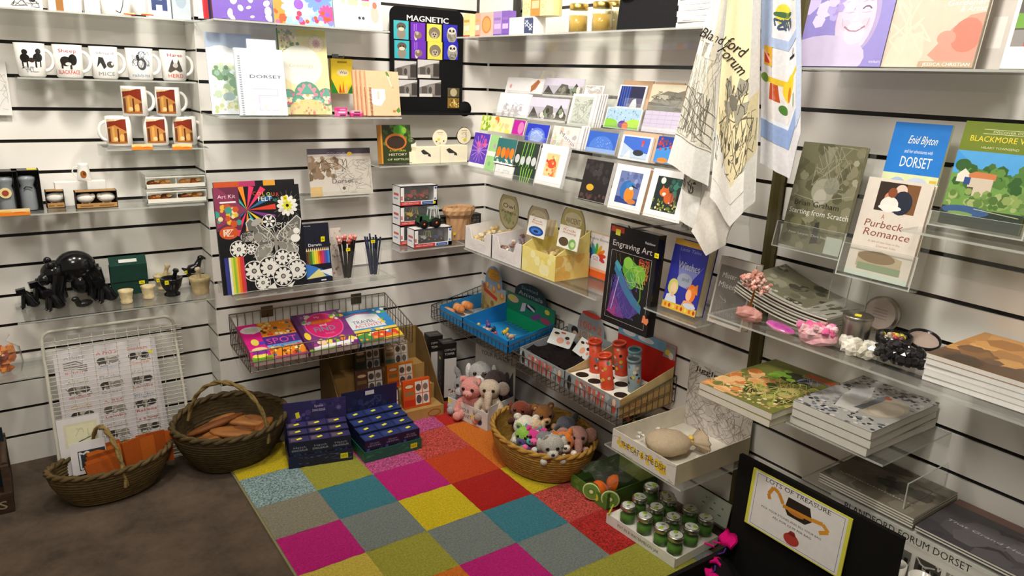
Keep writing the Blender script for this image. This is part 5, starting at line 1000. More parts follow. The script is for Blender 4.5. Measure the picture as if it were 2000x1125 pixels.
leaflet('info card with a blue geode in the middle tray', m2(520, 440), m2(640, 425), m2(510, 300), .20, ('Rock', 'Museum'), .55, lambda a: (a.ell(.5, .3, .42, .24, '#1c4aa0', 18), a.ell(.5, .3, .3, .14, '#3a7ad0', 14), a.ell(.5, .28, .14, .06, '#182a5a')), None)
leaflet('info card with brown and green stones in the yellow tray', m2(725, 525), m2(868, 505), m2(735, 370), .20, ('Rock', 'Amazing'), .6, lambda a: (a.ell(.3, .28, .24, .2, '#5a4a34', 16), a.ell(.72, .25, .18, .24, '#7ab05a', 14), a.ell(.74, .25, .1, .12, '#c8dca8')), None)
for k in range(4): card('pale folded leaflet, one of four between the two info cards', m2(645+14*k, 425), m2(660+14*k, 425), m2(645+14*k, 310), .15, lambda a: a.rect(0, 0, 1, 1, ['#c8b898', '#b8a888'][k % 2]), t=.002, group='leaflets between the info cards', name='leaflet')
# ---- chakra stones
def a_chak(a):
    a.rect(0, 0, 1, 1, '#e6e0e4'); a.rect(0, 0, 1, .16, '#e8642c'); a.rect(0, .16, 1, .22, '#f0a880'); a.txt('Chakra Stones', .52, .86, .06, '#3a3844', w=.72, sh=.25)
    for i, c in enumerate(['#7a3a9a', '#4a4ab8', '#2f78c0', '#3fa0b0', '#4aa84a', '#e0b02c', '#e8782c', '#d8402c', '#c83a4a']): q = R(200-27.5*i); a.ell(.5+.2*math.cos(q), .5+.16*math.sin(q), .13, .05, c, 10, math.degrees(q))
    a.ell(.5, .45, .14, .09, '#f2eef2'); a.scrib(4, .42, .4, .58, .48, '#c8a0c0', .01)
facing('stone_box', 'white and orange box of chakra stones with rainbow lotus', 'box', 'C', m2(875, 670), m2(1080, 745), m2(985, 405), .08, 6, .03, '#e6e0e4', a_chak, zC2+.0006, pages=False, side='#b89a6a', edge='#c8a878')
# ---- engraving art hung on a hook
def a_engr(a):
    a.rect(0, 0, 1, 1, '#161417'); a.rect(.02, .93, .3, .985, '#a83a24'); a.rect(.12, .9, .22, .96, '#c8c83a'); a.txt('Rainbow', .85, .89, .025, '#c8c4c8', w=.2); a.txt('Engraving Art', .5, .795, .06, '#cfc8cc', w=.82)
    for p in ([(.08, .06), (.92, .06), (.92, .75), (.08, .75), (.08, .06)],): a.line(p, .006, '#a8a4a4')
    for x, c in ((.18, '#4a4a34'), (.26, '#55502f'), (.45, '#6a5a34'), (.55, '#7a6a3a')): a.line([(x, .73), (x+.03, .66), (x, .6)], .012, c)
    a.scrib(14, .68, .55, .88, .73, '#a8402c', .012); a.scrib(8, .68, .5, .88, .7, '#b87a3a', .01)
    a.poly([(.12, .12), (.22, .5), (.3, .58), (.6, .4), (.8, .22), (.6, .12), (.3, .09)], '#4a3a8a'); a.poly([(.12, .12), (.2, .36), (.5, .1), (.3, .09)], '#7a3a8a'); a.poly([(.1, .12), (.3, .2), (.3, .09)], '#a83a7a')
    a.poly([(.18, .56), (.2, .63), (.3, .6), (.5, .42), (.82, .28), (.82, .2), (.62, .26), (.4, .38)], '#3a78a0'); a.poly([(.18, .62), (.22, .66), (.34, .6), (.3, .55)], '#4a9ab0')
    a.ell(.52, .6, .17, .09, '#5fa03a'); a.ell(.7, .58, .14, .09, '#7ab03a'); a.ell(.46, .66, .1, .06, '#86c04a'); a.ell(.56, .5, .1, .09, '#4f9a4a'); a.line([(.75, .55), (.78, .35), (.74, .28)], .025, '#5a8a34')
    a.scrib(26, .15, .12, .7, .5, '#6a5ab0', .006); a.scrib(18, .4, .45, .82, .66, '#a8d06a', .006); a.line([(.2, .15), (.3, .5)], .015, '#b8b0d0')
pl = place('C', n1(55, 880), n1(440, 1050), n1(240, 95), .235, 3)
o = slab('engraving_art_kit', 'black rainbow engraving art pack hanging by the blue comic', 'art kit', pl, .03, a_engr, '#161417', pages=False, edge='#1b191b', mat='gloss')
b = MB('metal'); hz = pl[0].z+pl[4]+.0; b.tube([(0, 0, 0), (0, -.235, .0), (0, -.245, .01)], .0025, '#6a6a6a'); b.box(-.014, .014, -.003, 0, -.02, .016, '#555'); tag(b.build('wall_hook', None, (0, pl[0].y, hz+.004), (0, 0, YAWW['C'])), 'steel hook carrying the black engraving art pack', 'hook')
for p, cc, lb in ((n1(530, 345), None, 'yellow price tag on the engraving art title'),): ytag('C', p, .238, lb, .016, .014)
q = at('C', n1(432, 892), .242); m = MB('paper'); m.card([(-.014, -.010), (-.010, .013), (-.002, .012), (.0, .005), (.010, .008), (.013, -.002), (.006, -.014), (-.004, -.010)], 0, .0008, '#e88a5c'); tag(m.build('price_tag', None, q, (0, 0, YAWW['C'])), 'orange torn price tag low on the engraving art pack', 'price tag')
# ---- comic and mister misery
def a_witch(a):
    a.rect(0, 0, 1, 1, '#2a2f9a'); a.rect(0, .92, 1, 1, '#d8a83a'); a.rect(0, 0, 1, .1, '#e0b43a'); [a.ell(.1+.12*i, .05, .035, .03, c) for i, c in enumerate(['#d86a2c', '#b83a2c', '#e8d05a']*3)]
    a.poly([(.2, .82), (.3, .5), (.38, .36), (.62, .34), (.74, .5), (.98, .72), (.8, .58), (.7, .66), (.4, .66), (.3, .6)], '#7a80c0'); a.txt('Little Tales', .5, .85, .045, '#8a90d8', w=.6, sh=.2); a.txt('Witches', .55, .6, .11, '#b8bcc8', w=.62); a.ell(.5, .45, .22, .1, '#9aa0b8'); a.txt('and', .52, .44, .06, '#4a6a4a', w=.2)
    a.ell(.22, .32, .15, .12, '#cfcf70'); a.ell(.24, .3, .09, .09, '#e8c8a0'); a.poly([(.05, .1), (.08, .2), (.2, .22), (.35, .2), (.4, .1)], '#d4dae8'); a.rect(.2, .18, .28, .25, '#d8b890')
    a.ell(.76, .3, .13, .13, '#e8782c'); a.poly([(.68, .34), (.9, .45), (.94, .3)], '#e8862c'); a.ell(.7, .27, .08, .08, '#f0b88a'); a.poly([(.55, .1), (.6, .18), (.75, .2), (.92, .16), (.92, .1)], '#e0a070'); a.ell(.78, .12, .18, .04, '#c8d0e0')
facing('comic_book', 'blue comic with a blonde and a red-haired figure', 'book', 'C', n1(570, 765), n1(850, 870), n1(715, 195), .205, 10, .035, '#2a2f9a', a_witch, zC3+.0006, side='#c8b88a', pages='#cfc4a4')
def a_mist(a):
    a.rect(0, 0, 1, 1, '#b8b2ac'); a.rect(.05, .05, .95, .88, '#75706c'); a.txt('Mister', .35, .7, .08, '#cfcac6', w=.4, sh=.1); a.txt('Misery', .38, .55, .09, '#cfcac6', w=.56, sh=.1); a.line([(.2, .42), (.3, .38), (.42, .36)], .012, '#b0aaa6'); a.line([(.36, .4), (.42, .36), (.37, .33)], .012, '#b0aaa6'); a.scrib(10, .1, .1, .9, .35, '#807a76', .02); a.ell(.15, .08, .1, .04, '#8a7a64')
facing('book', 'grey chalk-lettered book beside the metal upright', 'book', 'C', n1(960, 835), n1(1245, 950), n1(1115, 290), .19, 10, .03, '#8a8480', a_mist, zC3+.0006, side='#cfc8c0', pages='#d8cfc4')
# ================================================================== tea towels and the right-hand bay
from mathutils.bvhtree import BVHTree
SHEETS = []
def towel(label, cols, art, rows=24, sub=14, base='#eceae6', wav=0.006, name='tea_towel', group=None, ext=None):
    """cols: (top point, bottom point, distance from the wall) of each fold line, hanging straight down; print follows the folds"""
    P = []
    for tp, bp_, d in cols: P.append((at('C', tp, d), at('C', bp_, d)))
    n = len(P); L_ = [0.0]
    for i in range(1, n): L_.append(L_[-1]+(P[i][0]-P[i-1][0]).length*.5+(P[i][1]-P[i-1][1]).length*.5)
    W_ = L_[-1]; H_ = max((a-b).length for a, b in P)
    def pos(x, z, e):      # x along the folds, z up from the hem
        u = min(max(x/W_, 0), 1)*W_; i = 0
        while i < n-2 and u > L_[i+1]: i += 1
        f = (u-L_[i])/max(1e-6, L_[i+1]-L_[i]); f2 = f*f*(3-2*f); v = z/H_
        lo = P[i][1].lerp(P[i+1][1], f); hi = P[i][0].lerp(P[i+1][0], f)
        q = lo.lerp(hi, v); dx = P[i][1].x+(P[i+1][1].x-P[i][1].x)*f2; q.x = dx-e+wav*math.sin(v*7+u*30)*(1-v)*.6
        return (q.x, q.y, q.z)
    mb = MB('cloth'); m = (n-1)*sub; vs = []; fs = []
    for j in range(rows+1):
        for i in range(m+1):
            u = (L_[i//sub]+(L_[min(i//sub+1, n-1)]-L_[i//sub])*(i % sub)/sub) if i < m else W_
            vs.append(pos(u, H_*j/rows, 0))
    for j in range(rows):
        for i in range(m): fs.append((j*(m+1)+i, j*(m+1)+i+1, (j+1)*(m+1)+i+1, (j+1)*(m+1)+i))
    SHEETS.append(BVHTree.FromPolygons([Vector(p) for p in vs], fs)); mb.add(vs, fs, base, None, True); mb.add([(x+.0016, y, z) for x, y, z in vs], [f[::-1] for f in fs], base, None, True)
    if art:
        class TA(Art):
            def poly(s, pts, col, cl=True):   # cut finely both ways so that the print lies on the folds
                for ax, v_, l in ((0, 0, 0), (0, 1, 1), (1, 0, 0), (1, 1, 1)):
                    pts = clip(pts, ax, v_, l)
                    if len(pts) < 3: return s
                e = .0006+.0005*s.k; s.k += .1
                a_, b_ = min(p[0] for p in pts), max(p[0] for p in pts); na = max(1, math.ceil((b_-a_)*m*1.5))
                for i in range(na):
                    q = clip(clip(pts, 0, a_+(b_-a_)*i/na, 0), 0, a_+(b_-a_)*(i+1)/na, 1)
                    if len(q) < 3: continue
                    c_, d_ = min(p[1] for p in q), max(p[1] for p in q); nb_ = max(1, math.ceil((d_-c_)*rows*1.5))
                    for k in range(nb_):
                        r_ = clip(clip(q, 1, c_+(d_-c_)*k/nb_, 0), 1, c_+(d_-c_)*(k+1)/nb_, 1)
                        if len(r_) > 2: s.mb.add([s.fn(x*s.w, y*s.h, e) for x, y in r_], [tuple(range(len(r_)))], col, s.mat)
                return s
        art(TA(mb, W_, H_, pos))
    o = mb.build(name); return tag(o, label, 'tea towel', group)
def ext(px, py, bx, by, y=-140): t = (y-by)/(py-by); return (bx+(px-bx)*t, y)
def e2(a, b): return ext(a[0], a[1], b[0], b[1])
LN = '#3a3834'
def t_left(a):
    a.rect(0, .14, 1, 1, '#ece8dc'); a.k += .1
    a.line([(0, .14), (1, .14)], .012, '#8a867c')
    a.scrib(40, .02, .15, .98, .5, '#a8a498', .010, .2); a.scrib(22, .0, .17, .8, .36, '#77736a', .012, .16)
    for y in (.17, .21, .25, .30): a.line([(0, y+.06), (.4, y+.03), (1, y-.02)], .018, '#77736a')
    a.scrib(8, .05, .5, .95, .56, '#8a867c', .012)
def t_main(a):
    a.rect(0, .14, 1, 1, '#e9dcb4'); a.k += .1; a.poly([(0, .27), (.55, .14), (1, .2), (1, .08), (0, .08)], '#eceae4')
    a.scrib(34, .03, .16, .97, .36, '#6f6a5c', .010, .12); a.line([(.05, .30), (.3, .36), (.6, .37), (.9, .33)], .014, '#6a6658')
    for x in (.15, .3, .45, .6, .75): a.rect(x, .26, x+.05, .285, '#5f5b50'); a.rect(x+.02, .21, x+.06, .23, '#5f5b50')
    for q in range(4):      # iron cross of flourishes
        c_, s_ = math.cos(R(45+90*q)), math.sin(R(45+90*q)); asp = a.w/a.h
        pts = [(.03, .02), (.34, .17), (.34, -.17), (.03, -.02)]
        a.poly([(.5+(x*c_-y*s_)*.9, .43+(x*s_+y*c_)*asp*.9) for x, y in pts], '#a09b8c')
    a.scrib(24, .22, .37, .78, .49, '#4f4c45', .010, .07); a.circ(.5, .43, .1, '#77736a')
def t_script(wd, a): pass
tw = towel('cream tea towel printed with a town view, the front of the hanging towels', [(e2((1422, 0), (1386, 385)), (1386, 385), .31), (e2((1450, 0), (1425, 443)), (1425, 443), .345), (e2((1470, 0), (1452, 415)), (1452, 415), .335), (e2((1486, 0), (1476, 392)), (1476, 392), .30)], t_main)
towel('white tea towel fold with village sketch, left of the cream print', [(e2((1390, 0), (1303, 318)), (1303, 318), .30), (e2((1408, 0), (1345, 345)), (1345, 345), .33), (e2((1426, 0), (1384, 364)), (1384, 364), .29)], t_left, base='#ecebe8')
# the script across both folds
for s_, y_, x_, h_, rot in (('Blandford', 105, 1408, 30, -26), ('Forum', 165, 1432, 30, -50)):
    pass
mb = MB('cloth')
def script(word, p0, p1, hpx, col='#2f2d2a'):      # handwriting printed on the cloth, following its folds
    gl, fs, tw_ = glyphs(word); ux, uy = (p1[0]-p0[0])/tw_, (p1[1]-p0[1])/tw_; k = math.hypot(ux, uy); nx, ny = uy/k, -ux/k; last = None; P = []
    for x, y in gl:
        px = p0[0]+ux*(x+.25*y)+nx*y*k*hpx; py = p0[1]+uy*(x+.25*y)+ny*y*k*hpx; d_ = ray(px, py).normalized(); best = None
        for t in SHEETS[:2]:
            h = t.ray_cast(CAM, d_)
            if h[0] is not None and (best is None or h[3] < best[1]): best = (h[0], h[3])
        q = best[0] if best else at('C', (px, py), .31); P.append((q.x-.0032, q.y, q.z))
    mb.add(P, fs, col)
script('Bland', (1368, 70), (1410, 88), 1.3); script('ford', (1414, 88), (1449, 112), 1.3); script('Forum', (1402, 100), (1446, 148), 1.3)
o = mb.build('town_lettering', None); o.parent = tw
towel('white towel corner hanging at the lower left of the towels', [((1338, 330), (1326, 430), .262), ((1352, 340), (1340, 440), .275), ((1372, 345), (1362, 452), .268)], lambda a: (a.rect(0, .62, 1, .9, '#b8b4a8'), a.scrib(8, .05, .64, .95, .88, '#55524a', .05), a.rect(0, .9, 1, 1, '#e8e6e0')), rows=6, group=None)
towel('plain white towel corner hanging lowest, below the cream print', [((1378, 372), (1350, 452), .272), ((1398, 380), (1377, 500), .285), ((1424, 400), (1418, 478), .27), ((1470, 380), (1430, 436), .262)], None, rows=8, base='#e4dfd8')
def t_blue(a):
    a.rect(0, .22, .3, 1, '#a9badc'); a.rect(.0, .12, 1, .2, '#93a8d4'); a.rect(0, .2, 1, .22, '#dfe3ec'); a.rect(.84, .1, 1, 1, '#b8c4e0'); a.rect(.3, .52, .84, .56, '#a9b8d8')
    a.rect(.02, .4, .3, .50, '#d8d4d8'); a.rect(.0, .22, .84, .40, '#dcd8da')
    a.poly([(.25, .30), (.45, .30), (.42, .37), (.28, .37)], '#b8502c'); a.rect(.2, .37, .85, .395, '#d8b83a'); a.ell(.62, .355, .14, .05, '#e0c23a'); a.ell(.62, .33, .05, .03, '#c87a2c'); a.ell(.12, .385, .12, .02, '#6a8a3a'); a.ell(.5, .275, .07, .02, '#4f7a3a'); a.line([(.75, .24), (.75, .3)], .03, '#5a8a4a')
    a.rect(.08, .44, .32, .52, '#d8a83a'); a.rect(.1, .45, .26, .49, '#c8432c'); a.line([(.1, .5), (.3, .46)], .04, '#e8b0a0'); a.line([(.62, .48), (.78, .46)], .03, '#2a2c34'); a.line([(.7, .47), (.74, .5)], .02, '#2a2c34')
    a.ell(.5, .66, .13, .045, '#d8cc4a'); a.ell(.5, .66, .17, .012, '#4a6a4a'); a.scrib(4, .35, .6, .65, .64, '#4a5a70', .03); a.poly([(.62, .98), (.82, .72), (.9, .74), (.74, 1)], '#c0322c'); a.rect(.74, .7, .86, .735, '#4a8ab8'); a.rect(.3, .56, .56, 1, '#e4e2e4') if 0 else None
towel('blue striped tea towel with garden pots, behind the cream towel', [(e2((1489, 0), (1484, 318)), (1484, 318), .265), (e2((1512, 0), (1508, 332)), (1508, 332), .285), (e2((1540, 0), (1541, 350)), (1541, 350), .255), (e2((1563, 0), (1565, 262)), (1565, 262), .262)], t_blue, base='#dddbe0')
zrod = at('C', (1440, -138), .3).z; rodY = at('C', (1470, -138), .28).y
o = thing('towel_arm', 'steel display arm above the picture that carries the tea towels', 'display arm', (0, rodY, zrod), YAWW['C'])
b = MB('metal'); b.tube([(.09, -.27, .012), (.09, 0, .012)], .006, '#8a8a88'); b.tube([(-.14, -.27, .012), (-.14, 0, .012)], .006, '#8a8a88'); b.tube([(-.16, -.30, .004), (.11, -.30, .004)], .006, '#8a8a88'); b.tube([(-.14, -.27, .012), (-.14, -.3, .004)], .006, '#8a8a88'); b.tube([(.09, -.27, .012), (.09, -.3, .004)], .006, '#8a8a88'); b.build('arm', o)
b = MB('metal'); b.box(-.17, .12, -.006, 0, -.02, .04, '#777'); b.build('bracket', o)
# ---- top right shelf
def a_face(a):
    a.rect(0, 0, 1, 1, '#8f86c8'); a.speck(36, .0, .35, .6, 1, ['#b0a4dc', '#a090d4', '#c8bce8', '#9a8cd0', '#d8d0f0'], .05, .11); a.ell(.62, .44, .25, .34, '#a99ac6', 24); a.ell(.60, .42, .22, .31, '#cfc0d6', 24); a.ell(.3, .08, .5, .2, '#c4bad8', 20); a.ell(.5, .36, .06, .05, '#d8b8cc'); a.ell(.73, .37, .05, .05, '#d8b8cc'); a.ell(.62, .29, .12, .1, '#d6c6da')
    for x in (.52, .71): (a.line([(x-.05, .5), (x-.02, .522), (x+.02, .522), (x+.05, .5)], .014, '#5f4f68'), a.line([(x-.06, .56), (x, .58), (x+.05, .565)], .008, '#b0a0ba'), a.line([(x-.05, .475), (x, .468), (x+.05, .478)], .006, '#b8a4c0'))
    a.poly([(.6, .5), (.64, .4), (.58, .39)], '#dccce0'); a.line([(.49, .35), (.56, .315), (.64, .31), (.73, .35)], .02, '#a0788e'); a.poly([(.53, .335), (.57, .318), (.64, .314), (.69, .335)], '#f4eef4'); a.line([(.45, .42), (.475, .35)], .008, '#b09cb8'); a.line([(.76, .42), (.745, .35)], .008, '#b09cb8'); a.speck(16, .3, .5, .55, .75, ['#a89ad4', '#b4a6de', '#cfc4ea'], .035, .07); a.txt('PORTRAITS', .93, .03, .02, '#efeaf6', w=.12)
facing('book', 'lilac book cover of a smiling face beside the towels', 'book', 'C', m7(200, 335), m7(640, 332), m7(262, -230), .20, 9, .014, '#8f86c8', a_face, zR1+.0006)
def a_peach(a):
    a.rect(0, 0, 1, 1, '#cbbfae'); a.rect(0, .6, 1, 1, '#c4bba6'); a.poly([(0, 0), (.1, .25), (.4, .3), (.45, .1), (.4, 0)], '#d8c8b6'); a.scrib(14, .0, .1, .5, .9, '#d8ccb8', .02, .25); a.poly([(.5, .1), (.7, .32), (.85, .42), (1, .44), (1, .05), (.6, .05)], '#cf9484'); a.ell(.86, .26, .16, .14, '#c67c6c'); a.ell(.66, .24, .10, .06, '#c99484'); a.txt('Gardener', .78, .50, .045, '#f6f2ea', w=.4, sh=.2); a.txt('& Artist', .86, .45, .045, '#f6f2ea', w=.26, sh=.2); a.rect(.42, 0, 1, .05, '#b8a088'); a.txt('JESSICA CHRISTIAN', .72, .012, .028, '#f4f0e8', w=.5)
facing('book', 'cream and peach book cover right of the smiling face', 'book', 'C', m7(645, 332), m7(1125, 325), m7(755, -280), .195, 9, .014, '#e6ddcf', a_peach, zR1+.0006)
facing('book', 'pale grey book standing behind the cream and peach cover', 'book', 'C', m7(1020, 330), m7(1270, 325), m7(1080, -200), .13, 9, .012, '#bdb8b4', lambda a: (a.rect(0, 0, 1, 1, '#c4bfba'), a.rect(.6, .2, .9, .5, '#d8d4d0')), zR1+.0006)
facing('greeting_card', 'white card with a red and green photo at the right edge', 'card', 'C', m7(1270, 330), m7(1500, 330), m7(1330, -150), .18, 9, .01, '#f0eeec', lambda a: (a.rect(0, 0, 1, 1, '#f2f0ee'), a.rect(.1, .24, 1, .9, '#55504c'), a.rect(.1, .44, 1, .6, '#6a9a3a'), a.rect(.1, .24, .4, .42, '#8a8684'), a.poly([(.4, .24), (.5, .9), (.9, .9), (.8, .24)], '#d8403c'), a.rect(.05, .2, 1, .23, '#e4e0dc')), zR1+.0006)
# ---- clear holders with books
def pocket(label, pl, hf, t=.03, side=.012, group='clear acrylic book holders', hb=None):
    c, yaw, lean, wd, h = pl; w2 = wd/2+side; hb = hb or h+.012
    o = thing('book_holder', label, 'book holder', c-Vector((0, 0, .006)), group=group, rot=(R(-lean), 0, yaw)); k = .003
    b = MB('acrylic'); b.box(-w2, w2, t+.002, t+.002+k, 0, hb, '#fff'); b.box(-w2, w2, t+.0018, t+.0022+k, hb, hb+.0006, '#fff', 'acrylic_edge'); b.build('back_plate', o)
    b = MB('acrylic'); b.box(-w2, w2, -.012, -.012+k, 0, hf, '#fff'); b.box(-w2, w2, -.012, -.012+k, hf, hf+.0008, '#fff', 'acrylic_edge'); b.build('front_lip', o)
    b = MB('acrylic')
    for s_ in (-1, 1): b.box(s_*w2-(k if s_ > 0 else 0), s_*w2+(0 if s_ > 0 else k), -.012, t, 0, hf*1.2, '#fff'); b.box(s_*w2-(k if s_ > 0 else 0), s_*w2+(0 if s_ > 0 else k), -.0125, -.0118, 0, hf, '#fff', 'acrylic_edge')
    b.box(-w2, w2, -.012, t, 0, k, '#fff', 'acrylic_edge'); b.build('sides', o)
    return o
def a_scratch(a):
    a.rect(0, 0, 1, 1, '#76745a'); a.speck(60, 0, .02, 1, .98, ['#6a684e', '#858268', '#5f5f48', '#8f8c74', '#7c7a60'], .05, .12)
    a.ell(.5, .56, .18, .12, '#a8a694', rot=20); a.ell(.48, .5, .1, .08, '#bdbbac'); a.ell(.62, .62, .12, .08, '#8f9080'); a.poly([(.4, .98), (.5, .8), (.55, .95)], '#94917c'); a.scrib(20, .3, .6, .95, .98, '#a09d88', .008, .2); a.line([(.05, .5), (.45, .46), (.95, .55)], .01, '#a5a391'); a.speck(10, .8, .6, .98, .85, ['#a9a48c', '#8f8a70'], .03, .06)
    a.poly([(.5, .06), (.52, .26), (.58, .28), (.62, .08)], '#3c3c34'); a.ell(.22, .2, .16, .08, '#5a5a40'); a.ell(.2, .24, .1, .05, '#7a7a58'); a.rect(.75, 0, 1, .16, '#b8c0b4')
    a.txt('Brian Graham', .46, .405, .052, '#26261f', w=.72); a.txt('Starting from Scratch', .52, .325, .052, '#f0efe8', w=.96); a.txt('Peter Lanyon  Chris Stephens', .5, .13, .022, '#c8c8bc', w=.75)
pl = place('C', m8(112, 722), m8(440, 800), m8(205, 158), .13, 11)
slab('book', 'mossy olive book of abstract art in the left holder', 'book', pl, .012, a_scratch, '#76745a')
pocket('clear holder carrying the mossy olive art book', pl, .065, .02, hb=pl[4]+.004)
def a_enid(a):
    a.rect(0, 0, 1, 1, '#d4dcae'); a.speck(30, .02, .02, .98, .58, ['#b8c8d8', '#c8d4e0', '#d8e0b0', '#e0dca0', '#b8cc90'], .05, .1); a.ell(.3, .5, .16, .07, '#a8b8d8'); a.ell(.65, .52, .2, .06, '#c0cce0'); a.rect(0, .6, 1, 1, '#1f78d0'); a.txt('Enid Blyton', .56, .84, .065, '#f2f0e0', w=.5, sh=.2); a.txt('and her adventures with', .54, .765, .03, '#e0e8f4', w=.5); a.txt('DORSET', .54, .655, .085, '#f4f2e8', w=.55); a.ell(.15, .2, .06, .04, '#4a7ab8'); a.scrib(6, .4, .4, .7, .52, '#6a8a6a', .008); a.rect(.86, .55, .98, .57, '#d8b040')
pe = place('C', m8(700, 395), m8(1010, 420), m8(812, 66), .105, 10); pe = (pe[0]-Vector((0, 0, .14))+Vector((-.025, 0.012, 0)), pe[1], pe[2], pe[3], pe[4]+.142)
slab('book', 'blue-topped county guide behind the pale romance book', 'book', pe, .008, a_enid, '#d4dcae')
def a_purb(a):
    a.rect(0, 0, 1, 1, '#dcd2c8'); a.rect(.2, .68, .82, .97, '#33261e'); a.rect(.62, .68, .82, .97, '#7a5230'); a.ell(.42, .82, .1, .06, '#c88a6a'); a.ell(.55, .9, .09, .06, '#e0c8b8'); a.ell(.6, .78, .16, .12, '#242a3c'); a.ell(.42, .75, .14, .08, '#eae4de'); a.ell(.44, .72, .18, .03, '#f0eae4'); a.ell(.43, .87, .07, .05, '#8a4a2c')
    a.txt('A', .38, .6, .05, '#a86a4a', w=.05); a.txt('Purbeck', .42, .51, .075, '#8a4a3a', w=.6, sh=.15); a.txt('Romance', .5, .42, .075, '#8a4a3a', w=.72, sh=.15); a.txt('A tale of two lives in the', .5, .36, .022, '#b89a8a', w=.5); a.txt('Dorset hills', .55, .32, .022, '#b89a8a', w=.3)
    a.poly([(.15, .1), (.15, .24), (.5, .28), (.85, .23), (.85, .1)], '#b8a88a'); a.ell(.45, .21, .3, .06, '#8a7050'); a.rect(.18, .07, .86, .14, '#8a9a78'); a.rect(0, 0, 1, .05, '#c8d4c8'); a.txt('AUTHOR NAMES', .5, .06, .0, '#8a7a6a', w=.01) if 0 else None
pp = place('C', m8(470, 880), m8(810, 965), m8(620, 358), .17, 11)
slab('book', 'pale romance book with couple photograph in the centre holder', 'book', pp, .014, a_purb, '#dcd2c8', side='#6a4a3a')
pocket('clear holder carrying the pale romance book', pp, .075, .022, .014, hb=pp[4]*.7)
def a_black(a):
    a.rect(0, 0, 1, 1, '#6f9a4a'); a.rect(0, .72, 1, 1, '#6a7a1c'); a.line([(.25, .93), (1, .93)], .006, '#d8d8b0'); a.line([(.25, .89), (1, .89)], .006, '#d8d8b0'); a.txt('DISCOVER DORSET', .62, .9, .02, '#dcdcb8', w=.5); a.txt('BLACKMORE VALE', .52, .815, .055, '#e8cc3a', w=.82); a.txt('HILARY TOWNSEND', .5, .75, .022, '#d0d4a8', w=.45)
    a.rect(0, .5, 1, .72, '#4f9fdc'); a.poly([(0, .55), (0, .72), (.25, .58)], '#3f92d8'); a.speck(60, .05, .38, 1, .6, ['#3f6a2c', '#4f7a34', '#2f5a26', '#5f8a3c'], .04, .09); a.ell(.12, .58, .1, .06, '#2f5a28'); a.poly([(.08, .42), (.08, .49), (.16, .55), (.24, .5), (.24, .42)], '#e4dcd0'); a.poly([(.22, .5), (.3, .53), (.56, .52), (.56, .46), (.24, .45)], '#c87a4a'); a.rect(.24, .3, .54, .47, '#cdbfae'); a.rect(.18, .4, .26, .47, '#2f4a8a'); a.rect(.24, .3, .32, .38, '#4a4a3a'); a.speck(50, .0, .18, 1, .34, ['#6f8f4a', '#8aa05a', '#4f7034', '#a0b070', '#5f803c'], .03, .07)
    a.rect(0, 0, 1, .18, '#2c3830'); a.ell(.3, .15, .3, .05, '#3a5a8a'); a.ell(.25, .12, .16, .02, '#7a9a5a'); a.line([(.4, .18), (.95, .15)], .01, '#b0b890'); a.rect(0, 0, 1, .06, '#2a3026')
pb_ = place('C', m8(985, 605), m8(1425, 690), m8(1165, 48), .165, 11)
slab('book', 'green topped book with river mill photograph at right', 'book', pb_, .012, a_black, '#6a7a1c')
pocket('clear holder carrying the green topped mill book', pb_, .03, .02, .014, hb=pb_[4]*.6)
shelf('C', 1.925, 2.6, 1.078, 0.215, 'narrow clear ledge under the mill photograph book', group=None, back=.12)
# ---- crystals, magazines and tins
def footC(p, z, off=0.0, m=.02): q = foot(p, z, 'C', m); q.x += off; return q
z2 = zR2+.0006
for k in range(9):
    b = MB('print'); w_, d_ = .25, .185; n = 10; t = .0038; vs = []; fs = []
    def sag(x, y=0.0): f = min(1, max(0, x/w_+.5)); return .042*((1-f)**2.2)+.012*(1-f)*y/d_
    for i in range(n+1):
        x = -w_/2+w_*i/n; vs += [(x, 0, sag(x)), (x, d_, sag(x, d_)), (x, 0, sag(x)+t), (x, d_, sag(x, d_)+t)]
    for i in range(n):
        a_ = 4*i; fs += [(a_, a_+4, a_+6, a_+2), (a_+1, a_+3, a_+7, a_+5), (a_+2, a_+6, a_+7, a_+3), (a_, a_+1, a_+5, a_+4)]
    fs += [(0, 2, 3, 1), (4*n, 4*n+1, 4*n+3, 4*n+2)]
    b.add(vs, fs, '#ccc', None, False, None, ['#dcd8d0', '#cfcac0', '#6f6d5e', '#c4c0b4']*n+['#d8d4cc']*2)
    if k == 8:
        a = Art(b, w_, d_, lambda x, y, e: (x-w_/2, y, sag(x-w_/2, y)+t+e+.0004), strips=10); a.rect(0, .02, 1, .98, '#75735f'); a.speck(40, .02, .05, .98, .95, ['#5a5848', '#4a483c', '#8a8874', '#3f3e34', '#94917c', '#666452'], .04, .10); a.rect(0, .03, 1, .10, '#b8b4a8'); a.speck(20, .02, .1, .98, .22, ['#c8c4b8', '#a8a498', '#8f8c80'], .01, .025); a.rect(.72, .0, 1, .98, '#9a9890')
    tag(b.build('magazine', None, (-.200+.005*math.sin(k*2.1), -1.640-.003*k, z2+k*(t+.0012)), (0, 0, YAWW['C']+R([-1, 1, 0, 1, -1, .5, 0, .8, 0][k]))), 'curling grey magazine, %s in the pile behind the crystals' % ['lowest', 'second up', 'third up', 'fourth up', 'fifth up', 'sixth up', 'seventh up', 'eighth up', 'topmost'][k], 'magazine', 'curling magazines in a pile')
c = atz(n2(280, 355), zR2); o = thing('crystal_tree', 'wire tree of pale pink stone chips on a pink rock', 'crystal tree', (-.265, c.y, z2), 0)
b = MB('stone'); b.ball((0, 0, .016), (.026, .036, .020), '#b8817a', n=12, k=8, bump=.14, flat=.8); b.build('rock_base', o)
b = MB('metal'); b.tube([(0, 0, .03), (.002, -.004, .06), (0, -.008, .085)], [.003, .0028, .002], '#c8823a'); gem = []
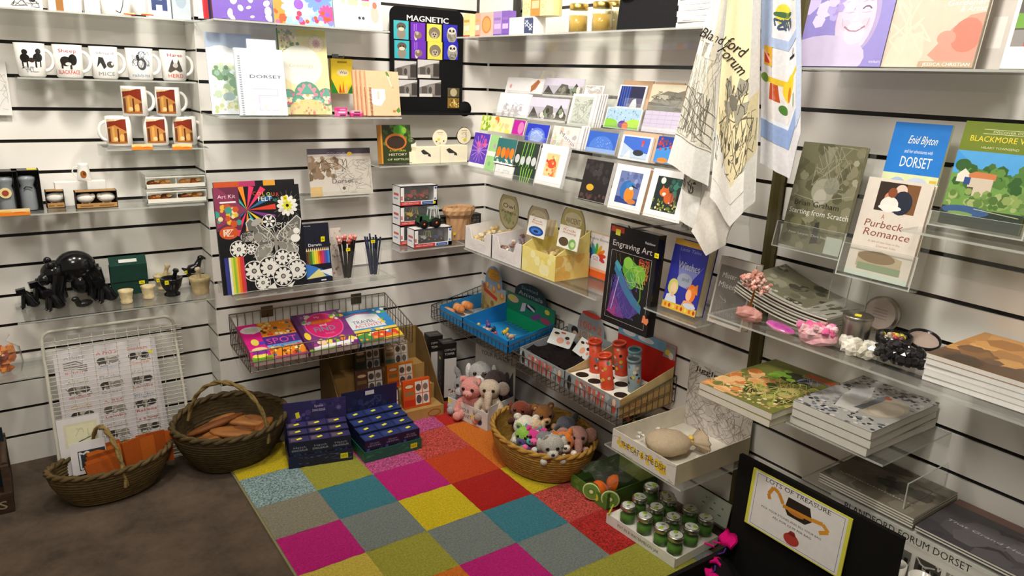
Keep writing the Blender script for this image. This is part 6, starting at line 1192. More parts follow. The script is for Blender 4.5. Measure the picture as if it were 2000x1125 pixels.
for i in range(30):
    q = R(i*137.5); rr = .034*math.sqrt((i+1)/30); p = (rr*math.cos(q)*.7, -.010+rr*math.sin(q)*1.1, .088+.03*(1-rr/.034)+rnd.uniform(-.016, .02)); b.tube([(0, -.007, .08), (p[0]*.5, p[1]*.5-.004, p[2]-.008), p], .0007, '#c8904a', n=3); gem.append(p)
b.build('wire_trunk', o); b = MB('crystal')
for p in gem:
    for _ in range(2): b.ball((p[0]+rnd.uniform(-.005, .005), p[1]+rnd.uniform(-.005, .005), p[2]+rnd.uniform(-.005, .005)), rnd.uniform(.0045, .007), rnd.choice(['#e0b0a4', '#d89a8c', '#e8c4b8', '#c88a7c']), n=6, k=4, bump=.2)
b.build('stone_chips', o)
c = atz(n2(450, 415), zR2); b = MB('crystal'); b.lathe([(.03, 0), (.036, .004), (.035, .009), (.028, .0105), (0, .0108)], '#a83a8a', n=22, sx=.62, sy=1.0, wob=lambda i, j: 1+.05*math.sin(i*1.9), cols=['#c8a4a0', '#c88aa8', '#c84aa8', '#b04a9a', '#b04a9a'], M=RX(10))
tag(b.build('agate_slice', None, (-.272, c.y-.005, z2+.006), (0, 0, .1)), 'flat magenta agate slice between pink rock and crystal', 'agate slice')
c = atz(n2(655, 480), zR2); b = MB('crystal')
b.ball((0, 0, .018), (.030, .042, .022), '#e0a8b0', n=12, k=7, bump=.15, flat=.8)
for i in range(28): q = R(i*137); r_ = .03*math.sqrt(i/28); b.ball((r_*math.cos(q)*.8, r_*math.sin(q)*1.3, .03+rnd.uniform(-.006, .012)), rnd.uniform(.008, .014), rnd.choice(['#e8b8c0', '#e080a8', '#f0ccd0', '#d8949c', '#e86aa0']), n=6, k=4, bump=.25)
tag(b.build('pink_crystal', None, (-.262, c.y, z2), (0, 0, .2)), 'rough pale pink crystal lump on the clear shelf', 'crystal')
c = atz(n2(890, 545), zR2); b = MB('crystal')
for i in range(22): q = R(i*137); r_ = .03*math.sqrt(i/22); b.ball((r_*math.cos(q)*.8, r_*math.sin(q)*1.3, .014+rnd.uniform(-.004, .010)), rnd.uniform(.010, .016), rnd.choice(['#d8d4c8', '#c8c4b4', '#e8e4da', '#b8b2a4']), n=6, k=4, bump=.25)
tag(b.build('white_crystal', None, (-.245, c.y, z2), (0, 0, .2)), 'rough whitish crystal beside the black gem cluster', 'crystal')
c = atz(n2(1110, 610), zR2); b = MB('crystal')
for i in range(60): q = R(i*137); r_ = .042*math.sqrt(i/60); b.ball((r_*math.cos(q)*.8, r_*math.sin(q)*1.25, .016+.02*(1-r_/.045)+rnd.uniform(-.006, .010)), rnd.uniform(.007, .013), rnd.choice(['#151416', '#1e1c1f', '#2c2a2e']), n=6, k=4, bump=.25)
tag(b.build('black_crystal', None, (-.225, c.y+.01, z2), (0, 0, .1)), 'sparkling black crystal cluster in front of the bead dish', 'crystal')
o = thing('bead_dish', 'black dish of coloured beads behind the black crystals', 'dish', (-.125, atz(n2(1090, 480), zR2).y-.01, z2), 0); r = .038
b = MB('gloss'); b.lathe([(r*.8, 0), (r, .012), (r, .03), (r*.93, .03), (r*.85, .012), (0, .010)], '#1a181a', n=22); b.build('dish_body', o)
b = MB('stone'); [b.ball((rnd.uniform(-.02, .02), rnd.uniform(-.022, .022), .022+rnd.uniform(0, .006)), .006, rnd.choice(['#b83a5a', '#d8c03a', '#5a5448', '#8a8276', '#c8b8a0']), n=7, k=5) for i in range(26)]; b.build('beads', o)
o = thing('round_tray', 'black rimmed round tray lying right of the bead dish', 'tray', (-.075, atz(n2(1230, 480), zR2).y-.02, z2+.016), 0, rot=(R(14), R(-16), 0)); r = .036
b = MB('gloss'); b.lathe([(r*.9, 0), (r, .002), (r, .010), (r*.92, .010), (r*.9, .004), (0, .004)], '#1a181a', n=24); b.build('rim', o); b = MB('paper'); b.lathe([(r*.88, .005), (0, .0052)], '#b8a49a', n=20); b.build('lining', o)
c = at('C', n2(970, 370), .04); o = thing('round_tin', 'round tin lid with pale label leaning upright on wall', 'tin', (-.05, c.y-.015, z2), YAWW['C'], rot=(R(-9), 0, YAWW['C'])); r = .043
b = MB('metal'); b.lathe([(r, 0), (r, .014), (r*.96, .016), (0, .016)], '#a8a098', n=28, M=T(0, .016, r) @ RX(90)); b.build('tin_body', o); b = MB('paper'); b.lathe([(r*.86, 0), (r*.86, .0006)], '#c4b4ae', n=26, M=T(0, -.0003, r) @ RX(90), smooth=False); a = Art(b, .06, .06, lambda x, z, e: (x-.03, -.0009-e, r-.03+z)); [a.rect(.2, y, .8, y+.03, '#a08f8a') for y in (.3, .42, .54, .66)]; b.build('label', o)
o = thing('round_tin', 'silver round tin lying flat with a yellow tag on top', 'tin', (-.155, -1.835, z2), 0); r = .031
b = MB('metal'); b.lathe([(r, 0), (r, .050), (r*.97, .052)], '#b8b2aa', n=26); b.build('tin_body', o); b = MB('metal'); b.lathe([(r*1.08, .0525), (r*1.08, .058), (r, .060), (0, .060)], '#a09a92', n=26); b.build('lid', o)
mb = MB('paper'); mb.box(-.009, .009, -.007, .007, 0, .0006, '#e8d832'); tag(mb.build('price_tag', None, (o.location.x-.008, o.location.y-.004, z2+.0603), (0, 0, .4)), 'yellow price tag lying on the flat silver tin', 'price tag', 'yellow price tags')
mb = MB('paper'); mb.box(-.010, .010, -.007, .007, 0, .0006, '#e8dc3a'); tag(mb.build('price_tag', None, (-.118, -1.745, z2+.075), (R(40), 0, .9)), 'yellow price tag by the round tin lid', 'price tag', 'yellow price tags') if 0 else None
for (bx, tx, d, lb) in (((1625, 628), (1630, 545), .22, 'clear sign holder standing over the magazines'), ((1660, 640), (1668, 550), .2, 'clear sign holder standing left of the tins')):
    q = atz(bx, zR2); t_ = at('C', tx, d); b = MB('acrylic'); h = .14; w_ = .05; b.box(-w_/2, w_/2, 0, .0025, 0, h, '#fff', M=RX(-6)); b.box(-w_/2, w_/2, 0, .03, 0, .002, '#fff')
    for x in (-w_/2, w_/2-.001): b.box(x, x+.001, -.0002, .0028, 0, h, '#fff', 'acrylic_edge', M=RX(-6))
    tag(b.build('sign_holder', None, (q.x, q.y, z2), (0, 0, YAWW['C'])), lb, 'sign holder', 'clear sign holders')
# ---- flat books
def flatbook(label, x0, x1, d0, d1, z, t, art, cov, page='#e6e0d4', group=None, spine='#d8d0c4', rz=0, name='book', front=None):
    w_, dp = x1-x0, d0-d1; o = thing(name, label, 'book', (-(d0+d1)/2, -(x0+x1)/2, z), YAWW['C']+R(rz), group); k = .0011
    b = MB('print'); b.box(-w_/2, w_/2, -dp/2, dp/2, t-k, t, cov); b.box(-w_/2, w_/2, -dp/2, dp/2, 0, k, cov)
    if front: b.box(-w_/2, w_/2, -dp/2, -dp/2+k, k, t-k, front)
    if art: art(Art(b, w_, dp, lambda x, y, e: (x-w_/2, y-dp/2, t+e)))
    b.build('cover', o); b = MB('paper'); b.box(-w_/2+.001, w_/2-.001, -dp/2+(k if front else .0012), dp/2-.001, k, t-k, page); b.build('pages', o); return o
def a_grass(a):
    a.rect(0, 0, 1, 1, '#717438'); a.speck(26, .0, .02, .42, .62, ['#d88a4a', '#e0a060', '#c8743a', '#e8b880'], .06, .12); a.speck(40, .3, .1, 1, .7, ['#66742c', '#868c3a', '#a09c4a', '#4c5a24', '#b8ac6a', '#3a4420'], .04, .08); a.ell(.55, .75, .2, .12, '#2a2e1c'); a.speck(12, .2, .6, .6, .9, ['#6f9a34', '#86a83c'], .05, .09); a.speck(30, .02, .04, .9, .3, ['#e8cca0', '#e0a878', '#d8d0a8'], .012, .03); a.scrib(60, .0, .05, 1, .6, '#d8b07a', .008, .12); a.scrib(40, .4, .1, 1, .7, '#b8c06a', .008, .1); a.rect(.55, .86, .98, .95, '#b8562c'); a.rect(0, .78, .5, 1, '#8a88a4') if 0 else None; a.scrib(10, .6, .7, 1, .86, '#8a86a0', .012); a.rect(.02, .02, .5, .06, '#d8a06a')
xg0 = 1.575; xg1 = 1.785
for k, lb in enumerate(('lower copy of the orange and green meadow book', 'top copy of the orange and green meadow book')): flatbook(lb, xg0, xg1, .365, .055, zR3+.0006+k*.0182, .0176, a_grass if k else None, '#8a8a50', '#ded6c8', 'meadow books in a pile', front='#d9d2c6', rz=k*.8)
def a_swan(a):
    a.rect(0, 0, 1, 1, '#a8a6a4'); a.speck(120, 0, .6, 1, 1, ['#2e2a30', '#4a464c', '#6a666a', '#c8c4c4', '#8a8488', '#38343a'], .015, .035); a.speck(90, 0, .0, 1, .24, ['#262a32', '#3a4048', '#5a626c', '#b8b8b8', '#707880', '#d0ccc8'], .015, .035); a.speck(30, 0, .22, .35, .6, ['#9a989a', '#b0aeb0', '#8a8c94'], .03, .06); a.poly([(.35, .2), (.2, .5), (.3, .85), (.45, .62), (.55, .4), (.6, .22)], '#d0cdcc'); a.ell(.72, .5, .24, .24, '#b8ad9c'); a.ell(.76, .48, .18, .16, '#cabfae'); a.ell(.56, .58, .05, .16, '#77797e'); a.poly([(.5, .3), (.54, .62), (.6, .62), (.6, .32)], '#6a6e76'); a.circ(.6, .7, .045, '#b8583a'); a.ell(.3, .62, .12, .2, '#c4c4c8', rot=20)
for k, lb in enumerate(('bottom copy of the grey swan book', 'middle copy of the grey swan book', 'top copy of the grey swan book with red-headed bird')): flatbook(lb, 1.796, 1.985, .30, .01, zR3+.0006+k*.0198, .0192, a_swan if k == 2 else None, '#8a867c', '#d8d4ca', 'swan books in a pile', front='#d4d1ca', rz=[-1, .6, 0][k])
def a_sunset(a): a.rect(0, 0, 1, 1, '#b8834a'); a.rect(0, 0, 1, .3, '#5f4a3a'); a.speck(30, 0, .25, 1, .6, ['#8a6440', '#c8965a', '#d8a868', '#77563a', '#a87a4a'], .05, .12); a.ell(.55, .55, .12, .05, '#e0d0b8'); a.rect(0, .6, 1, 1, '#c08a4c'); a.speck(14, 0, .65, 1, 1, ['#d09a58', '#a8743c'], .08, .14); a.speck(10, 0, .0, 1, .25, ['#4a3c30', '#6a5442'], .06, .12)
for k in range(5): flatbook('landscape sunset book, %s in the pile at the right edge' % ['bottom', 'second up', 'third up', 'fourth up', 'topmost'][k], 2.045, 2.36, .262, .012, zR2+.0006+k*.0116, .0110, a_sunset if k == 4 else None, '#a8793f' if k == 4 else '#d8d4d0', '#eeebe8', 'sunset books in a pile', front='#f0eeec' if k < 4 else '#e8e4e0', rz=[0, .8, -.6, .5, 0][k])
def a_grey(a): a.rect(0, 0, 1, 1, '#7d7568'); a.speck(40, 0, 0, 1, 1, ['#8a8274', '#6f685c', '#948c7e', '#776f62', '#5f594e'], .06, .14); a.ell(.62, .5, .22, .12, '#35322d'); a.ell(.75, .55, .2, .08, '#45413a'); a.speck(12, .4, .35, .9, .65, ['#3c3832', '#4f4a42'], .04, .08); [a.rect(.1+.03*i, .24, .12+.03*i, .24+rnd.uniform(.008, .03), '#c8c0b0') for i in range(26)]; a.rect(0, .75, 1, .78, '#6a6458'); a.ell(.3, .9, .3, .1, '#5a564c')
for k in range(4): flatbook('large thin grey landscape book, %s in the low pile' % ['bottom', 'second up', 'third up', 'topmost'][k], 1.835, 2.062, .205, .008, zR4+.0006+k*.0064, .0058, a_grey if k == 3 else None, '#8a8275', '#e6e2d8', 'grey landscape books in a pile', front='#e2ded4', rz=[0, .4, -.4, 0][k])
def a_dark(a): a.rect(0, 0, 1, 1, '#4a464a'); a.speck(40, 0, 0, 1, .8, ['#555156', '#3f3b40', '#5f5b60', '#69636a', '#37343a'], .06, .14); a.rect(0, .85, 1, 1, '#7a5a52'); a.txt('That Grand Heath', .32, .42, .05, '#b8b2b0', w=.5, sh=.2)
for k in range(2): flatbook(['lower dark grey landscape book at the bottom right corner', 'upper dark grey landscape book at the bottom right corner'][k], 2.068, 2.42, .205, .008, zR4+.0006+k*.0064, .0058, a_dark if k else None, '#4a464a', '#dedad0', 'dark landscape books', front='#d8d4ca')
o = thing('shelf_divider', 'clear upright divider standing on the large grey books', 'divider', (-.10, -2.03, zR4+.0270), YAWW['C']); b = MB('acrylic'); b.box(-.0015, .0015, -.09, .09, 0, .062, '#fff'); b.box(-.0015, .0015, -.0905, -.0895, 0, .062, '#fff', 'acrylic_edge'); b.box(-.0015, .0015, -.09, .09, .062, .0628, '#fff', 'acrylic_edge'); b.build('plate', o)
# ---- printed town display below the low shelf
def a_town(a):
    a.rect(0, 0, 1, 1, '#dcd9d2'); a.txt('BLANDFORD FORUM DORSET', .33, .945, .042, '#2c2a28', w=.52)
    for i in range(8):
        x = .04+.118*i; a.rect(x, .74, x+.1, .89, ['#8a867e', '#55524c', '#77736c', '#4a4742'][i % 4]); a.scrib(6, x, .74, x+.1, .89, '#c8c4bc', .006, .05); [a.rect(x+.015+.03*j, .82, x+.03+.03*j, .85, '#2a2826') for j in range(3)]; a.rect(x, .72, x+.1, .735, '#3a3834')
mb = MB('print'); mb.box(-.27, .27, 0, .16, 0, .428, '#dcd9d2'); a_town(Art(mb, .54, .428))
tag(mb.build('display_box', None, (-.205, -2.14, .0005), (0, 0, YAWW['C'])), 'white display box lettered with the town name under the dark books', 'display box')
# ---- black treasure chest
cx0, cx1 = 1.665, 2.085; o = thing('treasure_chest', 'black fabric-lined chest holding the treasure sign', 'chest', (-.29, -(cx0+cx1)/2, .0005), YAWW['C']); w_ = cx1-cx0
b = MB('matte'); BKc = '#131110'; b.box(-w_/2, w_/2, 0, .012, 0, .455, BKc); b.box(-w_/2, w_/2, -.36, 0, 0, .012, BKc); b.box(-w_/2, -w_/2+.012, -.36, 0, .012, .185, BKc); b.box(w_/2-.012, w_/2, -.36, 0, .012, .26, BKc); b.box(-w_/2+.012, w_/2-.012, -.36, -.348, .012, .17, BKc); b.build('chest_body', o)
b = MB('cloth'); n = 12; vs = []; fs = []
for j in range(n+1):
    for i in range(n+1): vs.append((-w_/2+.014+(w_-.028)*i/n, -.346+.344*j/n, .12+.03*math.sin(i*1.3+j*.7)+.02*math.cos(j*1.9)+rnd.uniform(-.008, .008)+.03*(j/n)))
for j in range(n):
    for i in range(n): fs.append((j*(n+1)+i, j*(n+1)+i+1, (j+1)*(n+1)+i+1, (j+1)*(n+1)+i))
b.add(vs, fs, '#171316', None, True); b.build('lining_cloth', o)
def a_treas(a):
    a.rect(0, 0, 1, 1, '#cfcb4a'); a.rect(.035, .02, .965, .98, '#dcd8d6'); a.line([(.06, .05), (.94, .05), (.94, .95), (.06, .95), (.06, .05)], .004, '#4a4a70'); a.txt('LOTS OF TREASURE', .48, .88, .075, '#1e1c1c', w=.66)
    a.poly([(.38, .62), (.4, .82), (.62, .82), (.66, .62), (.6, .52), (.42, .52)], '#2a231c'); a.poly([(.36, .66), (.66, .68), (.66, .62), (.36, .6)], '#c8862c'); a.line([(.36, .66), (.3, .8), (.24, .84), (.2, .7), (.22, .62)], .035, '#c8862c'); a.line([(.66, .66), (.76, .68), (.82, .6), (.74, .52)], .035, '#d0902f'); a.ell(.5, .6, .08, .03, '#b8742c')
    a.txt('PICK YOUR STONES AND FILL YOUR BAG', .46, .42, .035, '#3a3838', w=.62); a.txt('ALL FOR £3.99 PER BAG', .48, .34, .035, '#3a3838', w=.4); a.ell(.5, .16, .08, .1, '#a83a30'); a.poly([(.45, .22), (.48, .3), (.52, .3), (.55, .22)], '#8a2c26'); a.rect(.475, .24, .525, .26, '#6a1f1a')
ps = place('C', n4(290, 640), n4(880, 953), n4(365, 320), .303, 3)
slab('treasure_sign', 'white sign with yellow edges about treasure, in the chest', 'sign', ps, .003, a_treas, '#cfcb4a', mat='paper')
PKb = '#c8106e'
def bag(label, p, z, w_, h_, rz, tilt, tail=True):
    q = atz(p, z); b = MB('cloth'); n = 6; vs = []; fs = []
    for j in range(n+1):
        for i in range(n+1):
            u, v = i/n-.5, j/n; vs.append((u*w_*(1-.15*v), -.004*math.cos(u*9)-.006*math.sin(v*6), h_*v+.004*math.sin(u*8)))
    for j in range(n):
        for i in range(n): fs.append((j*(n+1)+i, j*(n+1)+i+1, (j+1)*(n+1)+i+1, (j+1)*(n+1)+i))
    b.add(vs, fs, PKb, None, True, RX(tilt)); b.add([(x, y+.006, z_) for x, y, z_ in vs], [f[::-1] for f in fs], PKb, None, True, RX(tilt))
    o = thing('gift_pouch', label, 'pouch', (q.x, q.y, z), YAWW['C']+R(rz), 'pink pouches in the chest'); b.build('pouch_body', o)
    if tail:
        b = MB('cloth'); b.tube([(-w_*.2, -.004, .002), (-w_*.6, -.012, -.004), (-w_*.3, -.02, -.008), (-w_*.8, -.03, -.010)], .003, PKb); b.tube([(w_*.2, -.004, 0), (w_*.32, -.015, -.006), (w_*.22, -.03, -.010)], .0022, '#4a2a7a'); b.build('drawstring', o)
bag('bright pink pouch standing up at the chest corner', (1415, 1066), .205, .05, .038, -10, -20)
bag('bright pink pouch lying lower in the chest', (1392, 1100), .175, .045, .018, 14, -50)
bag('bright pink pouch at the bottom edge of the picture', (1385, 1130), .165, .06, .02, -20, -50, False)
for p, lb in (((1712, 1135), 'small white candle pot, left of two at the bottom edge'), ((1770, 1118), 'small white candle pot, right of two at the bottom edge')):
    q = at('C', p, .262); b = MB('gloss'); b.lathe([(.02, 0), (.022, .004), (.024, .045), (.021, .045), (.019, .03), (0, .03)], '#e0dcd4', n=20); tag(b.build('candle_pot', None, (-.262, q.y-.03, .332)), lb, 'candle pot', 'small white candle pots')
shelf('C', 2.09, 2.4, .331, .30, 'small clear shelf with white candle pots at bottom right', group=None)
# ================================================================== wire baskets
def grid_panel(o, name, c, nu, nv, r=.0014, col='#8f8b80'):
    """wire panel between four corners c = (bottom left, bottom right, top right, top left)"""
    b = MB('metal'); A_, B_, C_, D_ = [Vector(p) for p in c]
    for i in range(nu+1): f = i/nu; b.tube([tuple(A_.lerp(B_, f)), tuple(D_.lerp(C_, f))], r, col, n=5)
    for j in range(nv+1): f = j/nv; b.tube([tuple(A_.lerp(D_, f)), tuple(B_.lerp(C_, f))], r*(1.7 if j == nv else 1.1), col, n=5)
    b.build(name, o)
def wire_basket(label, loc, rz, w_, d_, zb_back, zb_front, h_back, h_front, nu=22, clips=True):
    """back at y = 0 (wall side), front at y = -d_; z measured from the front bottom edge"""
    o = thing('wire_basket', label, 'wire basket', loc, rz, 'slatwall wire baskets'); a = w_/2
    fb, ft, bb, bt = zb_front, zb_front+h_front, zb_back, zb_back+h_back
    grid_panel(o, 'front_grid', [(-a, -d_, fb), (a, -d_, fb), (a, -d_, ft), (-a, -d_, ft)], nu, 2)
    grid_panel(o, 'back_grid', [(-a, -.006, bb), (a, -.006, bb), (a, -.006, bt), (-a, -.006, bt)], nu, 2)
    for s_ in (-1, 1): grid_panel(o, 'side_grid', [(s_*a, -d_, fb), (s_*a, -.006, bb), (s_*a, -.006, bt), (s_*a, -d_, ft)], 10, 2)
    grid_panel(o, 'base_grid', [(-a, -d_, fb), (a, -d_, fb), (a, -.006, bb), (-a, -.006, bb)], nu, 5, .0012)
    if clips:
        for x in (-a*.55, a*.6): b = MB('metal'); b.box(x-.022, x+.022, -.004, -.001, bt-.03, bt+.012, '#77735f'); b.build('wall_clip', o)
    return o
B1X0, B1X1 = -1.11, -.485
wire_basket('wire basket of children\'s activity books under the art kit', ((B1X0+B1X1)/2, 0, .335), 0, B1X1-B1X0, .252, .022, 0, .118, .075)
# activity books lying tilted in it
def act_book(label, bl, br, tl, tr, d_f, z_f, base, art, t=.012, up=16, rz=0, yaw0=0):
    a_ = at('B', bl, d_f); b_ = at('B', br, d_f); w_ = (b_-a_).length
    return a_, b_, w_
def tilted(label, x0, x1, yf, zf, yb, zb, base, art, t=.006, name='activity_book', group='activity books in the wire basket'):
    w_ = x1-x0; L_ = math.hypot(yb-yf, zb-zf); ang = math.atan2(zb-zf, yb-yf)
    o = thing(name, label, 'book', ((x0+x1)/2, yf, zf), group=group, rot=(ang, 0, 0)); k = .001
    b = MB('print'); b.box(-w_/2, w_/2, 0, L_, t-k, t, base); b.box(-w_/2, w_/2, 0, L_, 0, k, base); b.box(-w_/2, -w_/2+k, 0, L_, k, t-k, base)
    art(Art(b, w_, L_, lambda x, y, e: (x-w_/2, y, t+e))); b.build('cover', o); b = MB('paper'); b.box(-w_/2+k, w_/2-.001, .001, L_-.001, k, t-k, '#e8e2d8'); b.build('pages', o); return o
def a_spot(a):
    a.rect(0, 0, 1, 1, '#d81a84'); a.rect(.36, .05, 1, 1, '#e0861c'); a.rect(.34, .36, 1, .60, '#4a2a86'); a.txt('SPOT', .67, .40, .15, '#e0489a', w=.56); a.rect(.36, .31, 1, .37, '#6aa0d8'); a.txt('THE DIFFERENCE', .68, .325, .035, '#2a3a6a', w=.5); a.ell(.22, .84, .2, .1, '#d8d4d0'); a.poly([(.2, .72), (.25, .76), (.3, .75)], '#d8d4d0'); [a.rect(.1, .8+.025*i, .34, .807+.025*i, '#9a9894') for i in range(4)]
    a.speck(26, .38, .64, .98, .98, ['#b8481c', '#f0b43a', '#5a3a1c', '#e8d08a', '#3a6a9a', '#d8641c'], .02, .05); a.speck(14, .38, .62, .98, .68, ['#d83a2c', '#f0e0c0', '#e0a82c'], .02, .04); a.speck(30, .36, .03, .98, .3, ['#c8501c', '#f4c85a', '#6a3a1c', '#f0dca0', '#d83a2c', '#3a7ab0'], .02, .05)
    a.ell(.18, .5, .07, .09, '#e8d85a'); a.ell(.3, .46, .06, .04, '#4a4ac8'); a.ell(.2, .3, .14, .06, '#e8c89a'); a.rect(0, 0, .36, .12, '#6aa82c'); a.ell(.16, .14, .14, .05, '#f0e05a'); a.ell(.2, .22, .16, .05, '#8a2a9a'); a.line([(.2, .04), (.26, .07), (.34, .05)], .02, '#b83a1c')
def a_find(a):
    a.rect(0, 0, 1, 1, '#7a2a7c'); a.rect(0, 0, .1, 1, '#4f1d54'); a.ell(.52, .62, .38, .34, '#e85a9a', 30); a.ell(.52, .62, .36, .32, '#cf1a6a', 30); a.txt('My', .46, .84, .05, '#f0d0e0', w=.1); a.ell(.48, .73, .28, .06, '#d8501c'); a.txt('Rainbow', .48, .705, .07, '#e88a2c', w=.46); a.txt('and', .5, .61, .06, '#f4e0ea', w=.14); a.txt('FIND', .5, .47, .13, '#4f8fa8', w=.42); a.txt('book', .56, .38, .06, '#e87ab4', w=.18)
    a.speck(10, .12, .7, .3, .95, ['#d8c8a8', '#b8a0c0', '#5a9a4a'], .03, .05); a.speck(12, .74, .75, .98, .98, ['#3f9aa8', '#e8d03a', '#5a9a3a', '#e0e0d0'], .03, .05); a.speck(24, .0, .03, .98, .26, ['#7ab03a', '#e8d85a', '#f0d8c8', '#a83a8a', '#e0862c', '#e8e4e0', '#6a3a9a'], .03, .07); a.ell(.1, .4, .06, .1, '#f0c83a'); a.ell(.3, .2, .09, .06, '#f0c8b0'); a.rect(.0, .0, .5, .06, '#8ac83a'); a.poly([(.1, .02), (.1, .1), (.9, .16), (.9, .08)], '#ece8ee')
def a_travel(a):
    a.rect(0, 0, 1, 1, '#2f8ad0'); a.poly([(.0, .42), (0, .8), (.3, .88), (.75, .82), (.8, .42)], '#e4e8f0'); a.rect(.02, .90, .7, .96, '#1c6ab0'); a.line([(.05, .86), (.3, .9), (.62, .88)], .03, '#d84a3a'); a.txt('TRAVEL', .36, .58, .1, '#4a4a7a', w=.52); a.txt('ACTIVITY', .42, .46, .1, '#d83a3a', w=.66); a.speck(10, .7, .5, .98, .98, ['#e8c83a', '#5aa84a', '#e87a2c', '#f0e8d8'], .03, .06)
    a.rect(0, 0, 1, .38, '#e8c83a'); a.poly([(0, .0), (0, .22), (.35, .3), (.6, .12), (.5, 0)], '#4a8a3a'); a.poly([(.3, .06), (.36, .26), (.92, .26), (.96, .1)], '#d8462c'); a.txt('Book', .64, .1, .1, '#e86a2c', w=.4); a.speck(16, .0, .0, .98, .36, ['#6ab04a', '#3a8ac8', '#f0e080', '#e8923a', '#e8e4e0'], .03, .06)
yF, yB = -.240, -.035
tilted('pink spot the difference activity book at the left of the basket', -1.095, -.90, yF, .348, yB, .418, '#d81a84', a_spot, .02)
tilted('purple find-it activity book in the middle of the basket', -.893, -.70, yF, .346, yB, .425, '#7a2a7c', a_find, .024)
tilted('blue travel activity book at the right of the basket', -.693, -.515, yF, .347, yB, .408, '#2f8ad0', a_travel, .02)
# ---- the two baskets on the right-hand wall
wire_basket('wire basket of eggs and small animals near the corner', (0, -.305, .335), YAWW['C'], .585, .268, .022, 0, .09, .055, clips=False)
wire_basket('wire basket of joke boxes and cardboard tubes', (0, -.905, .322), YAWW['C'], .57, .262, .022, 0, .09, .058, clips=False)
def a_eggs(a):
    a.rect(0, 0, 1, .5, '#c8ac74'); a.rect(0, .5, 1, .6, '#9fb4cc'); a.ell(.5, .82, .26, .13, '#c8922c'); a.txt('Joke', .48, .86, .07, '#e8b41c', w=.3); a.txt('EGG', .52, .74, .09, '#f0a81c', w=.46); [a.ell(x, y, .09, .075, '#c88a4a') for x, y in ((.25, .56), (.52, .52), (.72, .62), (.85, .45))]; [a.ell(x, y, .05, .05, '#e8b87a') for x, y in ((.25, .58), (.52, .54), (.72, .64), (.85, .47))]; a.poly([(.1, .42), (.65, .3), (.68, .38), (.12, .5)], '#c8402c'); a.speck(14, .02, .02, .98, .26, ['#a88a4a', '#b89a5a', '#8f7a3a'], .05, .08); a.ell(.12, .52, .07, .06, '#b8622c')
o = tray('egg_display', 'blue display tray of bouncy eggs with egg header', 'display tray', .045, .235, .245, .03, .351, .045, .075, '#2f86c8', None, None, None, None, (.215, '#8fa8c8', a_eggs, .066, .6), inner='#d8d4cc')
for i in range(14):
    fx = (i % 5)/4; fy = (i//5); b = MB('matte'); b.ball((0, 0, .0), (.017, .017, .021), ['#d8915a', '#c87f48', '#e0a470', '#d0986a'][i % 4], n=12, k=8)
    tag(b.build('joke_egg', None, (-.225+.045*fy+.004*(i % 2), -(.065+.038*fx+.006*fy), .374+.012*(fy == 1)+.018*(i > 9)), (R(rnd.uniform(40, 110)), R(rnd.uniform(-30, 30)), rnd.uniform(0, 3))), 'light brown joke egg heaped in the blue egg tray', 'egg', 'joke eggs in the blue tray')
def a_anim(a):
    a.rect(0, 0, 1, .68, '#1f7a52'); a.txt('Scented', .48, .85, .07, '#8fa0a0', w=.34); a.txt('Animals', .5, .72, .09, '#a8b8b4', w=.5); a.ell(.14, .56, .12, .08, '#d8a89a'); a.ell(.12, .57, .07, .05, '#c8c44a'); a.poly([(.3, .35), (.34, .55), (.42, .58), (.4, .4)], '#c8b8c4'); a.ell(.52, .52, .1, .06, '#1e1c1e'); a.line([(.45, .55), (.6, .48)], .03, '#d8d0d4'); a.ell(.62, .36, .12, .06, '#7a3a7a', rot=30); a.ell(.82, .38, .1, .06, '#a83a5a'); a.ell(.85, .58, .05, .05, '#d8c83a'); a.rect(0, 0, 1, .3, '#15a05a')
o = tray('animal_display', 'blue and green display tray of little animals, dark header', 'display tray', .245, .575, .25, .03, .351, .05, .085, '#1c78bc', None, None, None, None, (.20, '#34464a', a_anim, .11, .68), inner='#2388c8')
for i in range(10):
    b = MB('gloss'); c_ = ['#d8b03a', '#6a4a8a', '#c8a080', '#3a4a5a', '#b84a5a'][i % 5]; b.ball((0, 0, .010), (.016, .010, .010), c_, n=9, k=6); b.ball((.013, 0, .018), (.008, .007, .008), c_, n=8, k=5); b.ball((-.016, 0, .014), (.008, .002, .003), c_, n=6, k=4)
    for x in (-.008, .008): b.tube([(x, -.005, .006), (x, -.006, 0)], .002, c_); b.tube([(x, .005, .006), (x, .006, 0)], .002, c_)
    tag(b.build('toy_animal', None, (-.21+.05*(i % 2)+.01*(i % 3), -(.285+.055*(i//2)), .3545), (0, 0, i*1.3)), 'tiny plastic animal lying in the blue and green tray', 'toy animal', 'tiny animals in the green tray')
def a_joke(a): a.rect(0, 0, 1, .58, '#9aa0a4'); a.speck(16, .1, .1, .9, .5, ['#8a9094', '#a8aeb2', '#7f858a'], .05, .1); a.ell(.5, .92, .2, .05, '#c8402c'); a.txt('100+2', .5, .62, .15, '#d8502c', w=.46); a.txt('JOKES', .5, .44, .13, '#c87a3a', w=.5); a.ell(.16, .5, .08, .09, '#2a2628'); a.ell(.17, .44, .06, .06, '#d8b8a0'); a.ell(.86, .36, .07, .08, '#d8c83a'); a.ell(.3, .36, .05, .05, '#d8b03a'); a.rect(.72, .1, .9, .2, '#b84a3a')
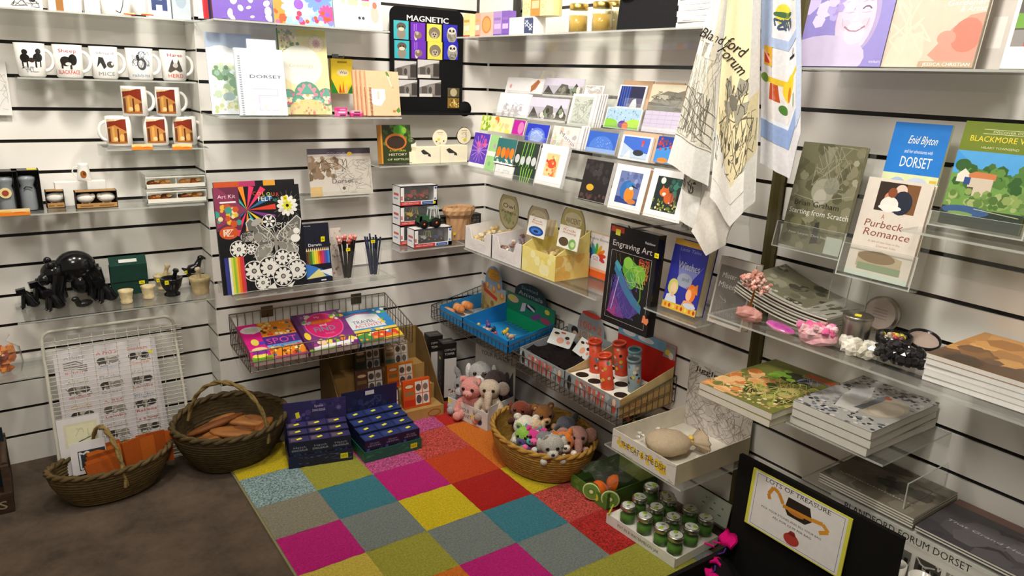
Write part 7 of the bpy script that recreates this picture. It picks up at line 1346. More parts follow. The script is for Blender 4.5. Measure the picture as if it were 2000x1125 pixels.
def fr_stripe(txt):
    def f(a): a.rect(0, 0, 1, 1, '#8f979c'); a.speck(12, .02, .1, .98, .9, ['#7a8288', '#a8b0b4'], .03, .06); [a.poly([(.2+.08*i, .15), (.24+.08*i, .15), (.26+.08*i, .85), (.2+.08*i, .85)], '#b8503e' if i % 2 else '#c8685a') for i in range(7)]; a.speck(10, .2, .2, .8, .8, ['#a8b0b4', '#d8d4d0', '#6a7076'], .015, .03); a.ell(.08, .5, .04, .4, '#2a2628'); a.ell(.9, .5, .04, .35, '#b84a3a'); a.ell(.9, .7, .03, .2, '#e0c0a8')
    return f
o = tray('joke_display', 'grey and red display box of joke packs with domed header', 'display box', .645, .905, .245, .02, .338, .062, .10, '#8a8e92', fr_stripe('JOKES'), None, None, None, (.205, '#8f959a', a_joke, .075, .58), inner='#b02a20')
b = MB('cloth'); n = 10; vs = []; fs = []
for j in range(n+1):
    for i in range(n+1): vs.append((-.122+.244*i/n, .02+.17*j/n, .05+.012*math.sin(i*1.7+j)+.02*j/n+rnd.uniform(-.005, .005)))
for j in range(n):
    for i in range(n): fs.append((j*(n+1)+i, j*(n+1)+i+1, (j+1)*(n+1)+i+1, (j+1)*(n+1)+i))
b.add(vs, fs, '#1c1718', None, False); b.build('black_cloth', o)
for k, (y, x, rz, lb) in enumerate(((.715, .125, 14, 'joke pack with pale face card, left in the joke box'), (.83, .12, -12, 'joke pack with pale face card, right in the joke box'))):
    b = MB('print'); b.box(-.052, .052, 0, .004, 0, .062, '#d4d8d8'); a = Art(b, .104, .062); a.ell(.25, .65, .1, .12, '#e8c8a8'); a.ell(.24, .74, .12, .08, '#222'); a.ell(.5, .35, .16, .2, '#e0a088'); a.ell(.74, .6, .1, .1, '#1e1c1c'); a.ell(.85, .35, .08, .1, '#d88a70'); a.rect(.4, .8, .6, .9, '#b84a3a')
    tag(b.build('joke_pack', None, (-x, -y, .407), (R(-38), 0, YAWW['C']+R(rz))), lb, 'joke pack', 'joke packs')
# longer grey sign between the two baskets
facing('display_header', 'grey and red header strip between egg basket and joke box', 'sign', 'C', m3(545, 520), m3(830, 400), m3(535, 490), .27, 20, .003, '#8f959a', lambda a: (a.rect(0, 0, 1, 1, '#8f959a'), a.rect(.55, .3, .85, .75, '#c03a34'), a.scrib(8, .05, .2, .5, .8, '#5a5e62', .02)), dr=.12) if 0 else None
def a_bean(a): a.rect(0, 0, 1, 1, '#c8241a'); a.rect(0, .82, 1, 1, '#7aaed0'); a.ell(.2, .91, .12, .06, '#dfe8f0'); a.ell(.5, .9, .14, .05, '#dfe8f0'); a.poly([(.8, .75), (.84, 1), (1, 1), (1, .75)], '#8f979c'); a.txt('Book', .92, .93, .05, '#c8402c', w=.12); a.ell(.88, .84, .05, .05, '#e0c83a'); a.ell(.93, .8, .04, .06, '#e8d8cc')
o = tray('tube_display', 'red-backed cardboard display of kaleidoscope tubes', 'display box', .915, 1.185, .248, .015, .338, .066, .13, '#c8b080', fr_stripe('KIDS'), lambda a: (a.rect(0, 0, 1, 1, '#bd9a62'), a.txt('KALEIDOSCOPES', .45, .45, .16, '#a8402c', w=.6)), None, None, (.20, '#c8241a', a_bean, None), inner='#a88a58')
b = MB('paper'); b.box(-.128, .128, .006, .19, .056, .0585, '#e6e2da')
holes = [(x, y) for y in (.04, .10, .16) for x in (-.095, -.032, .032, .095)]
for x, y in holes: b.lathe([(.0225, .0586), (.0225, .0589)], '#2a1c14', n=18, M=T(x, y, 0), smooth=False)
b.build('holed_insert', o)
tubes = [(-.095, .10, '#c8462a', 'first orange kaleidoscope tube'), (-.032, .16, '#c8462a', 'second orange kaleidoscope tube, behind'), (.032, .16, '#7fb0bc', 'pale blue kaleidoscope tube'), (.032, .04, '#cc482a', 'orange kaleidoscope tube nearest the front'), (.095, .10, '#7a8a90', 'grey kaleidoscope tube at the right')]
for x, y, c_, lb in tubes:
    q = o.location; tb = thing('kaleidoscope_tube', lb+' in the red display', 'tube', (q.x+.0+y, q.y-x, q.z+.0592), 0, 'kaleidoscope tubes', rot=(R(rnd.uniform(-4, 4)), R(-9), 0))
    b = MB('print'); b.lathe([(.0215, 0), (.0215, .112), (.0190, .112), (.0190, .02), (0, .02)], c_, n=22, cols=[c_, c_, '#2a1a14', '#2a1a14']); a = cyl_art(b, .0215, .112, 0, .06, None, 10, 200); a.speck(12, .05, .1, .95, .9, ['#e0c03a', '#2a2628', '#e8c8a8', '#d86a3a', '#5a8a9a'], .07, .12); b.build('tube_wall', tb)
    b = MB('gloss'); b.lathe([(.0190, .111), (.0237, .111), (.0237, .119), (.0190, .119), (.0190, .111)], c_, n=22); b.build('rim', tb)
# ================================================================== jiggle display on its shelf
zJ = .291; shelf('C', 1.215, 1.525, zJ, .33, 'clear shelf carrying the cloth bag display', group=None)
def a_lace(n):
    def f(a): a.rect(0, 0, 1, 1, '#d0cac4'); a.scrib(n, 0, 0, 1, .96, '#a89c98', .008, .2); a.scrib(n//2, 0, 0, 1, .96, '#8a807c', .006, .15); a.scrib(n//3, .2, .5, .9, .9, '#b8907c', .008, .1)
    return f
def a_jig(a): a_lace(70)(a); a.txt('Jiggle', .27, .86, .075, '#1c1a1a', w=.36, sh=.15); a.k += .1; a.txt('Jiggle', .272, .861, .075, '#1c1a1a', w=.36, sh=.15); a.poly([(.63, .82), (.66, .9), (.72, .84)], '#1c1a18'); a.poly([(.66, .9), (.7, .94), (.78, .9), (.72, .83)], '#d8b83a'); a.poly([(.62, .76), (.66, .83), (.7, .82), (.68, .76)], '#1c1a18'); [a.ell(.3+.03*i, .55-.09*i+.05*(i % 2), .06, .03, '#c0bab4', rot=40) for i in range(5)]
def a_jfront(a): a.rect(0, 0, 1, 1, '#d8d2cc'); a.scrib(16, 0, 0, 1, 1, '#a8a09a', .006, .1); a.ell(.5, .5, .4, .03, '#d8b02c'); a.speck(26, .1, .3, .9, .72, ['#e0b82c', '#d8a81c', '#e8c84a'], .02, .04); a.txt('THE CAT & THE DISH', .5, .36, .3, '#3a3424', w=.7)
o = tray('bag_display', 'white cardboard display of cloth bags with lacy backboard', 'display box', 1.245, 1.50, .328, .012, zJ+.0008, .062, .064, '#d6cfbf', a_jfront, lambda a: a.rect(0, 0, 1, 1, '#cbbd9c'), None, None, (.228, '#d0cac4', a_jig, None), inner='#dcd6ca')
jx, jy = -.20, -1.375
o = thing('cloth_bag', 'tied beige cloth bag lying in the white lacy display', 'bag', (jx, jy, zJ+.008), R(-25))
b = MB('cloth'); BG = '#b8a58c'; prof = [(.0, -.085), (.03, -.08), (.05, -.055), (.056, -.02), (.046, .02), (.02, .045), (.011, .052), (.024, .066), (.044, .088), (.047, .092), (.0, .062)]
b.lathe(prof, BG, n=22, M=T(0, 0, .034) @ RY(90) @ S(.62, 1.05, 1.0), wob=lambda i, j: 1+(.16 if j > 5 else .045)*math.sin(i*2.6)); b.build('bag_body', o)
b = MB('gloss'); b.tube([(.050, .014*math.cos(q), .034+.010*math.sin(q)) for q in [2*math.pi*i/12 for i in range(12)]], .0025, '#d8b84a', closed=True); b.ball((.050, 0, .047), (.008, .012, .006), '#e0c050'); b.build('tie', o)
for k in range(2):
    b = MB('film'); b.add([(-.05, -.03, 0), (.05, -.03, .004), (.055, .03, .012), (-.045, .032, .008)], [(0, 1, 2, 3)], '#fff'); b.mat = 'paper'
    for i in range(14): x, y = rnd.uniform(-.05, .05), rnd.uniform(-.03, .03); b.add([(x, y, .012), (x+.012, y+.004, .016), (x+.008, y+.014, .013)], [(0, 1, 2)], rnd.choice(['#c8c4c0', '#a8a4a4', '#dcd8d4']))
    tag(b.build('wrapped_pack', None, (-.24+.05*k, -1.30-.03*k, zJ+.02+.012*k), (R(10), R(12), R(30))), ['crumpled clear pack at the front left of the lacy display', 'crumpled clear pack behind the other in the lacy display'][k], 'pack')
# ================================================================== on the floor
def wicker(label, c, rx, ry, h, base=.6, rows=13, col='#7d6238', rz=0, rim_r=.009, bulge=1.0, dip=None, name='wicker_basket', tilt=None, group=None):
    o = thing(name, label, 'basket', c, R(rz), group)
    cs = [col]; b = MB('wicker'); n = 56
    def rad(f): return base+(1-base)*(math.sin(f*math.pi/2)**bulge)
    def top(q): return h*(1+(dip(q) if dip else 0))
    st = 28
    for j in range(rows):
        f = (j+.5)/rows; P = []
        for i in range(n):
            q = 2*math.pi*i/n; w_ = 1+.016*math.sin(st*q+math.pi*j); k = rad(f)*w_; P.append((rx*k*math.cos(q), ry*k*math.sin(q), .006+f*(top(q)-.006)))
        b.tube(P, h/rows*.62, rgb(col) if j % 3 else tuple(x*1.12 for x in rgb(col)), n=5, closed=True)
    for j in range(rows):   # inner face
        pass
    vs = []; fs = []; m = 8
    for j in range(m+1):
        f = j/m
        for i in range(n): q = 2*math.pi*i/n; vs.append((rx*.965*rad(f)*math.cos(q), ry*.965*rad(f)*math.sin(q), .006+f*(top(q)-.006)))
    for j in range(m):
        for i in range(n): fs.append((j*n+i, j*n+(i+1) % n, (j+1)*n+(i+1) % n, (j+1)*n+i))
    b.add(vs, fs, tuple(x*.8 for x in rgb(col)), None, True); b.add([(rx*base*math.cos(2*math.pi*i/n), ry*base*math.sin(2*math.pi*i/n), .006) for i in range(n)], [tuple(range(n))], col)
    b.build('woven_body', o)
    b = MB('wicker')
    for s_ in range(2):
        P = []
        for i in range(84): q = 2*math.pi*i/84; w_ = rim_r*.55; a_ = 14*q+math.pi*s_; P.append((rx*math.cos(q)*1.01+w_*math.cos(a_)*math.cos(q), ry*math.sin(q)*1.01+w_*math.cos(a_)*math.sin(q), top(q)+w_*math.sin(a_)))
        b.tube(P, rim_r*.75, col, n=6, closed=True)
    b.build('rim', o); return o
def handle(o, p0, p1, hh, r, col, n=22, bow=(0, 0)):
    b = MB('wicker'); A_, B_ = Vector(p0), Vector(p1)
    for s_ in range(2):
        P = []
        for i in range(n+1):
            f = i/n; q = math.pi*f; p = A_.lerp(B_, .5-.5*math.cos(q)); tw_ = 9*q+math.pi*s_
            P.append((p.x+bow[0]*math.sin(q)+r*.5*math.cos(tw_), p.y+bow[1]*math.sin(q)+r*.5*math.cos(tw_), p.z+hh*math.sin(q)+r*.5*math.sin(tw_)))
        b.tube(P, r*.7, col, n=6)
    b.build('handle', o)
WK = '#5f4d2e'
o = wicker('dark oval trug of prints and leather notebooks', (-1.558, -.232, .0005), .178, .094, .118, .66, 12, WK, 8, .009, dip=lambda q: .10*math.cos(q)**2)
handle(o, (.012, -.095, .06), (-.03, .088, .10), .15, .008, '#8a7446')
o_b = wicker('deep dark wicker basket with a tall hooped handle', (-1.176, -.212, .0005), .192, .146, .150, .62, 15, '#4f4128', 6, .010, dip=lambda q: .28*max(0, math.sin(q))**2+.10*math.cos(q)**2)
handle(o_b, (-.120, .075, .16), (.075, -.135, .10), .175, .008, '#7a663c', bow=(.02, 0))
BR = ['#8a5226', '#9a6230', '#74431f', '#a46c38', '#80502a']
for i, (x, y, z, rz, l, t_, lb) in enumerate(((-1.262, -.25, .105, 20, .085, 0, 'shiny brown wooden piece at the front left in the deep basket'), (-1.17, -.256, .11, -8, .09, 12, 'brown wooden piece in the middle front of the deep basket'), (-1.222, -.19, .125, 8, .10, -8, 'golden brown wooden piece lying on top in the deep basket'), (-1.122, -.205, .12, -20, .08, 10, 'brown wooden piece at the back right of the deep basket'), (-1.20, -.288, .088, 0, .075, 0, 'dark brown wooden piece lowest in the deep basket'), (-1.088, -.245, .10, 35, .07, -10, 'brown wooden piece at the right end of the deep basket'))):
    b = MB('wood'); b.ball((0, 0, .014), (l*1.05, .044, .017), BR[i % 5], n=20, k=10, bump=.03); b.ball((l*.25, .004, .022), (l*.55, .030, .014), BR[(i+1) % 5], n=16, k=8, bump=.03)
    tag(b.build('wooden_piece', None, (x, y, z), (R(-16+t_), R(t_), R(rz))), lb, 'wooden piece', 'wooden pieces in the deep basket')
b = MB('print'); b.box(-.05, .05, -.03, .03, 0, .001, '#b09080'); tag(b.build('card_sheet', None, (-1.235, -.315, .127), (R(-20), 0, R(14))), 'small pinkish card tucked into the front of the deep basket', 'card') if 0 else None
# things in the trug
def inA(label, bl, br, tl, d, lean, t, base, art, name, cat, **k): return facing(name, label, cat, 'A', bl, br, tl, d, lean, t, base, art, **k)
def a_mount1(a): a.rect(0, 0, 1, 1, '#d6d2d4'); a.rect(.14, .48, .92, .9, '#cfcbb0'); a.rect(.2, .52, .85, .86, '#d8d4b4'); a.line([(.45, .56), (.75, .62)], .03, '#5a5c60'); a.scrib(4, .3, .6, .8, .8, '#c0bca0', .02)
def a_mount2(a): a.rect(0, 0, 1, 1, '#dcd8dc'); a.rect(.2, .12, .98, .72, '#2c3440'); a.scrib(10, .25, .15, .9, .68, '#d8d8d8', .05, .3); a.poly([(.5, .15), (.9, .4), (.95, .3), (.7, .12)], '#8a94a0')
inA('white mounted print with cream picture, back left in the trug', k3(335, 885), k3(560, 850), k3(195, 610), .33, 16, .006, '#d6d2d4', a_mount1, 'mounted_print', 'print', pages='#c8c4c0', group='mounted prints in the trug')
inA('white mounted print with dark blue picture, front left in the trug', k3(385, 885), k3(570, 850), k3(305, 730), .36, 14, .006, '#dcd8dc', a_mount2, 'mounted_print', 'print', pages='#c8c4c0', group='mounted prints in the trug')
LT1 = ['#8a4318', '#9a4c1c', '#7a3a14', '#a6561f']
for k in range(5):
    bx = MB('cloth'); w_, h_, t_ = .10, .075, .007; bx.box(-w_/2, w_/2, 0, .0012, 0, h_, LT1[k % 4]); bx.box(-w_/2, w_/2, t_-.0012, t_, 0, h_, LT1[k % 4]); bx.box(-w_/2, -w_/2+.0015, 0, t_, 0, h_, LT1[k % 4])
    r_ = thing('leather_notebook', 'brown leather notebook lying in a leaning bundle, %s from the front of the trug' % ['first', 'second', 'third', 'fourth', 'fifth'][k], 'notebook', (-1.575+.004*k, -.305+.017*k, .082+.006*k), group='brown leather notebooks', rot=(R(-48), 0, R(14)))
    bx.build('cover', r_); p = MB('paper'); p.box(-w_/2+.0015, w_/2-.002, .0012, t_-.0012, .002, h_-.002, '#d8c49a'); p.build('pages', r_)
for k in range(4):
    r_ = thing('leather_notebook', 'orange brown leather notebook standing upright at the right of the trug, %s from the left' % ['first', 'second', 'third', 'fourth'][k], 'notebook', (-1.475+.020*k, -.248+.006*k, .068), group='upright orange leather notebooks', rot=(R(-10), 0, R(22-10*k)))
    bx = MB('cloth'); w_, h_, t_ = .095-.004*k, .108-.006*(k % 2), .009; cc = ['#a4501c', '#b05a20', '#96461a', '#aa541e'][k]; bx.box(-w_/2, w_/2, 0, .0012, 0, h_, cc); bx.box(-w_/2, w_/2, t_-.0012, t_, 0, h_, cc); bx.box(-w_/2, -w_/2+.0015, 0, t_, 0, h_, cc); bx.build('cover', r_)
    p = MB('paper'); p.box(-w_/2+.0015, w_/2-.0015, .0012, t_-.0012, .002, h_-.002, '#e0cba0'); p.build('pages', r_)
# white wire rack leaning on the recess wall
o = thing('wire_rack', 'tall white wire rack leaning on the wall behind the poster', 'rack', (-1.49, -.082, .001), 0, rot=(R(-23), 0, R(-1)))
w_, h_ = .41, .505; b = MB('gloss'); WR = '#d6d2c6'
P = []
for cx_, cz_, a0 in ((w_/2-.03, .03, -90), (w_/2-.03, h_-.03, 0), (-w_/2+.03, h_-.03, 90), (-w_/2+.03, .03, 180)):
    for i in range(6): q = R(a0+18*i); P.append((cx_+.03*math.cos(q), 0, cz_+.03*math.sin(q)))
b.tube(P, .0058, WR, n=8, closed=True); b.build('frame', o)
b = MB('gloss')
for i in range(1, 34): z = h_*i/34; b.tube([(-w_/2+.004, .003, z), (w_/2-.004, .003, z)], .0011, WR, n=4)
for i in range(1, 12): x = -w_/2+w_*i/12; b.tube([(x, .005, .004), (x, .005, h_-.004)], .0016, WR, n=4)
b.build('wire_grid', o)
b = MB('gloss')
for i in range(4): b.tube([(w_/2-.10, -.01-.016*i, .006), (w_/2-.004, -.01-.016*i, .006)], .0014, WR, n=4)
for x in (w_/2-.10, w_/2-.004, w_/2-.05): b.tube([(x, -.0, .006), (x, -.06, .006)], .002, WR, n=4)
b.build('foot_grid', o)
o.children[-1].rotation_euler = (R(23), 0, 0)
def a_poster(a):
    a.rect(0, 0, 1, 1, '#d6d0d6'); col3 = ['#c8464a', '#d8843a', '#7a8a94', '#a8b06a', '#c85a5a', '#8aa0c0', '#d88a4a', '#c05a50', '#9a9aa8', '#b8746a', '#8a9a7a', '#b85048']
    wd = [('A Slice', '#8a949c'), ('A PIG\'S', '#c8464a'), ('Donkeys', '#d8743a'), ('A Herd', '#a8a86a'), ('Flocks', '#9a9aa0'), ('of Cows', '#a8b08a'), ('Owls', '#c8a05a'), ('A BEE', '#c8808a'), ('Flight', '#8aa0c0'), ('A Pod', '#d88a4a'), ('Ducks', '#b8a0a0'), ('A ROMP', '#b0483e')]
    for r_ in range(4):
        for c_ in range(3):
            x, y = .06+.31*c_, .955-.24*r_; k = r_*3+c_; a.txt(wd[k][0], x+.13, y-.055, .034, wd[k][1], w=.2)
            if k == 0: [a.line([(x+.02, y-.09-.02*i), (x+.14, y-.08-.025*i), (x+.24, y-.13-.018*i)], .012, '#77736e') for i in range(4)]
            else:
                dk = ['#3a3634', '#4a4642', '#2e2a2a', '#5a5650'][k % 4]; a.ell(x+.08, y-.115, .055, .032, dk); a.ell(x+.19, y-.12, .05, .03, ['#4a4644', '#8a867e', '#2a2828'][k % 3]); a.rect(x+.04, y-.16, x+.055, y-.12, dk); a.rect(x+.1, y-.16, x+.115, y-.12, dk); a.ell(x+.13, y-.10, .025, .018, '#b8b0a8'); a.scrib(5, x+.01, y-.17, x+.25, y-.09, '#8a8682', .008, .06)
            a.txt(['Rabbits', 'HEDGEHOGS', 'Geese', 'Lambs'][(r_+c_) % 4], x+.13, y-.2, .026, col3[(k+4) % 12], w=.2)
    a.ell(.96, .86, .05, .02, '#e8d83a'); a.rect(.965, 0, 1, 1, '#c4bec4')
facing('print_sheet', 'large white sheet of animal sketches wrapped in clear film', 'poster', 'A', k3(352, 750), k3(890, 690), k3(282, 205), .205, 21, .004, '#d6d0d6', a_poster, pages=False)
# crate at the far left
o = thing('wooden_crate', 'dark wooden crate with pale letters at the far left', 'crate', (-2.02, -.105, .0005), 0)
b = MB('wood'); CW = '#3d2d22'; b.box(-.18, .19, -.09, -.075, .0, .065, CW); b.box(-.18, .19, -.075, .15, 0, .012, CW); b.box(.178, .19, -.075, .15, .012, .05, CW); b.box(-.18, .19, .135, .15, .012, .065, CW); b.box(.17, .19, -.075, -.055, .0, .15, '#4a382c'); b.box(.17, .19, .12, .135, 0, .17, '#4a382c'); b.tube([(.18, -.06, .15), (.18, .0, .158), (.18, .125, .155)], .010, '#4a382c'); b.build('crate_body', o)
b = MB('paper'); a = Art(b, .37, .06, lambda x, z, e: (-.18+x, -.0902-e, z)); a.txt('CANDLES', .86, .25, .45, '#a8987c', w=.62, al='r') if 0 else a.txt('CANDLES', .955, .28, .45, '#a8987c', w=.62, al='r'); b.build('lettering', o)
o2 = thing('soap_stack', 'stack of bobbled yellow blocks standing in the dark crate', 'soap stack', (-1.905, -.11, .0125), 0)
b = MB('gloss'); b.box(-.03, .03, -.02, .03, 0, .175, '#c8a81c')
for z in range(8):
    for x in (-.018, .018): b.ball((x, -.02, .012+.0215*z), (.017, .012, .011), '#d8b824', n=10, k=6)
b.build('bobbled_block', o2)
b = MB('matte'); b.box(-.06, .06, 0, .004, 0, .20, '#1c2830'); tag(b.build('dark_board', None, (-1.895, -.035, .013), (R(-4), 0, 0)), 'dark blue board standing behind the yellow blocks', 'board')
# ---- navy boxes of small packs
def navy(label, c, rz, w_, d_, hf, hb_, tray_col, cols, rows, packs, hcol, hart, grp, plab, zs):
    o = thing('display_box', label, 'display box', c, R(rz)); b = MB('print'); t = .003
    b.box(-w_/2, w_/2, 0, t, 0, hf, tray_col); b.box(-w_/2, w_/2, t, d_, 0, t, tray_col); b.box(-w_/2, -w_/2+t, t, d_, t, hf, tray_col); b.box(w_/2-t, w_/2, t, d_, t, hf, tray_col)
    a = Art(b, w_, hf); a.scrib(16, .02, .2, .98, .85, '#5a5a8a' if tray_col != '#1f5a48' else '#3a8a5a', .006, .08); a.rect(.8, .25, .92, .7, '#d8d02c'); a.txt('NEW', .86, .35, .25, '#6a6410', w=.09); b.build('carton', o)
    b = MB('print'); b.box(-w_/2, w_/2, d_-t, d_, t, hb_, hcol); hart(Art(b, w_, hb_, lambda x, z, e: (x-w_/2, d_-t-e, z))); b.build('header_board', o)
    cw = (w_-2*t-.004)/cols; rd = (d_-2*t-.006)/rows; Mx = Matrix.Translation(c) @ RZ(rz); first = None
    for i in range(cols):
        for j in range(rows):
            x = -w_/2+t+.002+cw*(i+.5); y = t+.003+rd*(j+.5); p = Mx @ Vector((x, y, t+.0006))
            if first is None:
                q = thing('toy_pack', '', 'toy pack', p, R(rz), grp); b = MB('print'); hh = packs[0]; b.box(-cw/2+.0008, cw/2-.0008, -rd/2+.0006, rd/2-.0006, 0, hh, packs[1], top=packs[2]); a = Art(b, cw, hh, lambda xx, z, e: (xx-cw/2, -rd/2+.0006-e, z)); packs[3](a)
                a2 = Art(b, cw, rd, lambda xx, yy, e: (xx-cw/2, yy-rd/2, hh+e)); a2.rect(.1, .2, .4, .8, packs[4]); ct_ = b.build('carton', q)
                s_ = MB('paper'); s_.box(-.008, .010, -.005, .006, hh+.0004, hh+.001, '#e8e03a', M=RZ(20)); s_.build('price_sticker', ct_); first = q
            else: q = copy_tree(first); q.location = p
            q.location.z += zs*j; q['label'] = plab % (['left', 'middle', 'right'][i], ['front', 'second', 'third', 'rear'][j if j < rows-1 or rows < 4 else 3])
    return o
def a_pk(a): a.rect(0, 0, 1, 1, '#1c1e34'); a.txt('Hatch', .5, .72, .09, '#8f96a8', w=.6); a.txt('DINOSAUR', .5, .6, .08, '#a8aebc', w=.76); [a.ell(x, .3, .09, .2, c) for x, c in ((.25, '#3a4a78'), (.5, '#2f5a70'), (.75, '#4a3a78'))]; a.speck(6, .1, .05, .9, .5, ['#3f7a8a', '#5a4a8a', '#2a2f4a'], .05, .09)
def a_h1(a): a.rect(0, 0, 1, 1, '#2e2a5a'); a.speck(20, .02, .5, .98, .98, ['#3a3068', '#4a3a7a', '#26224a', '#5a4a8a'], .03, .06); a.txt('Space', .56, .86, .05, '#c8c4d0', w=.14); a.txt('DINO EGGS', .56, .77, .05, '#d0ccd8', w=.2); a.star(.88, .8, .06, '#6a6098', 8, .4); a.poly([(.2, .66), (.26, .68), (.24, .8), (.18, .78)], '#e0d83a')
navy('navy display box of dinosaur packs beside the deep basket', (-.932, -.425, .0128), -13, .222, .135, .045, .188, '#1c1e38', 3, 3, (.092, '#1a1c30', '#3a3462', a_pk, '#6a5a62'), '#2e2a5a', a_h1, 'dinosaur packs in the left navy box', 'navy dinosaur pack in the %s column, %s row, left navy box', .008)
def a_pk2(a): a.rect(0, 0, 1, 1, '#1a1c38'); a.txt('Grow', .5, .78, .08, '#8f96b0', w=.5); a.txt('CRYSTAL', .5, .66, .08, '#9aa0b8', w=.7); a.speck(8, .1, .05, .9, .55, ['#3a6a8a', '#4a4a9a', '#2f3a6a', '#6a8aa8'], .06, .1)
def a_h2(a): a.rect(0, 0, 1, 1, '#1c1e44'); a.rect(.42, .86, .58, .95, '#c8c4cc'); a.scrib(10, .3, .5, .7, .8, '#34386a', .02); a.speck(10, .05, .4, .95, .8, ['#24284e', '#2c3060'], .04, .06)
navy('green trayed navy display box of crystal packs', (-.688, -.500, .0128), -1, .225, .215, .042, .185, '#1f5a48', 3, 4, (.078, '#1a1c38', '#28346a', a_pk2, '#34427a'), '#1c1e44', a_h2, 'crystal packs in the green tray', 'navy crystal pack in the %s column, %s row, green tray', .007)
# ---- brown stepped card display
o = thing('stepped_display', 'brown cardboard stepped display of science kits', 'display stand', (-.570, -.282, .0005), R(-2)); b = MB('board'); CB = '#a8854e'; w_ = .42
b.box(-w_/2, w_/2, 0, .004, 0, .055, CB, front='#b08c50'); b.box(-w_/2, w_/2, .004, .09, 0.046, .05, CB); b.box(-w_/2, w_/2, .09, .094, 0, .115, CB); b.box(-w_/2, w_/2, .094, .18, .106, .11, CB); b.box(-w_/2, w_/2, .18, .184, 0, .175, CB); b.box(-w_/2, w_/2, .184, .265, .166, .17, CB); b.box(-w_/2, w_/2, .265, .27, 0, .315, '#8f7444')
a = Art(b, w_, .055); a.ell(.9, .5, .07, .3, '#8a5a2c'); a.ell(.9, .5, .06, .22, '#b08c50'); a.rect(.55, .4, .6, .55, '#8a5a2c')
for s_ in (-1, 1): x0_, x1_ = s_*w_/2, s_*(w_/2+.003); b.add([(x_, y, z) for x_ in (x0_, x1_) for y, z in ((0, 0), (.27, 0), (.27, .315), (.2, .30), (.0, .06))], [(0, 1, 2, 3, 4), (9, 8, 7, 6, 5), (0, 5, 6, 1), (1, 6, 7, 2), (2, 7, 8, 3), (3, 8, 9, 4), (4, 9, 5, 0)], '#6f5634')
b.build('stand_body', o)
def a_kit(c1_, c2_):
    def f(a): a.rect(0, 0, 1, 1, c1_); a.rect(.44, .08, .95, .92, '#d8d0c8'); a.rect(.02, .05, .42, .3, c2_); a.ell(.22, .78, .18, .09, '#a83a24'); a.ell(.22, .78, .15, .06, '#d8c8a8'); a.rect(.44, .47, .95, .5, c1_); a.rect(.68, .08, .71, .92, c1_); a.ell(.56, .7, .1, .13, '#5a4a44'); a.ell(.82, .7, .09, .12, '#7a6a5a'); a.ell(.56, .27, .1, .16, '#4f4a50'); a.ell(.82, .28, .09, .14, '#6a6a70'); a.rect(.05, .45, .38, .6, '#8a6a44')
    return f
Ms = Matrix.Translation(o.location) @ RZ(-2)
def row_(px, d): return at('B', px, d).x
for (cx_, yy, zz_, w2, h2, c1_, c2_, lb) in (
    (row_(k8(1245, 690), .31), .03, .051, .118, .115, '#c8501c', '#b8301c', 'bright orange science kit in the front row of the brown display'),
    (row_(k8(1060, 700), .31), .03, .051, .11, .10, '#4a3a30', '#6a4a34', 'dark science kit in the front row behind the navy boxes'),
    (row_(k8(1145, 570), .22), .12, .111, .115, .10, '#c8701c', '#b8401c', 'orange science kit in the middle row of the brown display'),
    (row_(k8(960, 620), .22), .12, .111, .115, .10, '#5a4034', '#6a3a2c', 'dark brown science kit in the middle row of the display'),
    (row_(k8(1115, 470), .13), .205, .171, .105, .10, '#a89a84', '#5a7a68', 'pale science kit at the right in the back row'),
    (row_(k8(945, 520), .13), .205, .171, .11, .10, '#3f4434', '#4a5040', 'dark green science kit at the left in the back row')):
    p = Ms @ Vector((0, yy, zz_)); b = MB('print'); b.box(-w2/2, w2/2, 0, .02, 0, h2, c1_); a_kit(c1_, c2_)(Art(b, w2, h2)); tag(b.build('science_kit', None, (cx_, p.y, zz_+.0012+.0), (R(-8), 0, R(-3))), lb, 'science kit', 'science kits in the brown display')
# ---- tower boxes
def tower(label, x, y, h, rz):
    b = MB('print'); w_ = .062; b.box(-w_/2, w_/2, 0, w_, 0, h, '#1a1918', top='#3a3836'); a = Art(b, w_, h); a.rect(.12, .06, 1, .74, '#c8c4c2'); a.txt('COPYLINE', .52, .87, .035, '#b8b4b0', w=.8); a.txt('TOWER', .5, .80, .04, '#c8c4c0', w=.7); a.speck(10, .4, .06, .95, .2, ['#8a5a3a', '#6a4630', '#4a3a30'], .06, .1)
    s_ = Art(b, w_, h, lambda xx, z, e: (-w_/2-e, w_-xx, z)); s_.rect(.3, .70, .6, .74, '#c8c03a'); s_.speck(14, .1, .2, .9, .6, ['#6a3a44', '#3a2a2a', '#7a4a3a'], .08, .14)
    t_ = Art(b, w_, w_, lambda xx, yy, e: (xx-w_/2, yy, h+e)); t_.txt('TOWER', .5, .4, .16, '#9a9692', w=.7)
    tag(b.build('game_box', None, (x, y, .0008), (0, 0, R(rz))), label, 'game box', 'black and white tower games')
xt = at('B', k8(1325, 690), .14).x; tower('black and white tower game box in front', -.262, -.165, .262, -8); tower('black and white tower game box behind', -.285, -.088, .275, -6)
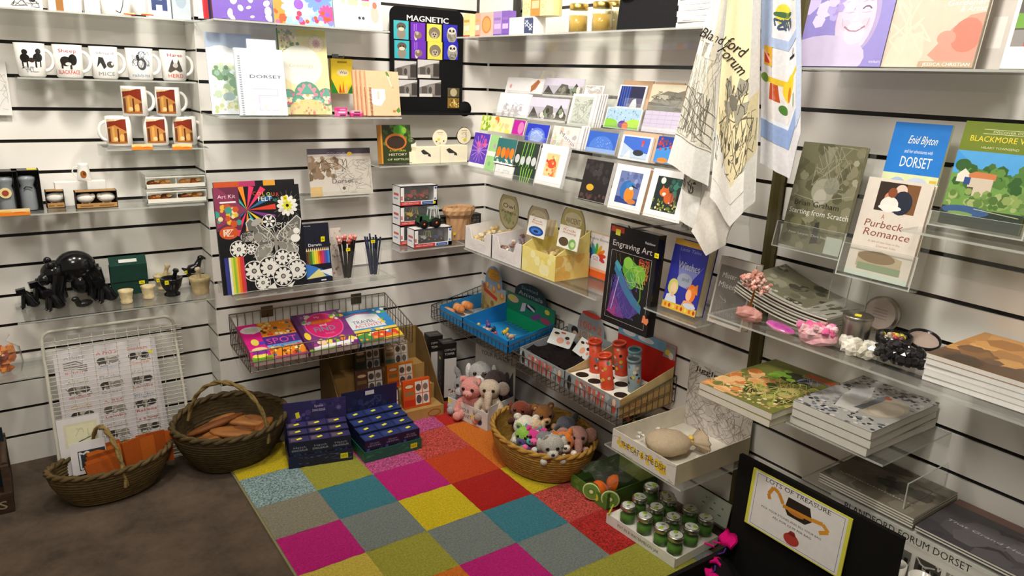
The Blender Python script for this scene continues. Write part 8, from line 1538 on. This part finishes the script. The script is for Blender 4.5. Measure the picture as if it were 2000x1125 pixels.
# ================================================================== plush toys
def plush(label, loc, rz, s, col, kind='bear', c2=None, group=None, tilt=(0, 0), eye='#141214', rest=False):
    """sitting plush toy about s metres high, facing -y"""
    o = thing('plush_toy', label, 'plush toy', loc, group=group, rot=(R(tilt[0]), R(tilt[1]), R(rz))); c2 = c2 or col; M = S(s)
    b = MB('plush'); b.ball((0, 0, .30), (.24, .21, .30), col, n=16, k=10, M=M, bump=.03)
    if rest:
        for x in (-1, 1): b.tube([(x*.15, -.10, .40), (x*.22, -.22, .40), (x*.20, -.27, .46)], [.08, .075, .07], col, n=10, M=M); b.ball((x*.19, -.28, .47), .08, c2, n=10, k=6, M=M)
    for x in ((-1, 1) if not rest else ()): b.tube([(x*.14, -.05, .42), (x*.26, -.14, .30), (x*.27, -.22, .20)], [.085, .085, .08], col, n=10, M=M); b.ball((x*.27, -.23, .19), .085, c2, n=10, k=6, M=M); b.tube([(x*.13, -.08, .12), (x*.20, -.26, .10), (x*.22, -.36, .11)], [.11, .10, .09], col, n=10, M=M); b.ball((x*.22, -.37, .12), (.095, .07, .10), c2, n=10, k=6, M=M)
    b.build('body', o)
    h = MB('plush'); hz = .68
    h.ball((0, -.04, hz), (.25, .23, .23), col, n=16, k=10, M=M, bump=.025)
    if kind == 'trunk': h.tube([(0, -.22, hz-.02), (0, -.34, hz-.10), (0, -.36, hz-.22), (0, -.40, hz-.30)], [.10, .085, .07, .06], col, n=10, M=M)
    hd_ = h.build('head', o)
    sn = MB('plush')
    if kind in ('bear', 'dog', 'cat', 'cow'): sn.ball((0, -.24, hz-.06), (.13, .10, .10), c2, n=12, k=7, M=M); sn.ball((0, -.33, hz-.02), (.04, .03, .03), '#2a2224', 'gloss', n=8, k=5, M=M)
    elif kind == 'pig': sn.ball((0, -.26, hz-.03), (.11, .07, .08), c2, n=12, k=7, M=M); [sn.ball((x*.035, -.325, hz-.03), .018, '#8a4a48', n=6, k=4, M=M) for x in (-1, 1)]
    elif kind == 'donkey': sn.ball((0, -.27, hz-.10), (.15, .12, .13), c2, n=12, k=7, M=M); sn.tube([(-.08, -.37, hz-.12), (0, -.39, hz-.14), (.08, -.37, hz-.12)], .010, '#3a3636', n=5, M=M)
    elif kind == 'trunk': sn.ball((0, -.40, hz-.30), .06, c2, n=8, k=5, M=M)
    sn.build('snout', hd_)
    for x in (-1, 1):
        e = MB('plush')
        if kind in ('bear',): e.ball((x*.19, 0, hz+.19), (.085, .045, .085), col, n=10, k=6, M=M); e.ball((x*.19, -.03, hz+.185), (.05, .025, .05), c2, n=8, k=5, M=M)
        elif kind == 'cat': e.tube([(x*.14, -.01, hz+.15), (x*.19, -.01, hz+.24), (x*.21, -.01, hz+.31)], [.08, .055, .012], col, n=8, M=M)
        elif kind == 'donkey': e.tube([(x*.13, 0, hz+.17), (x*.20, .0, hz+.32), (x*.24, -.02, hz+.44)], [.055, .075, .02], col, n=8, M=M)
        elif kind == 'trunk': e.ball((x*.30, -.02, hz+.02), (.16, .04, .18), c2, n=12, k=7, M=M)
        elif kind == 'pig': e.tube([(x*.14, -.03, hz+.17), (x*.20, -.10, hz+.22), (x*.21, -.15, hz+.17)], [.07, .055, .012], col, n=8, M=M)
        else: e.ball((x*.25, -.03, hz+.02), (.065, .06, .17), c2 if kind == 'dog' else col, n=10, k=6, M=M)
        e.build('ear', hd_); y = MB('gloss'); y.ball((x*.10, -.245, hz+.06), (.04, .025, .042), eye, n=10, k=6, M=M); y.build('eye', hd_)
    return o
# white box of larger plush toys in the corner
bx = thing('plush_box', 'white cardboard box of larger plush toys in the corner', 'box', (-.318, -.405, .0132), R(-76)); w_, d_ = .222, .16
b = MB('board'); W1 = '#cfcac6'; t = .003; b.box(-w_/2, w_/2, 0, t, 0, .075, W1); b.box(-w_/2, w_/2, t, d_, 0, t, W1); b.box(-w_/2, -w_/2+t, t, d_, t, .085, W1); b.box(w_/2-t, w_/2, t, d_, t, .10, W1)
a = Art(b, w_, .075); a.txt('YOUR', .45, .52, .24, '#2a2828', w=.2); a.txt('PLANET', .47, .22, .24, '#2a2828', w=.26); a.ell(.68, .4, .09, .22, '#e0c84a'); a.ell(.8, .34, .07, .2, '#3a3a6a'); a.ell(.04, .8, .05, .12, '#e8d84a'); b.build('carton', bx)
b = MB('board'); b.box(-w_/2, w_/2, d_-t, d_, t, .27, '#a6a29c'); a = Art(b, w_, .27, lambda x, z, e: (x-w_/2, d_-t-e, z)); a.txt('YOUR PLANET', .5, .86, .07, '#2c2a2a', w=.7); a.poly([(.75, .4), (.95, .75), (.98, .3)], '#3a3836'); b.build('header_board', bx)  # back of the white box, its shade put into the greyer board colour
Mb = Matrix.Translation(bx.location) @ RZ(-76)
for (x, y, z, rz, s, c_, k, c2, lb, tl) in (
    (-.078, .062, .006, -50, .17, '#8a8a8e', 'donkey', '#a8a8aa', 'grey plush donkey at the left of the white box', (0, 0)),
    (-.035, .115, .03, -40, .21, '#a8a6a6', 'dog', '#d8d4d2', 'grey and white plush dog at the back of the white box', (0, 0)),
    (.035, .12, .03, -30, .19, '#4a3c3c', 'cow', '#3a3032', 'dark brown plush animal behind the cream elephant', (0, 0)),
    (-.018, .055, .012, -55, .19, '#d8908a', 'pig', '#e0a098', 'pink plush pig leaning out over the box front', (8, 0)),
    (.058, .068, .03, -40, .175, '#c9b8a4', 'trunk', '#a89a90', 'cream plush elephant at the right of the white box', (4, 0))):
    p = Mb @ Vector((x, y, z)); plush(lb, p, rz, s, c_, k, c2, 'larger plush toys', tl)
# round basket of small plush toys
pb_o = wicker('round golden wicker basket of small plush toys on the rug', (-.245, -.805, .0132), .165, .212, .122, .80, 12, '#a8803a', 0, .009, name='wicker_basket')
toys = [((1018, 836), .14, '#dcd6c8', 'bear', '#e8e2d8', 'white plush bear at the back left of the round basket', -30),
 ((1062, 815), .13, '#8a5a30', 'bear', '#c89a6a', 'brown plush bear at the back of the round basket', -20),
 ((1018, 808), .12, '#7a3a2a', 'cow', '#5a3024', 'reddish brown plush toy half hidden at the back of the basket', -50),
 ((1100, 832), .125, '#5a5c66', 'trunk', '#6a6c74', 'dark grey plush elephant at the back right of the basket', 10),
 ((1128, 862), .13, '#a87a70', 'trunk', '#b88a7c', 'dusty pink plush elephant at the right of the basket', -30),
 ((1040, 840), .115, '#d8c09a', 'cow', '#e8d0b0', 'tan plush toy with cream muzzle in the middle of the basket', -40),
 ((1042, 862), .12, '#d0408c', 'pig', '#e86aa8', 'bright pink plush pig in the middle of the basket', -45),
 ((1000, 868), .115, '#8ab84a', 'bear', '#5a4a8a', 'green and purple plush toy at the left of the basket', -60),
 ((1016, 888), .105, '#2aa0a4', 'cat', '#4ab8ba', 'turquoise plush toy at the front left of the basket', -50),
 ((1052, 893), .11, '#7c7c80', 'bear', '#d8d6d4', 'grey and white plush toy at the front of the basket', -40),
 ((1085, 872), .135, '#b0aca4', 'dog', '#cfcac0', 'pale grey plush dog in the centre right of the basket', -35),
 ((1094, 898), .115, '#8a8488', 'bear', '#7a3a2c', 'grey plush toy with rusty inner ears at the basket front', -20),
 ((1135, 890), .12, '#d8782c', 'cat', '#f0e8e0', 'orange and white plush cat at the right front of the basket', -30),
 ((1112, 905), .10, '#c8c2ba', 'bear', '#d8d2ca', 'whitish plush toy low at the front right of the basket', -30)]
for (px, s, c_, k, c2, lb, rz) in toys:
    s *= 1.24; q = atz(px, .145); dx, dy = q.x+.245, q.y+.805; l_ = math.hypot(dx/.102, dy/.148)
    if l_ > 1: dx, dy = dx/l_, dy/l_
    plush(lb, Vector((-.245+dx, -.805+dy, .134-.62*s+.02)), rz, s, c_, k, c2, 'small plush toys in the round basket', (rnd.uniform(-4, 12), rnd.uniform(-8, 8)), rest=True)
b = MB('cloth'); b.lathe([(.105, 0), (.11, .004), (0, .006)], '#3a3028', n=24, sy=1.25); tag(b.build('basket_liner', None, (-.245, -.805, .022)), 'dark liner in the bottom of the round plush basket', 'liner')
# ---- green box of fruit pots
o = thing('fruit_display', 'green display box of kiwi and orange pots on the floor', 'display box', (-.262, -1.085, .0138), YAWW['C']); w_, d_ = .182, .225; b = MB('board'); GN = '#4a6a2c'; t = .003
b.box(-w_/2, w_/2, 0, t, 0, .045, '#56782f'); b.box(-w_/2, w_/2, t, d_, 0, t, '#2c3a1c'); b.box(-w_/2, -w_/2+t, t, d_, t, .06, GN); b.box(w_/2-t, w_/2, t, d_, t, .06, GN); a = Art(b, w_, .045); a.ell(.72, .5, .06, .3, '#d8c83a'); a.ell(.7, .6, .03, .15, '#e8e090'); a.speck(8, .05, .1, .6, .9, ['#6a8a3a', '#3f5a24'], .03, .06); b.build('carton', o)
b = MB('board'); b.box(-w_/2, w_/2, d_-t, d_, t, .235, '#7f9048'); a = Art(b, w_, .235, lambda x, z, e: (x-w_/2, d_-t-e, z)); a.rect(0, .74, 1, 1, '#33461f'); [a.ell(.15+.18*i, .87, .06, .05, c) for i, c in enumerate(['#c8502c', '#d8a83a', '#8aa84a', '#c87a3a', '#a84a3a'])]; a.rect(0, .0, 1, .74, '#8f9a55'); a.ell(.5, .4, .3, .2, '#a8b070'); a.txt('FRUITS', .5, .6, .07, '#4a5a24', w=.5); b.build('header_board', o)
def fruit_pot(label, p, z, outer, face, rz, flip=0):
    q = atz(p, z); b = MB('matte'); r = .031
    vs = []; 
    b.lathe([(0, -.027), (r*.6, -.023), (r*.95, -.010), (r, 0)], outer, n=20, M=RX(90+flip) @ S(1)); b.lathe([(r, 0), (r*.94, .0012), (0, .0014)], '#c8d89a' if face == 'k' else '#f0c080', n=20, M=RX(90+flip), smooth=False)
    b.lathe([(r*.86, .0015), (r*.86, .0018), (0, .0019)], '#6f9440' if face == 'k' else '#e8862c', n=18, M=RX(90+flip), smooth=False); b.lathe([(r*.22, .002), (0, .0024)], '#dfe4b8', n=10, M=RX(90+flip), smooth=False)
    for i in range(12): a_ = 2*math.pi*i/12; b.ball((r*.36*math.cos(a_), r*.36*math.sin(a_), .002), (.0014, .0014, .0008), '#2a2a1c', n=5, k=3, M=RX(90+flip))
    tag(b.build('fruit_pot', None, (q.x, q.y, z), (0, 0, R(rz))), label, 'fruit pot', 'fruit shaped pots')
fruit_pot('kiwi half pot standing at the left in the green box', (1155, 960), .051, '#6a5a2c', 'k', -60); fruit_pot('orange half pot behind the left kiwi', (1172, 955), .052, '#d8641c', 'o', 110); fruit_pot('orange pot at the back of the green box', (1200, 945), .052, '#d8641c', 'o', 60, 20); fruit_pot('kiwi half pot in front at the right of the green box', (1192, 975), .050, '#6a4a24', 'k', -50)
b = MB('film'); vs = [(-.02, -.02, .0)]
n = 10; vs = []; fs = []
for j in range(n+1):
    for i in range(n+1): vs.append((-.25+.17*j/n, -1.0-.165*i/n, .088+.010*math.sin(i*1.8+j)+rnd.uniform(-.006, .006)))
for j in range(n):
    for i in range(n): fs.append((j*(n+1)+i, j*(n+1)+i+1, (j+1)*(n+1)+i+1, (j+1)*(n+1)+i))
b.add(vs, fs, '#fff'); tag(b.build('clear_film', None), 'crinkled clear film over the kiwi and orange pots', 'film')
# ---- white tray of green jars
o = thing('jar_tray', 'white cardboard tray of green jars on the floor', 'tray', (-.30, -1.364, .0138), YAWW['C']+R(3)); w_, d_ = .275, .20; b = MB('board')
b.box(-w_/2, w_/2, 0, .003, 0, .034, '#d6d4cc'); b.box(-w_/2, w_/2, .003, d_, 0, .028, '#ded9d0'); a = Art(b, w_, .034); a.txt('PUT IN A WATERMELON JAR', .48, .35, .32, '#4a4a44', w=.6); b.build('carton', o)
Mj = Matrix.Translation(o.location) @ RZ(-87); first = None; jn = 0
for (px, py) in ((915, 872), (995, 928), (1075, 985), (1157, 1045), (990, 820), (1072, 870), (1155, 920), (1245, 975), (1135, 830), (1240, 878), (1318, 925), (1035, 760), (1015, 668), (1165, 790)):
    q = atz(m4(px, py), .0425); r = .0245
    l = Mj.inverted() @ q; l.x = min(max(l.x, -w_/2+.026), w_/2-.026); l.y = min(max(l.y, .028), d_-.026); q = Mj @ l
    if first is None:
        j = thing('herb_jar', '', 'jar', q, 0, 'green glass jars on the white tray')
        b = MB('glass'); b.lathe([(r*.86, 0), (r, .005), (r, .036), (r*.9, .044)], '#fff', n=20); b.build('glass_body', j)
        b = MB('matte'); b.lathe([(0, .002), (r*.88, .003), (r*.9, .026), (r*.5, .03), (0, .031)], '#4a7a24', n=16, wob=lambda i, k: 1+.05*math.sin(i*2.1+k)); b.build('green_filling', j)
        b = MB('metal'); b.lathe([(r*.95, .044), (r*.98, .046), (r*.98, .056), (r*.92, .058), (0, .058)], '#c4c4bc', n=22); b.build('lid', j)
        b = MB('paper'); b.lathe([(r*.8, .0584), (0, .0586)], '#c8ccc0', n=18, smooth=False); b.ball((.009, .006, .0588), (.008, .006, .0006), '#9ab82c', n=8, k=4); b.ball((-.006, -.004, .0588), (.007, .004, .0004), '#8a8e84', n=7, k=4); b.build('lid_label', j); first = j
    else: j = copy_tree(first); j.location = q
    j.rotation_euler = (0, 0, rnd.uniform(0, 6)); jn += 1
    j['label'] = 'green glass jar with printed silver lid, ' + ['front left corner', 'second along the front row', 'third along the front row', 'front right corner', 'second row, leftmost', 'second row, second', 'second row, third', 'second row, rightmost', 'back row, middle', 'back row, second from right', 'back row, rightmost', 'back row, second from left', 'back row, leftmost', 'behind the middle jars'][jn-1] + ' of the tray'
for k in (11, 12, 13): pass
b = MB('gloss'); b.tube([(-.31, -1.238, .050), (-.27, -1.215, .058)], .003, '#a8c03a'); tag(b.build('green_stick', None), 'thin lime green stick at the left end of the jar tray', 'stick')
facing('instruction_card', 'pale greenish card with small drawings behind the jars', 'card', 'C', m4(1262, 800), m4(1425, 905), m4(1258, 668), .06, 10, .003, '#b8c0b0', lambda a: (a.rect(0, 0, 1, 1, '#bcc4b6'), [a.ell(x, y, .06, .03, '#5a7a4a') for x, y in ((.25, .5), (.5, .42), (.75, .34))], [a.ell(x, y, .03, .03, '#6a6e66') for x, y in ((.3, .75), (.55, .7), (.8, .66))], a.scrib(8, .1, .2, .9, .9, '#98a292', .008, .1)))
